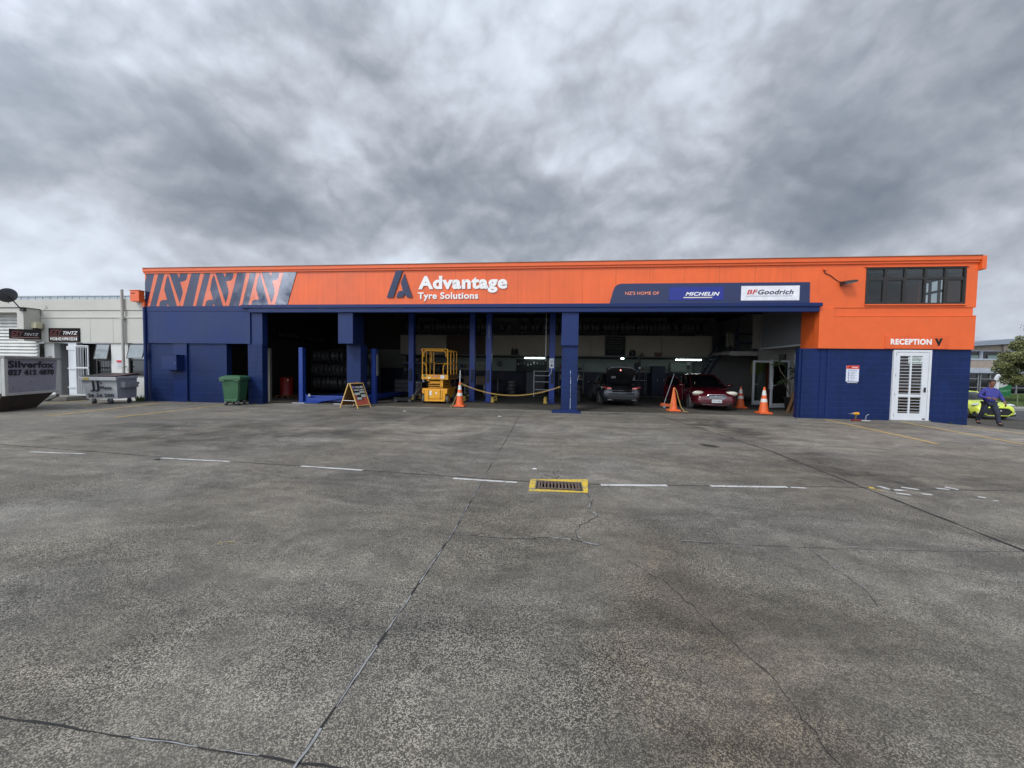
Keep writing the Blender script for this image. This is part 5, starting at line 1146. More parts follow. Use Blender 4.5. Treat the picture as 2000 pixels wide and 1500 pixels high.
f = MB(); f.box(-22.3, -20.7, .95, 1.1, 0, 2.41); f.box(-21.46, -21.40, .3, .95, 0, 2.41); f.box(-20.66, -20.60, .25, 1.1, 0, 2.41); rc = npart('recess', f, m_nbd)
f = MB(); f.box(-21.3, -20.45, .90, .95, .05, 2.05); d_ = npart('side_door', f, mat('door_grey', (.32, .32, .33), .6)); f = MB(); f.box(-21.2, -20.55, .89, .90, .3, .33); f.box(-21.2, -20.55, .89, .90, 1.1, 1.13); npart('mould', f, m_nbd, d_)
f = MB(); f.box(-20.62, -20.22, .02, .25, -.1, 2.41); f.box(-20.66, -20.19, -.01, .28, 2.10, 2.26); npart('pillar', f, m_white)
f = MB(); f.box(-20.9, -18.62, .5, .6, .9, 2.41); npart('dark_opening', f, m_dark)
f = MB(); f.box(-20.22, -18.62, .2, .5, -.1, .9); npart('low_wall', f, m_nbw)
def awning(x0, x1, z0, z1, y, lab=None):
    fr_ = npart('window', frame2d(x0, x1, z0, z1, .05, y-.04, y+.04), m_alum, label=lab)
    f = MB(); f.box(x0+.05, x1-.05, y-.03, y+.03, (z0+z1)/2-.03, (z0+z1)/2+.03); f.build('transom', m_alum, fr_)
    f = MB(); f.box(x0+.05, x1-.05, y, y+.01, z0+.05, (z0+z1)/2-.03); f.build('pane', m_dglass, fr_)
    zt, zm, yo = z1-.05, (z0+z1)/2+.03, y-.17
    f = MB(); f.hexa([Vector(p) for p in ((x0+.06, yo, zm+.04), (x1-.06, yo, zm+.04), (x1-.06, yo+.03, zm+.04), (x0+.06, yo+.03, zm+.04), (x0+.06, y-.05, zt), (x1-.06, y-.05, zt), (x1-.06, y-.02, zt), (x0+.06, y-.02, zt))]); f.build('open_sash', mat('sky_glass', (.24, .27, .28), .12, coat=.3), fr_)
    f = MB(); f.tube([(x0+.05, yo+.01, zm+.03), (x1-.05, yo+.01, zm+.03)], .025, 4); f.tube([(x0+.05, yo+.01, zm+.03), (x0+.05, y-.04, zt)], .022, 4); f.tube([(x1-.05, yo+.01, zm+.03), (x1-.05, y-.04, zt)], .022, 4); f.build('sash_frame', m_alum, fr_)
awning(-19.35, -18.62, .95, 2.39, .12); awning(-17.72, NX1-.02, 1.05, 2.39, .08)
f = MB(); f.cyl((-17.85, -.07, .2), (-17.85, -.07, 4.62), .05, seg=10); f.box(-17.93, -17.77, -.13, 0, 3.4, 3.46); f.box(-17.93, -17.77, -.13, 0, 1.4, 1.44); npart('downpipe', f, mat('pipe_beige', (.42, .41, .37), .6))
# portal over the roller door
f = MB(); f.box(NX0, -21.93, -.52, .0, 3.62, 3.80); f.box(-22.05, -21.93, -.52, 0, 2.44, 3.62); f.box(-22.24, -22.05, -.52, -.40, 2.44, 3.62); npart('door_portal', f, m_nb)
f = MB(); f.box(NX0, -21.90, -.55, .02, 3.80, 3.83); npart('portal_flashing', f, mat('groove', (0, 0, 0)))
f = MB(); z = 0.0
while z < 3.6: f.hexa([Vector(q) for q in ((-34, -.12, z), (-21.98, -.12, z), (-21.98, -.02, z), (-34, -.02, z), (-34, -.05, z+.13), (-21.98, -.05, z+.13), (-21.98, -.02, z+.13), (-34, -.02, z+.13))]); z += .14
npart('roller_door', f, mat('roller_white', (.60, .60, .57), .5))
f = MB(); f.box(-21.75, -21.60, .10, .12, 1.78, 1.83); npart('house_number', f, mat('grey_print', (0, 0, 0)))
t = T('alarm_box', 'small cream alarm box in the corner of the beige portal', 'alarm box', (-21.86, -.15, 2.99)); f = MB(); f.box(-.14, .14, -.14, .1, 0, .25, .02); f.build('body', mat('cream', (.60, .56, .38), .5), t); f = MB(); f.box(-.09, .09, -.10, .05, -.05, 0); f.build('base', m_black, t)
DB_ = at(42, 605, -.58)
t = T('satellite_dish', 'dark grey satellite dish on a bracket at the portal corner of the beige unit', 'satellite dish', DB_)
ctr = at(17, 578, -.85)-DB_; ax = Vector((-.93, .05, .36)).normalized(); Mq = Matrix.Translation(ctr) @ ax.to_track_quat('Z', 'Y').to_matrix().to_4x4()
f = MB(); f.lathe([(.01, 0), (.13, .012), (.22, .042), (.285, .075), (.30, .08), (.29, .088), (.24, .055), (.13, .025), (.01, .012)], seg=32); o = f.build('reflector', mat('dish_grey', (.055, .06, .07), .45), t, True, M=Mq)
f = MB(); f.tube([(0, .08, 0), ctr*.15, ctr*.75, ctr], .022, 8); f.box(-.10, .08, .0, .1, -.05, .08); f.build('mast', m_black, t)
f = MB(); f.tube([ctr-ax*.0+Vector((0, 0, -.3)), ctr+ax*.38+Vector((0, 0, -.12))], .012, 6); f.ball(ctr+ax*.38+Vector((0, 0, -.12)), .035, 8); f.build('receiver_arm', m_black, t)
f = MB(); f.tube([(-1.6, .55, .12), (-.4, .60, .22), (.5, .6, .50)], .010, 5); f.tube([(.15, .59, .35), (.35, .58, .2), (.32, .5, .08)], .008, 5); f.build('cable', m_black, t)
def shopsign(name, label, M, wd, hg, mob):
    S = T(name, label, 'sign'); f = MB(); f.box(0, wd, -.03, 0, 0, hg); f.build('board', mat('sign_black', (.008, .006, .007), .7, spec=.15), S, M=M)
    zb = hg*.50 if mob else hg*.30; zt = hg*.88 if mob else hg*.80
    text('EZY', .06, wd*.46, zb, zt, -.031, mat('dark_red_letter', (.09, .008, .008), .6), S, depth=.003, bold=.03, shear=.3, M=M)
    text('TINTZ', wd*.48, wd-.06, zb+.02, zt-.07, -.031, m_offw if mob else mat('faded_white', (.30, .30, .30), .5), S, depth=.003, bold=.01, shear=.35, M=M)
    f = MB(); f.box(.05, wd-.05, -.034, -.031, zb-.06, zb-.045); f.build('underline', mat('pink_line', (.45, .20, .18), .5), S, M=M)
    if mob: text('MOB:02109015218', .08, wd-.10, hg*.10, hg*.33, -.031, m_offw, S, depth=.003, bold=.03, M=M)
q0, q1 = at(97, 667.5), at(156, 641)
shopsign('shop_sign', 'black wall sign with red and white lettering and a phone number on the beige unit', Matrix.Translation((q0.x, 0.0, q0.z)), q1.x-q0.x, q1.z-q0.z, True)
shopsign('shop_sign', 'black wide sign without phone number hung under the beige portal', Matrix.Translation(at(19, 661.5, -1.05)) @ Matrix.Rotation(math.atan2(.42, (at(81, 660, -.63)-at(19, 660, -1.05)).x), 4, 'Z'), (at(81, 660, -.63)-at(19, 660, -1.05)).length, .40, False)
t = T('warning_notice', 'small white notice with red band on the pale wall between the windows', 'notice', (0, 0, 0)); q0, q1 = at(225, 718), at(238, 699)
f = MB(); f.box(q0.x, q1.x, .055, .065, q0.z, q1.z); f.build('sheet', m_white, t); f = MB(); f.box(q0.x+.01, q1.x-.01, .045, .055, q1.z-.19, q1.z-.10); f.build('band', mat('notice_red', (.5, .02, .04), .5), t)
f = MB()
for k in range(4): f.box(q0.x+.04, q1.x-.05, .05, .055, q0.z+.05+.05*k, q0.z+.06+.05*k)
f.build('text_lines', mat('grey_print', (0, 0, 0)), t)
# security grille door standing open
t = T('security_grille', 'white barred security gate standing open beside the white pillar', 'gate', (0, 0, 0)); gx0, gx1, gz0, gz1 = at(148, 700, -.3).x, at(173, 700, -.3).x, .20, 2.28
f = frame2d(gx0, gx1, gz0, gz1, .035, -.32, -.285); f.box(gx0, gx1, -.318, -.287, 1.32, 1.38); f.box(gx0, gx1, -.318, -.287, 2.20, 2.22); f.build('frame', m_white, t)
for k in range(1, 5): f = MB(); x = gx0+(gx1-gx0)*k/5; f.box(x-.005, x+.005, -.31, -.295, gz0+.03, gz1-.03); f.build('bar', m_white, t)
f = MB()
for k in range(0): f.box(-20.40+.10*k, -20.392+.10*k, -.04, -.03, .1, 2.32)
f.box(-20.60, -20.2, -.045, -.02, 1.3, 1.33); f.box(-20.60, -20.2, -.045, -.02, .5, .53); f.build('fixed_bars', m_white, t)
f = MB(); f.ball((gx1-.03, -.36, .93), .06, 10); f.build('lock', m_white, t)
t = T('concrete_step', 'low concrete step and rubble between the skip and the silver bin', 'step', (-20.4, -.5, 0)); f = MB(); f.box(-1.2, .9, -.35, .4, 0, .18, .01); f.box(-.55, .1, -.55, -.35, 0, .30, .01); f.build('slab', mat('old_concrete', (.19, .18, .16), .85, var=.2), t); f = MB(); f.hexa([Vector(p) for p in ((.2, -.6, 0), (.8, -.6, .20), (.8, -.5, .20), (.2, -.5, 0), (.2, -.6, .10), (.8, -.6, .30), (.8, -.5, .30), (.2, -.5, .10))]); f.build('plank', m_hgrey, t)

# ================================================================ bins
m_skip = mat('skip_paint', (.33, .33, .40), .5, var=.14, vs=2.5, bump=.35, bs=5)
m_skd = mat('skip_dark', (.055, .042, .032), .7, var=.3, vs=3)
m_skl = mat('skip_light', (.52, .53, .50), .5, var=.12, vs=3)
A_, B_ = Vector((-16.58, -4.30, 0)), Vector((-17.50, -2.44, 0)); d = (B_-A_); LN = d.length; ang = math.atan2(d.y, d.x)
t = T('skip_bin', 'large grey lilac skip bin lettered Silverfox with a sloping dark underside', 'skip bin', A_, ang)
# local: x along the lettered face, y away from the camera (into -X world)
f = MB(); WD = 2.6
f.hexa([Vector(p) for p in ((0.03, .03, .56), (LN-.05, .03, .54), (LN-.05, WD, .54), (.03, WD, .56), (-.0, .0, 1.66), (LN, .0, 1.66), (LN, WD, 1.66), (0, WD, 1.66))]); f.build('body', m_skip, t)
f = MB(); f.hexa([Vector(p) for p in ((.0, .25, .02), (LN-.52, .25, .02), (LN-.52, WD-.2, .02), (.0, WD-.2, .02), (.0, .05, .55), (LN-.06, .05, .53), (LN-.06, WD-.05, .53), (.0, WD-.05, .55))]); f.build('underside', m_skd, t)
f = MB(); f.box(-.06, LN+.10, -.06, .06, 1.64, 1.72, .01); f.box(-.06, .04, .06, WD, 1.64, 1.72); f.box(LN, LN+.1, .06, WD, 1.64, 1.72); f.build('rim', mat('rim_grey', (.30, .29, .27), .6, var=.2), t)
f = MB(); f.box(-.02, LN-.0, -.02, .02, .50, .58, .008); f.box(-.06, .06, -.05, .03, .50, 1.64, .008); f.build('edge_rail', m_skl, t)
f = MB(); f.box(-.02, .03, .06, WD, .58, 1.62); f.build('end_plate', m_skl, t)
for z, h, tx, bd in ((1.36, .22, 'Silverfox', .035), (1.12, .19, '027 412 4070', .04)): text(tx, .14, LN-.16, z, z+h, -.004, mat('letter_black', (.02, .02, .03), .5), t, depth=.006, bold=bd)
f = MB(); rs = random.Random(8)
for k in range(16): x, z = rs.uniform(.1, LN-.2), rs.uniform(.62, 1.05); s = rs.uniform(.006, .02); f.box(x, x+s*2, .012, .0145, z, z+s)
f.build('paint_chips', mat('rust_spot', (.09, .06, .05), .8), t)
# front loader bin
m_jj = mat('bin_silver', (.46, .48, .50), .45, metal=.05, var=.12, vs=3, bump=.3, bs=5); m_jd = mat('bin_side', (.30, .31, .345), .45, var=.1, vs=3)
A_, B_ = Vector((-17.60, -1.70, 0)), Vector((-16.50, -1.42, 0)); d = B_-A_; LN = d.length; ang = math.atan2(d.y, d.x)
t = T('front_loader_bin', "silver front loading waste bin lettered JJ's Waste on castors beside the navy wall", 'waste bin', A_, ang); WD = .95
f = MB(); f.hexa([Vector(p) for p in ((.09, .10, .20), (LN, .10, .20), (LN, WD, .20), (.09, WD, .20), (0, 0, 1.02), (LN+.02, 0, 1.02), (LN+.02, WD, 1.10), (0, WD, 1.10))]); f.build('body', m_jj, t)
f = MB(); f.hexa([Vector(p) for p in ((LN+.005, .07, .21), (LN+.015, .07, .21), (LN+.015, WD-.02, .21), (LN+.005, WD-.02, .21), (LN+.025, .01, 1.0), (LN+.035, .01, 1.0), (LN+.035, WD-.01, 1.08), (LN+.025, WD-.01, 1.08))]); f.build('side_plate', m_jd, t)
f = MB(); f.box(-.05, LN+.06, -.05, .03, .90, 1.03, .01); f.box(LN+.02, LN+.06, .03, WD, .98, 1.06, .008); f.build('rim', m_jj, t)
f = MB(); f.hexa([Vector(p) for p in ((.02, -.03, 1.035), (LN+.04, -.03, 1.035), (LN+.04, WD+.03, 1.13), (.02, WD+.03, 1.13), (.02, -.03, 1.06), (LN*.5, -.03, 1.06), (LN*.5, WD+.03, 1.17), (.02, WD+.03, 1.17))]); f.build('lid', m_black, t)
f = MB(); f.hexa([Vector(p) for p in ((LN*.52, -.03, 1.04), (LN+.05, -.03, 1.04), (LN+.05, WD+.03, 1.13), (LN*.52, WD+.03, 1.13), (LN*.52, -.03, 1.07), (LN+.05, -.03, 1.07), (LN+.05, WD+.03, 1.17), (LN*.52, WD+.03, 1.17))]); f.build('lid', mat('lid_brown', (.05, .02, .02), .5), t)
f = MB(); f.cyl((-.0, WD+.06, 1.12), (LN+.08, WD+.06, 1.12), .035); f.tube([(LN+.05, WD+.04, .75), (LN+.16, WD-.1, .80), (LN+.1, WD-.3, .80)], .02); f.build('hinge_bar', m_black, t)
f = MB(); f.box(LN+.03, LN+.17, .18, WD-.12, .62, .84, .012); f.build('fork_pocket', m_jd, t)
Mx = Matrix.Translation((LN+.172, .22, .67)) @ Matrix.Rotation(R(90), 4, 'Z'); text('137 WASTE', 0, WD-.42, 0, .09, 0, mat('faded_white', (.3, .3, .3)), t, depth=.003, M=Mx)
f = MB(); f.box(.12, .30, -.056, -.051, .93, 1.0); f.build('sticker', mat('sticker_yellow', (.45, .34, .03), .5), t)
def slope(zz): return .10*(1-(zz-.2)/.82)-.012
Mt = Matrix.Translation((0, .10, .20)) @ Matrix.Rotation(math.atan2(.10, .82), 4, 'X')
m_lb = mat('letter_black', (0, 0, 0))
text('JJ', LN*.24, LN*.50, .28, .68, -.015, m_lb, t, depth=.006, bold=.01, M=Mt); text("'s", LN*.52, LN*.60, .56, .68, -.022, m_lb, t, depth=.006, bold=.01, M=Mt); text('Waste', LN*.51, LN*.86, .36, .50, -.020, m_lb, t, depth=.006, bold=.012, M=Mt)
text('26 26 500', LN*.14, LN*.90, .07, .20, -.016, m_lb, t, depth=.006, bold=.02, M=Mt)
for x, y in ((.30, .15), (LN-.25, .12), (.3, WD-.15), (LN-.15, WD-.15)):
    f = MB(); f.cyl((x-.03, y, .08), (x+.03, y, .08), .08, seg=14); c_ = f.build('castor', m_rubber, t); f = MB(); f.box(x-.045, x+.045, y-.03, y+.03, .10, .21); f.build('fork', m_steel, c_)
# green wheelie bin
m_gb = mat('bin_green', (.035, .115, .050), .42, var=.1, vs=4)
t = T('wheelie_bin', 'green four wheeled plastic bin standing in front of the left doorway', 'wheelie bin', (-12.56, -.92, 0), math.atan2(.17, .56))
f = MB(); WB, DB = .60, .72
f.hexa([Vector(p) for p in ((.05, .05, .17), (WB-.05, .05, .17), (WB-.05, DB-.05, .17), (.05, DB-.05, .17), (-.01, -.01, 1.0), (WB+.01, -.01, 1.0), (WB+.01, DB+.01, 1.0), (-.01, DB+.01, 1.0))]); bmesh.ops.bevel(f.b, geom=list(f.b.edges), offset=.03, segments=2, affect='EDGES'); f.build('body', m_gb, t, True)
f = MB(); f.box(-.07, WB+.07, -.06, DB+.05, .97, 1.05, .02); f.build('rim', m_gb, t, True)
f = MB(); f.box(-.06, WB+.06, -.05, DB+.06, 1.05, 1.09, .015); f.hexa([Vector(p) for p in ((-.04, -.02, 1.09), (WB+.04, -.02, 1.09), (WB+.04, DB+.04, 1.09), (-.04, DB+.04, 1.09), (.06, .12, 1.15), (WB-.06, .12, 1.15), (WB-.06, DB-.05, 1.15), (.06, DB-.05, 1.15))]); f.build('lid', m_gb, t)
f = MB(); f.box(-.04, .14, -.10, -.06, .93, .97, .01); f.box(WB-.14, WB+.04, -.10, -.06, .93, .97, .01); f.build('grip', m_gb, t)
f = MB(); f.box(.08, WB-.08, .0, .06, .15, .24, .01); f.build('skirt', m_gb, t)
for x, y in ((.1, .1), (WB-.1, .1), (.1, DB-.1), (WB-.1, DB-.1)):
    f = MB(); f.cyl((x-.025, y, .075), (x+.025, y, .075), .075, seg=14); c_ = f.build('castor', m_rubber, t, True); f = MB(); f.box(x-.04, x+.04, y-.03, y+.03, .08, .17); f.cyl((x-.03, y, .075), (x+.03, y, .075), .03); f.build('fork', m_galv, c_)

# ================================================================ cars (local: x forward, y left, z up)
def interp(tab, x):
    if x <= tab[0][0]: return tab[0][1:]
    for a, b in zip(tab[:-1], tab[1:]):
        if x <= b[0]:
            u = (x-a[0])/(b[0]-a[0]); return tuple(p+(q-p)*u for p, q in zip(a[1:], b[1:]))
    return tab[-1][1:]
def car(name, label, loc, rz, L_, paint, st, gh, wx, wr=.315, trackw=.75, open_boot=False, hy=.7):
    t = T(name, label, 'car', loc, rz)
    f = MB(); rings = []
    for (x, zt, hw, zb) in st:
        H_ = zt-zb; half = [(0, zb), (hw*.72, zb), (hw*.95, zb+.05), (hw, zb+.33*H_), (hw*.995, zb+.62*H_), (hw*.955, zb+.84*H_), (hw*.84, zt-.015), (hw*.45, zt+.018), (0, zt+.026)]
        ring = [f.b.verts.new((x, y, z)) for y, z in half]+[f.b.verts.new((x, -y, z)) for y, z in half[-2:0:-1]]
        rings.append(ring)
    n = len(rings[0])
    for a, b in zip(rings[:-1], rings[1:]):
        for k in range(n): f.b.faces.new((a[k], a[(k+1) % n], b[(k+1) % n], b[k]))
    f.b.faces.new(rings[0][::-1]); f.b.faces.new(rings[-1])
    body = f.build('body', paint, None, True)
    body.modifiers.new('s', 'SUBSURF').levels = 2; body.modifiers['s'].render_levels = 2
    cut = MB()
    for x in wx:
        for s in (-1, 1): cut.cyl((x, s*(trackw-.20), wr*.98), (x, s*1.3, wr*.98), wr+.055, seg=28)
    if open_boot: cut.hexa([Vector(p) for p in ((st[0][0]-.1, -.42, .62), (st[0][0]+.9, -.42, .62), (st[0][0]+.9, .42, .62), (st[0][0]-.1, .42, .62), (st[0][0]-.1, -.56, 1.3), (st[0][0]+.9, -.56, 1.3), (st[0][0]+.9, .56, 1.3), (st[0][0]-.1, .56, 1.3))])
    co = cut.build('cutter', None)
    bm_ = body.modifiers.new('b', 'BOOLEAN'); bm_.object = co; bm_.operation = 'DIFFERENCE'
    dg = bpy.context.evaluated_depsgraph_get(); dg.update()
    me = bpy.data.meshes.new_from_object(body.evaluated_get(dg)); bpy.data.objects.remove(body); bpy.data.objects.remove(co)
    me.name = 'body'; me.materials.clear(); me.materials.append(paint)
    for p in me.polygons: p.use_smooth = True; p.material_index = 0
    me.set_sharp_from_angle(angle=R(40))
    body = bpy.data.objects.new('body', me); C.objects.link(body); body.parent = t
    f = MB(); f.box(wx[0]-.5, wx[1]+.5, -.62, .62, .18, .55); f.build('chassis', m_black, t)
    # glasshouse: stacked outlines
    def outline(z, xr, xf, hw, k=.12):
        return [(xr, hw*.55, z), (xr+k*.5, hw*.86, z), (xr+k*2.2, hw, z), ((xr+xf)/2, hw*1.01, z), (xf-k*3.2, hw*.985, z), (xf-k*.9, hw*.86, z), (xf, hw*.50, z)]
    f = MB(); R_ = []
    for (z, xr, xf, hw) in gh:
        o_ = outline(z, xr, xf, hw); o_ = o_+[(x, -y, z) for x, y, z in o_[::-1]]; R_.append([f.b.verts.new(q) for q in o_])
    for a, b in zip(R_[:-1], R_[1:]):
        for k in range(len(a)): f.b.faces.new((a[k], a[(k+1) % len(a)], b[(k+1) % len(a)], b[k]))
    f.b.faces.new(R_[-1]); f.b.faces.new(R_[0][::-1])
    gl = f.build('windows', m_dglass, t, True)
    # roof skin and pillars
    f = MB(); R2 = []
    z1, xr, xf, hw = gh[-2]; z2, xr2, xf2, hw2 = gh[-1]
    for (z, a, b, h_) in ((z1-.01, xr-.03, xf+.03, hw+.012), (z1+.02, xr, xf, hw-.005), (z2+.012, xr2+.02, xf2-.02, hw2-.03), (z2+.028, xr2+.25, xf2-.25, hw2*.6)):
        o_ = outline(z, a, b, h_); o_ = o_+[(x, -y, z_) for x, y, z_ in o_[::-1]]; R2.append([f.b.verts.new(q) for q in o_])
    for a, b in zip(R2[:-1], R2[1:]):
        for k in range(len(a)): f.b.faces.new((a[k], a[(k+1) % len(a)], b[(k+1) % len(a)], b[k]))
    f.b.faces.new(R2[-1]); f.build('roof', paint, t, True)
    f = MB(); lo, hi = gh[0], gh[-2]
    for s in (-1, 1):
        ol, oh = outline(*lo), outline(*hi)
        for k, r in ((5, .030), (1, .05)): f.tube([Vector((ol[k][0], s*ol[k][1], ol[k][2])), Vector((oh[k][0], s*oh[k][1], oh[k][2]))], r, 6)
        xm = (lo[1]+lo[2])/2-.1; f.tube([Vector((xm, s*lo[3]*1.01, lo[0])), Vector((xm-.05, s*hi[3]*1.0, hi[0]))], .026, 6)
    f.build('pillars', paint, t, True)
    for x in wx:
        for s in (-1, 1):
            yy = s*trackw; wl = MB(); wl.lathe([(wr*.66, -.09), (wr*.85, -.10), (wr*.97, -.09), (wr, -.06), (wr, .06), (wr*.97, .09), (wr*.85, .10), (wr*.66, .09)], (x, yy, wr), 'Y', 28)
            w_ = wl.build('wheel', m_rubber, t, True)
            r_ = MB(); r_.lathe([(wr*.66, -.085), (wr*.66, .085), (wr*.60, .085), (wr*.60, .02), (.02, .02), (.02, -.02), (wr*.60, -.02), (wr*.60, -.085)], (x, yy, wr), 'Y', 24)
            for k in range(5):
                a = 2*math.pi*k/5+.3; u = Vector((math.cos(a), 0, math.sin(a))); v_ = Vector((-u.z, 0, u.x)); c0 = Vector((x, yy+s*.075, wr))
                p = [c0+u*.03-v_*.03, c0+u*.03+v_*.03, c0+u*wr*.63+v_*.045, c0+u*wr*.63-v_*.045]; r_.hexa([q-Vector((0, s*.03, 0)) for q in p]+p)
            r_.cyl((x, yy+s*.04, wr), (x, yy+s*.085, wr), .05, seg=12)
            r_.build('rim', m_chrome if name != 'x' else m_galv, w_, True)
    return t
def put(t, mb, name, m, smooth=False, parent=None): return mb.build(name, m, parent or t, smooth)
def slab(mb, x0, x1, y0, y1, z0, z1, bev=.01): return mb.box(x0, x1, y0, y1, z0, z1, bev)
# --- maroon sedan
p_red = mat('maroon_paint', (.080, .004, .010), .28, metal=.25, var=.04, coat=.9)
t = car('parked_car', 'maroon sedan parked nose out in the right bay with its driver door open', (6.70, 4.02, 0), R(-95), 4.53, p_red,
    [(-2.27, .72, .62, .34), (-2.22, .92, .76, .24), (-2.0, 1.0, .82, .20), (-1.2, .98, .845, .17), (0, .94, .85, .17), (.95, .95, .85, .17), (1.35, .90, .845, .17), (1.8, .82, .82, .18), (2.08, .72, .77, .20), (2.22, .62, .68, .22), (2.27, .50, .60, .26)],
    [(.90, -1.75, 1.30, .79), (1.10, -1.48, .93, .74), (1.30, -1.15, .55, .66), (1.42, -.90, .28, .60), (1.455, -.7, .1, .52)], (-1.28, 1.32), .31, .745)
m_lamp = mat('headlamp', (.62, .60, .50), .15, var=.25, vs=30, coat=1.0)
for s in (-1, 1):
    f = MB(); f.ball((0, 0, 0), 1.0, 20); bmesh.ops.transform(f.b, verts=f.b.verts, matrix=Matrix.Translation((1.93, s*.575, .665)) @ Matrix.Rotation(s*R(-32), 4, 'Z') @ Matrix.Rotation(R(-18), 4, 'Y') @ Matrix.Rotation(s*R(10), 4, 'X') @ Matrix.Diagonal((.19, .30, .115, 1)))
    hl = put(t, f, 'headlight', m_lamp, True)
    f = MB(); f.ball((2.02, s*.56, .66), (.078, .065, .058), 12); f.ball((1.99, s*.68, .66), (.070, .05, .048), 12); put(t, f, 'reflector', m_chrome, True, hl)
    f = MB(); f.ball((2.12, s*.60, .35), (.05, .12, .045), 14); put(t, f, 'fog_lamp', mat('fog', (.5, .5, .5), .2), True)
    f = MB(); f.ball((.72, s*.98, .98), (.075, .12, .075), 14); f.tube([(.76, s*.84, .93), (.73, s*.93, .96)], .03); put(t, f, 'mirror', p_red, True)
f = MB(); f.prism([(-.34, .58), (-.27, .50), (.27, .50), (.34, .58), (.30, .64), (-.30, .64)], 2.20, 2.262, 'YZ'); gr = put(t, f, 'grille', m_black)
f = MB(); f.tube([(2.262, y, z) for y, z in ((-.35, .585), (-.27, .495), (.27, .495), (.35, .585), (.31, .65), (-.31, .65), (-.35, .585))], .011, 6)
for z in (.545, .59): f.tube([(2.265, -.28, z), (2.27, 0, z-.004), (2.265, .28, z)], .006, 5)
put(t, f, 'grille_trim', m_chrome, True, gr)
f = MB(); f.lathe([(.055, 0), (.062, .006), (.055, .012)], (2.268, 0, .585), 'X', 20, True); f.tube([(2.275, -.05, .585), (2.275, .05, .585)], .006, 5); put(t, f, 'badge', m_chrome, True, gr)
f = MB(); f.box(2.29, 2.305, -.185, .185, .335, .46, .003); plt = put(t, f, 'number_plate', mat('plate', (.68, .70, .72), .4))
Mp = Matrix.Translation((2.306, -.16, .36)) @ Matrix.Rotation(R(90), 4, 'Z'); text('FGW381', 0, .32, 0, .078, 0, m_dark, plt, depth=.002, bold=.015, M=Mp)
f = MB(); f.box(2.17, 2.262, -.56, .56, .275, .325, .01); put(t, f, 'lower_intake', m_black)
f = MB(); f.tube([(2.22, -.52, .25), (2.28, -.3, .245), (2.29, 0, .245), (2.28, .3, .245), (2.22, .52, .25)], .02, 6); put(t, f, 'bumper_lip', p_red, True)
f = MB(); f.tube([(2.12, -.62, .50), (2.24, -.42, .475), (2.275, 0, .465), (2.24, .42, .475), (2.12, .62, .50)], .018, 6); put(t, f, 'bumper_crease', p_red, True)
f = MB(); f.hexa([Vector(p) for p in ((1.12, -.52, .965), (1.12, -.22, .965), (1.11, -.22, .965), (1.11, -.52, .965), (.86, -.50, 1.12), (.86, -.24, 1.12), (.85, -.24, 1.12), (.85, -.50, 1.12))]); put(t, f, 'windscreen_sheet', mat('paper_tan', (.26, .24, .16), .6))
# driver's door swung open (near side)
Md = Matrix.Translation((.62, -.86, 0)) @ Matrix.Rotation(R(38), 4, 'Z')
f = MB(); f.box(-1.05, 0, -.06, .0, .28, .92, .02); f.tube([(-1.0, -.03, .92), (-.85, -.03, 1.32), (-.45, -.03, 1.36), (-.02, -.03, .95)], .025, 6); dd = f.build('open_door', p_red, t, M=Md)
f = MB(); f.prism([(-.98, .92), (-.83, 1.30), (-.46, 1.33), (-.06, .94)], -.035, -.025); f.build('door_glass', m_dglass, dd); f = MB(); f.box(-.9, -.75, -.085, -.06, .74, .77, .005); f.build('handle', p_red, dd)
# --- dark silver coupe, boot open
p_sil = mat('dark_silver_paint', (.045, .048, .058), .25, metal=.6, var=.04, coat=.9)
t = car('parked_car', 'dark silver car seen from behind with its boot lid raised', (2.88, 5.05, 0), R(93), 4.6, p_sil,
    [(-2.30, .60, .66, .36), (-2.27, .78, .78, .26), (-2.12, .92, .84, .20), (-1.7, 1.0, .87, .17), (-.8, .98, .88, .16), (.3, .94, .88, .16), (1.1, .93, .87, .16), (1.8, .80, .84, .18), (2.15, .66, .76, .2), (2.28, .48, .62, .24)],
    [(.92, -1.75, 1.30, .78), (1.12, -1.35, .95, .70), (1.28, -1.0, .6, .62), (1.37, -.7, .35, .56), (1.40, -.5, .2, .48)], (-1.35, 1.35), .32, .78, True)
m_tail = mat('tail_lamp', (.22, .01, .015), .2, coat=1.0); m_tailw = mat('tail_glow', (.62, .22, .20), .3, emit=(1, .25, .2), estr=.25)
for s in (-1, 1):
    f = MB(); f.ball((0, 0, 0), 1, 18); bmesh.ops.transform(f.b, verts=f.b.verts, matrix=Matrix.Translation((-2.14, s*.63, .79)) @ Matrix.Rotation(s*R(28), 4, 'Z') @ Matrix.Rotation(s*R(14), 4, 'X') @ Matrix.Diagonal((.10, .24, .072, 1))); tl = put(t, f, 'tail_light', m_tail, True)
    f = MB(); f.ball((-2.235, s*.55, .785), (.03, .11, .035), 12); put(t, f, 'lamp_glow', m_tailw, True, tl)
    f = MB(); f.box(-2.30, -2.26, s*.52-.10, s*.52+.10, .27, .31, .01); put(t, f, 'exhaust_trim', m_chrome)
    f = MB(); f.ball((.62, s*1.0, .98), (.07, .11, .07), 12); f.tube([(.66, s*.84, .93), (.63, s*.95, .96)], .03); put(t, f, 'mirror', p_sil, True)
f = MB(); f.box(-2.20, -1.45, -.50, .50, .60, .61); f.box(-1.46, -1.44, -.5, .5, .61, .95); put(t, f, 'boot_interior', m_dark)
f = MB()
for z, y0, r in ((.70, .74, .022), (.58, .76, .028)): f.tube([(-2.16, -y0, z), (-2.285, -.5, z-.01), (-2.32, 0, z-.015), (-2.285, .5, z-.01), (-2.16, y0, z)], r, 8)
put(t, f, 'bumper_crease', p_sil, True)
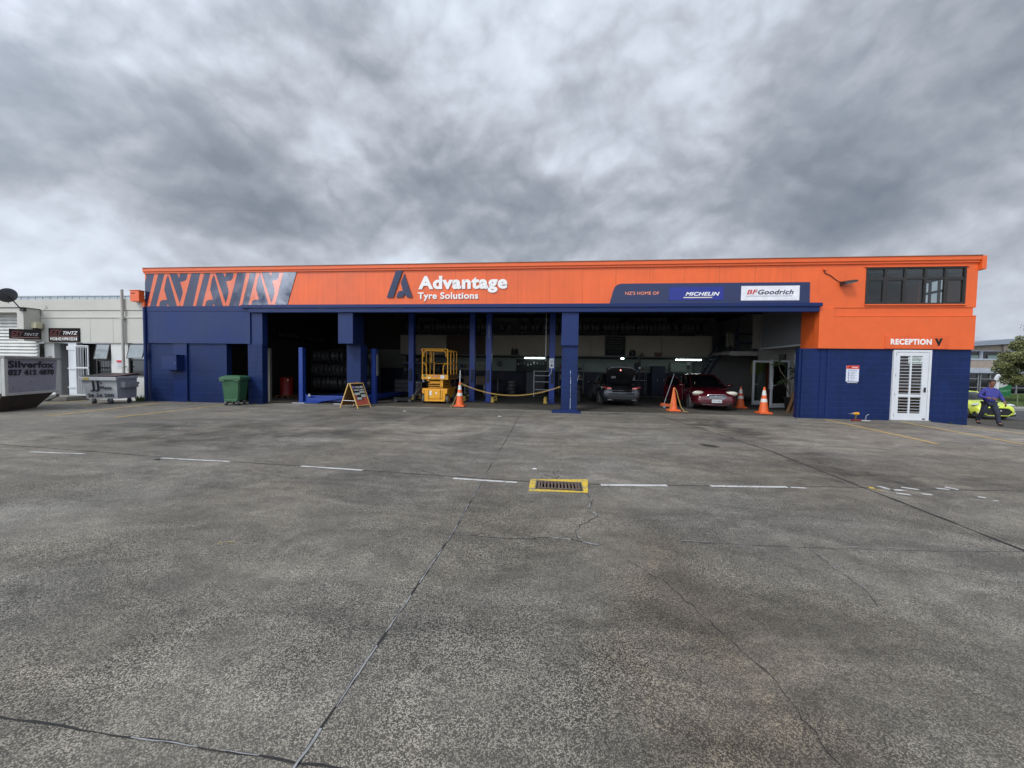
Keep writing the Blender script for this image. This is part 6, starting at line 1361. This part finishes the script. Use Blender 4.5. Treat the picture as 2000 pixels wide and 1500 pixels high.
f = MB(); f.box(-2.315, -2.22, -.62, .62, .30, .44, .02); put(t, f, 'lower_bumper', m_black)
f = MB(); hp = Vector((-1.55, 0, 1.02)); P_ = []
for i, (dx, z) in enumerate(((.0, 1.0), (-.22, 1.22), (-.40, 1.45), (-.50, 1.62), (-.46, 1.70))):
    for sgn in (0, .04): P_.append([f.b.verts.new((hp.x+dx+sgn, y*w_, z)) for y, w_ in ((-1, .56+.03*i-.05*(i > 3)), (-.5, .58), (0, .58), (.5, .58), (1, .56+.03*i-.05*(i > 3)))])
for q in (0, 1):
    for i in range(4):
        a, b = P_[2*i+q], P_[2*(i+1)+q]
        for k in range(4): f.b.faces.new((a[k], a[k+1], b[k+1], b[k]))
bl_ = put(t, f, 'boot_lid', mat('lid_underside', (.012, .012, .014), .35), True)
f = MB(); f.tube([(hp.x-.49, y, z) for y, z in ((-.60, 1.60), (-.45, 1.69), (0, 1.72), (.45, 1.69), (.60, 1.60))], .016, 6); put(t, f, 'lid_edge', m_galv, True, bl_)
f = MB(); f.ball((-2.05, .03, 1.58), .032, 10); put(t, f, 'brake_light', mat('brake_lit', (.8, .2, .2), .4, emit=(1, .35, .3), estr=2.0), True, bl_)
f = MB(); f.box(-1.97, -1.955, .22, .42, 1.22, 1.32); put(t, f, 'number_plate', mat('plate_dim', (.10, .10, .10), .5), False, bl_)
# --- lime hatchback on the road
p_lime = mat('lime_paint', (.56, .66, .06), .3, var=.03, coat=.8)
t = car('parked_car', 'lime yellow hatchback parked at the roadside behind the walking person', (23.00, 9.97, gz(22)), math.atan2(-.985, -.12), 4.22, p_lime,
    [(-2.1, .75, .66, .34), (-2.06, .98, .80, .22), (-1.8, 1.04, .87, .18), (-.8, 1.0, .895, .16), (.3, .98, .895, .16), (1.0, .98, .89, .16), (1.4, .92, .88, .16), (1.78, .83, .86, .17), (2.0, .72, .80, .19), (2.1, .58, .70, .22), (2.12, .45, .64, .24)],
    [(.95, -1.9, 1.25, .80), (1.13, -1.75, .95, .73), (1.29, -1.5, .6, .66), (1.38, -1.2, .35, .60), (1.41, -1.0, .1, .52)], (-1.32, 1.32), .33, .79)
f = MB(); f.prism([(-.60, .40), (-.40, .60), (.40, .60), (.60, .40), (.42, .24), (-.42, .24)], 2.0, 2.125, 'YZ'); gr = put(t, f, 'grille', m_black)
f = MB(); f.tube([(2.128, y, z) for y, z in ((-.62, .40), (-.41, .62), (.41, .62), (.62, .40), (.43, .22), (-.43, .22), (-.62, .40))], .02, 6); put(t, f, 'grille_trim', p_lime, True, gr)
f = MB(); f.box(2.14, 2.15, -.17, .17, .34, .45); put(t, f, 'number_plate', m_black); f = MB(); f.ball((2.15, -.1, .47), .03, 8); f.ball((2.15, .1, .47), .03, 8); put(t, f, 'fog_spots', m_white, True)
f = MB(); f.ball((2.1, 0, .70), (.03, .07, .05), 10); put(t, f, 'badge', m_chrome, True)
for s in (-1, 1):
    f = MB(); f.ball((0, 0, 0), 1, 16); bmesh.ops.transform(f.b, verts=f.b.verts, matrix=Matrix.Translation((1.80, s*.70, .74)) @ Matrix.Rotation(s*R(-42), 4, 'Z') @ Matrix.Rotation(R(-20), 4, 'Y') @ Matrix.Diagonal((.14, .20, .075, 1))); put(t, f, 'headlight', mat('lamp_clear', (.55, .58, .62), .12, coat=1), True)
    f = MB(); f.lathe([(.045, -.01), (.075, -.01), (.075, .02), (.045, .02)], (2.03, s*.70, .36), 'X', 18, True); put(t, f, 'fog_ring', m_white, True)
    f = MB(); f.ball((.62, s*1.02, 1.02), (.08, .12, .075), 12); put(t, f, 'mirror', p_lime, True)
    f = MB(); f.prism([(s*.60, .18), (s*.84, .20), (s*.82, .40), (s*.74, .22)], 1.84, 1.99, 'YZ'); put(t, f, 'side_intake', m_black)

# ================================================================ the street on the right
ROADZ = gz(30)
m_asph = mat('asphalt', (.055, .056, .058), .85, var=.15, vs=2, bump=.4, bs=80)
kd = Vector((RT.x, RT.y, 0)).normalized(); kn = Vector((-kd.y, kd.x, 0))      # street axis and its normal
K0 = Vector((31.2, 15.2, ROADZ))
def strip(s0, s1, n0, n1, z0, z1, name, m, kind='structure', step=None):
    f = MB(); P = lambda s, n, z: K0+kd*s+kn*n+Vector((0, 0, z))
    f.hexa([P(s0, n0, z0), P(s1, n0, z0), P(s1, n1, z0), P(s0, n1, z0), P(s0, n0, z1), P(s1, n0, z1), P(s1, n1, z1), P(s0, n1, z1)]); return f.build(name, m, kind=kind)
strip(-8, 120, -9.0, 0, -.02, .012, 'road', m_asph)
strip(-8, 120, 0, .16, -.05, .13, 'kerb', mat('kerb_stone', (.32, .31, .29), .8, var=.15))
strip(-8, 120, .16, 1.5, -.05, .10, 'footpath', mat('path_concrete', (.25, .24, .22), .85, var=.1))
strip(-6, 120, -.75, -.64, .012, .017, 'road_line', m_wline)
m_soil = mat('lawn_base', (.045, .070, .018), .9, var=.3, vs=1.5, bump=.5, bs=30)
f = MB(); P = lambda s, n, z: K0+kd*s+kn*n+Vector((0, 0, z)); f.hexa([P(-8, 1.5, -.05), P(120, 1.5, -.05), P(120, 16, .2), P(-8, 16, .2), P(-8, 1.5, .10), P(120, 1.5, .10), P(120, 16, .32), P(-8, 16, .32)]); f.build('lawn', m_soil, kind='structure')
f = MB(); rs = random.Random(21)
for k in range(16000):
    n = 1.5+14*rs.random()**1.3; s = (25.4+n)*rs.uniform(1.20, 1.42)-33.9; b = P(s, n, .10+.22*(n-1.5)/14.5); a = rs.uniform(0, 6.28); wd_ = .02+.0015*n; h = rs.uniform(.05, .12)+.003*n
    v = [f.b.verts.new(q) for q in (b+Vector((math.cos(a), math.sin(a), 0))*wd_, b-Vector((math.cos(a), math.sin(a), 0))*wd_, b+Vector((rs.uniform(-.04, .04), rs.uniform(-.04, .04), h)))]; f.b.faces.new(v)
tag(f.build('grass', mat('grass_blade', (.075, .115, .028), .7, var=.4, vs=.8)), 'rough green grass on the verge across the road', 'grass', 'stuff')
# office building over the road
n0 = 21.0; OBS = 26.0
OB = T('office_building', 'two storey timber clad office building with a grey roof across the road', 'building', K0+kn*n0+kd*OBS, math.atan2(kd.y, kd.x))
def op(name, mb, m, parent=None, smooth=False): return mb.build(name, m, parent or OB, smooth)
h0 = .3
m_tb = mat('silver_timber', (.36, .30, .25), .7, var=.15, vs=2); m_gp = mat('grey_panel2', (.36, .40, .46), .5)
SX0, SX1 = -9, 30
f = MB(); z = h0+2.94
while z < h0+3.9: f.box(SX0, SX1, -.06, .0, z, z+.16); f.box(SX0, SX1, -.02, .0, z+.16, z+.20); z += .20
z = h0+5.13
while z < h0+5.75: f.box(SX0, SX1, -.06, .0, z, z+.16); f.box(SX0, SX1, -.02, 0, z+.16, z+.2); z += .20
op('timber_cladding', f, m_tb)
f = MB(); f.box(SX0-.1, SX1, -.25, 0, h0+2.38, h0+2.94); f.box(SX0, SX1, -.12, .0, h0+3.94, h0+4.03); op('grey_band', f, m_gp)
f = MB(); f.box(SX0, SX1, .3, 12, 0, h0+5.7); op('core_wall', f, mat('dark_core', (.02, .02, .022), .7))
xs_ = [-9, -5.4, -2.45, 0.2, 4.2, 8.2, 12.2, 16]
for a, b in zip(xs_[:-1], xs_[1:]):
    fr_ = op('window', frame2d(a+.06, b-.06, h0+4.03, h0+5.13, .10, -.05, .1), m_gp)
    f = MB(); f.box(a+.16, b-.16, .10, .12, h0+4.13, h0+5.03); op('pane', f, m_dglass, fr_)
    f = MB(); f.box(a+(b-a)*.32, b-.3, .02, .05, h0+4.13, h0+4.55); op('blind', f, mat('blind_green', (.16, .22, .20), .5), fr_)
    f = MB(); f.box(a-.10, a+.10, -.10, .1, h0+4.03, h0+5.13); op('pier', f, m_gp)
    fr_ = op('window', frame2d(a+.1, b-.1, h0-.2, h0+2.36, .07, .0, .1), m_galv)
    f = MB(); f.box(a+.17, b-.17, .12, .14, h0-.13, h0+2.29); op('pane', f, m_dglass, fr_)
    f = MB(); f.box((a+b)/2-.04, (a+b)/2+.04, .0, .1, h0-.13, h0+2.29); f.box(a+.17, b-.17, .0, .1, h0+1.6, h0+1.67); f.box(a+.17, b-.17, .0, .1, h0+.55, h0+.62); op('glazing_bars', f, m_galv, fr_)
f = MB(); f.box(-.1, .5, -.30, 0, h0+5.13, h0+5.9); op('end_pier', f, m_tb)
f = MB(); f.hexa([Vector(p) for p in ((-6, -.9, h0+5.50), (.75, -.9, h0+5.98), (.75, 12, h0+6.1), (-6, 12, h0+5.6), (-6, -.9, h0+5.95), (.75, -.9, h0+6.58), (.75, 12, h0+6.7), (-6, 12, h0+6.0))]); f.box(.75, SX1+1, -.7, 12, h0+5.9, h0+6.5); op('roof', f, mat('roof_grey', (.23, .26, .31), .5, var=.06))
# monument sign
sp_ = K0+kd*14.0+kn*11.5
S = T('monument_sign', 'curved top white and green monument sign on the lawn across the road', 'sign', sp_, math.atan2(kd.y, kd.x)-R(12)); S.scale = (.6, .8, .92)
f = MB(); pts_ = [(-.85, .1)]+[(-.85+.05*k, 2.08+.62*math.sin(math.pi/2*k/10)**.7) for k in range(11)]+[(1.05, 2.72), (1.05, .1)]
f.prism(pts_, -.20, .2); f.build('white_shell', m_white, S)
f = MB(); f.prism([(-.55, .3), (-.55, 1.25), (-.2, 1.28), (.3, 1.42), (.7, 1.62), (1.04, 1.85), (1.04, .3)], -.235, -.205); f.build('green_panel', mat('sign_green', (.008, .12, .035), .4), S)
f = MB(); f.prism([(-.55, 1.25), (-.55, 2.2), (.0, 2.5), (.5, 2.62), (1.04, 2.66), (1.04, 1.85), (.7, 1.62), (.3, 1.42), (-.2, 1.28)], -.232, -.205); f.build('upper_panel', mat('sign_grey', (.42, .44, .42), .5), S)
text('Milestone', -.40, .9, 2.0, 2.2, -.235, m_dark, S, depth=.006, bold=.02, shear=.3); f = MB(); f.box(-.4, .9, -.242, -.236, .98, 1.02); f.box(-.4, .6, -.242, -.236, .84, .87); f.build('pale_rule', mat('sign_pale', (.2, .4, .25), .5), S)
# marker post near the kerb
t = T('marker_post', 'slim green marker post on the verge beside the lime car', 'post', K0+kd*1.9+kn*1.2); f = MB(); f.cyl((0, 0, 0), (0, 0, 1.05), .035); f.build('shaft', mat('post_green', (.10, .14, .06), .6), t)

# ================================================================ trees
def leafcloud(mb, rs, centre, rad, n, size, hole=.0):
    for _ in range(n):
        while True:
            p = Vector((rs.uniform(-1, 1), rs.uniform(-1, 1), rs.uniform(-1, 1)))
            if .35 < p.length < 1: break
        p = Vector((p.x*rad[0], p.y*rad[1], p.z*rad[2]))+centre
        a = Vector((rs.uniform(-1, 1), rs.uniform(-1, 1), rs.uniform(-.6, 1))).normalized(); b = a.orthogonal().normalized(); s = size*rs.uniform(.6, 1.3)
        v = [mb.b.verts.new(q) for q in (p-b*s*.45, p+a*s*.5-b*.0+Vector((0, 0, .0))-b*s*.15+a.cross(b)*s*.3, p+a*s, p+b*s*.35-a.cross(b)*s*.2+a*s*.3)]
        mb.b.faces.new(v)
def leafmat(name, c1, c2):
    m = bpy.data.materials.new(name); m.use_nodes = True; t = m.node_tree; b = t.nodes['Principled BSDF']; g = N(t, 'ShaderNodeNewGeometry')
    L(t, mixc(t, g.outputs['Random Per Island'], c1, c2), b.inputs['Base Color']); b.inputs['Roughness'].default_value = .55
    b.inputs['Transmission Weight'].default_value = 0; MATS[name] = m; return m
m_lf = leafmat('olive_leaf', (.030, .050, .010), (.24, .24, .085)); m_lf2 = leafmat('brown_leaf', (.030, .028, .018), (.06, .04, .03)); m_bark = mat('bark', (.055, .045, .035), .9, var=.3, vs=8)
tp = K0+kd*7.4+kn*4.6
t = T('broadleaf_tree', 'dense olive green street tree partly hiding the office building', 'tree', tp)
rs = random.Random(12); f = MB(); f.tube([(0, 0, 0), (.05, 0, 1.2), (-.03, .05, 2.4), (.0, 0, 3.6), (.1, 0, 5.0)], [.15, .12, .10, .07, .03], 8)
cl = []
for k in range(46):
    a = rs.uniform(0, 6.28); z = rs.uniform(1.9, 4.9); rr = 1.62*math.sin(math.pi*min(1, (z-1.1)/4.4))**.6*rs.uniform(.45, 1.0); c_ = Vector((math.cos(a)*rr, math.sin(a)*rr, z)); cl.append((c_, rs.uniform(.34, .62)))
    if k % 3 == 0: f.tube([(0, 0, max(1.6, z-1.2)), c_*.5+Vector((0, 0, z*.45)), c_], [.05, .035, .012], 5)
cl += [(Vector((-.7, 0, 4.95)), .35), (Vector((-.9, 0, 5.35)), .22), (Vector((-.4, 0, 5.1)), .3), (Vector((-1.9, 0, 3.2)), .4), (Vector((-2.1, 0, 3.0)), .25)]
f.build('trunk', m_bark, t, True)
f = MB()
for c_, r_ in cl: leafcloud(f, rs, c_, (r_, r_, r_*.75), int(400*r_*r_/.2), .125)
f.build('crown', m_lf, t)
tp = Vector((25.2, 7.0, gz(25)))
t = T('sparse_tree', 'thin branched tree with a few dark leaves at the right edge of the photo', 'tree', tp+Vector((-.15, -.1, 0)))
rs = random.Random(5); f = MB(); f.tube([(0, 0, 0), (.05, 0, 1.5), (0, 0, 3.2), (.1, 0, 4.6)], [.10, .08, .06, .03], 7); tips = []
for k in range(26):
    a = rs.uniform(2.2, 4.4) if k < 18 else rs.uniform(0, 6.28); z = rs.uniform(2.6, 4.3); l = rs.uniform(1.0, 1.9); e = rs.uniform(-.1, .9); p0 = Vector((0, 0, z)); d_ = Vector((math.cos(a)*math.cos(e), math.sin(a)*math.cos(e), math.sin(e))); p1 = p0+d_*l*.5+Vector((0, 0, .1)); p2 = p0+d_*l
    f.tube([p0, p1, p2], [.025, .014, .005], 5)
    for j in range(4): q = p1.lerp(p2, rs.random()); e_ = q+Vector((rs.uniform(-.4, .4), rs.uniform(-.4, .4), rs.uniform(-.2, .35))); f.tube([q, e_], [.006, .003], 4); tips.append(e_)
    tips.append(p2)
f.build('trunk', m_bark, t, True); f = MB()
for p in tips: leafcloud(f, rs, p, (.14, .14, .14), 5, .10)
f.build('crown', m_lf2, t)

# ================================================================ person walking
px, py = 16.82, 2.45; pz = gz(px)+.005
t = T('person', 'person in a violet blue pullover and dark jeans walking with head bowed past the corner', 'person', (px, py, pz), R(-14))
# local: facing -y (towards the camera side), x to the person's left
m_skin = mat('skin', (.26, .13, .085), .55, var=.06, vs=20); m_hair = mat('hair_dark', (.022, .020, .020), .7, var=.2, vs=40); m_jean = mat('jeans', (.022, .030, .052), .85, var=.15, vs=12, bump=.3, bs=60); m_shirt = mat('violet_pullover', (.050, .056, .27), .9, var=.18, vs=8, bump=1.0, bs=9); m_shoe = mat('shoe', (.015, .014, .013), .6)
V3 = Vector
body = skinned('body', [
    [('pelvis', (0, 0, .92), .10), ('chest', (0, .0, 1.22), .10), ('neckb', (0, -.03, 1.42), .07), ('neck', (0, -.06, 1.49), .055), ('jaw', (0, -.11, 1.55), .06), ('skull', (0, -.11, 1.63), .085), ('top', (0, -.09, 1.70), .06)],
    [('chest', 0, 0), ('shl', (.17, -.01, 1.36), .06), ('ell', (.30, .02, 1.10), .045), ('wrl', (.36, -.10, .90), .030), ('hal', (.37, -.13, .84), .034)],
    [('chest', 0, 0), ('shr', (-.17, -.01, 1.36), .06), ('elr', (-.30, -.02, 1.10), .045), ('wrr', (-.16, -.22, 1.04), .030), ('har', (-.10, -.25, 1.03), .034)],
    [('pelvis', 0, 0), ('hipl', (.10, 0, .84), .07), ('knl', (.14, -.16, .50), .062), ('anl', (.15, -.24, .10), .042), ('tol', (.16, -.36, .05), .035)],
    [('pelvis', 0, 0), ('hipr', (-.10, 0, .84), .07), ('knr', (-.14, .04, .49), .062), ('anr', (-.16, .26, .14), .042), ('tor', (-.17, .16, .05), .035)]], m_skin, t, 2)
for s, (wx_, wy, wz), nm in ((1, (.37, -.13, .84), 'l'), (-1, (-.10, -.25, 1.03), 'r')):
    ch = []
    dr = V3((0, -.25, -1)).normalized() if s > 0 else V3((.9, -.3, -.1)).normalized(); sd = V3((0, -1, .2)).normalized() if s > 0 else V3((0, -.2, 1)).normalized()
    root = V3((wx_, wy, wz)); chains = [[('palm', root, .026), ('palm2', root+dr*.05, .028)]]
    for k, ln in enumerate((.065, .075, .07, .055)):
        o_ = sd*(.027-.018*k); curl = (V3((-1, -.3, 0)) if s > 0 else V3((0, -.6, -.6))).normalized()*.02
        chains.append([('palm2', 0, 0), ('a%d' % k, root+dr*.075+o_, .009), ('b%d' % k, root+dr*(.075+ln*.5)+o_+curl*.5, .0085), ('c%d' % k, root+dr*(.075+ln*.85)+o_+curl*1.5, .007)])
    chains.append([('palm', 0, 0), ('t0', root+dr*.03+sd*.035, .011), ('t1', root+dr*.07+sd*.05, .009)])
    skinned('hand', chains, m_skin, t, 1)
shirt = skinned('pullover', [
    [('w', (0, 0, .86), (.17, .13)), ('b', (0, -.01, 1.0), (.205, .155)), ('c', (0, 0, 1.22), (.215, .155)), ('s', (0, -.02, 1.38), (.12, .10)), ('n', (0, -.045, 1.455), (.07, .07))],
    [('c', 0, 0), ('sl', (.185, -.01, 1.345), .085), ('el', (.315, .02, 1.10), .068), ('wl', (.362, -.095, .915), .046)],
    [('c', 0, 0), ('sr', (-.185, -.01, 1.345), .085), ('er', (-.315, -.02, 1.10), .068), ('wr', (-.19, -.205, 1.045), .046)]], m_shirt, t, 2)
jeans = skinned('jeans', [
    [('p', (0, 0, .90), (.155, .125)), ('hl', (.10, 0, .82), .115), ('kl', (.14, -.16, .50), .083), ('al', (.15, -.24, .12), .068), ('fl', (.15, -.24, .07), .07)],
    [('p', 0, 0), ('hr', (-.10, 0, .82), .115), ('kr', (-.14, .04, .49), .083), ('ar', (-.16, .25, .16), .068), ('fr', (-.16, .27, .12), .07)]], m_jean, t, 2)
skinned('shoe', [[('h', (.15, -.21, .045), .045), ('m', (.16, -.32, .045), .048), ('t', (.16, -.42, .035), .038)]], m_shoe, t, 2)
skinned('shoe', [[('h', (-.16, .27, .085), .045), ('m', (-.165, .17, .045), .048), ('t', (-.17, .07, .035), .038)]], m_shoe, t, 2)
f = MB(); f.ball((0, -.075, 1.675), (.098, .112, .092), 20)
for v in f.b.verts: 
    if v.co.y < -.13 and v.co.z < 1.68: v.co.y = -.12
f.build('hair', m_hair, t, True)
f = MB(); f.ball((0, -.20, 1.60), (.014, .022, .02), 10); f.build('nose', m_skin, t, True)
for s in (-1, 1):
    f = MB(); f.ball((s*.033, -.185, 1.625), (.014, .008, .007), 10); f.build('eye', m_dark, t, True)
    f = MB(); f.ball((s*.088, -.09, 1.61), (.012, .022, .032), 10); f.build('ear', m_skin, t, True)
f = MB(); f.ball((0, -.182, 1.562), (.024, .008, .006), 10); f.build('mouth', mat('lips', (.18, .06, .05), .5), t, True)
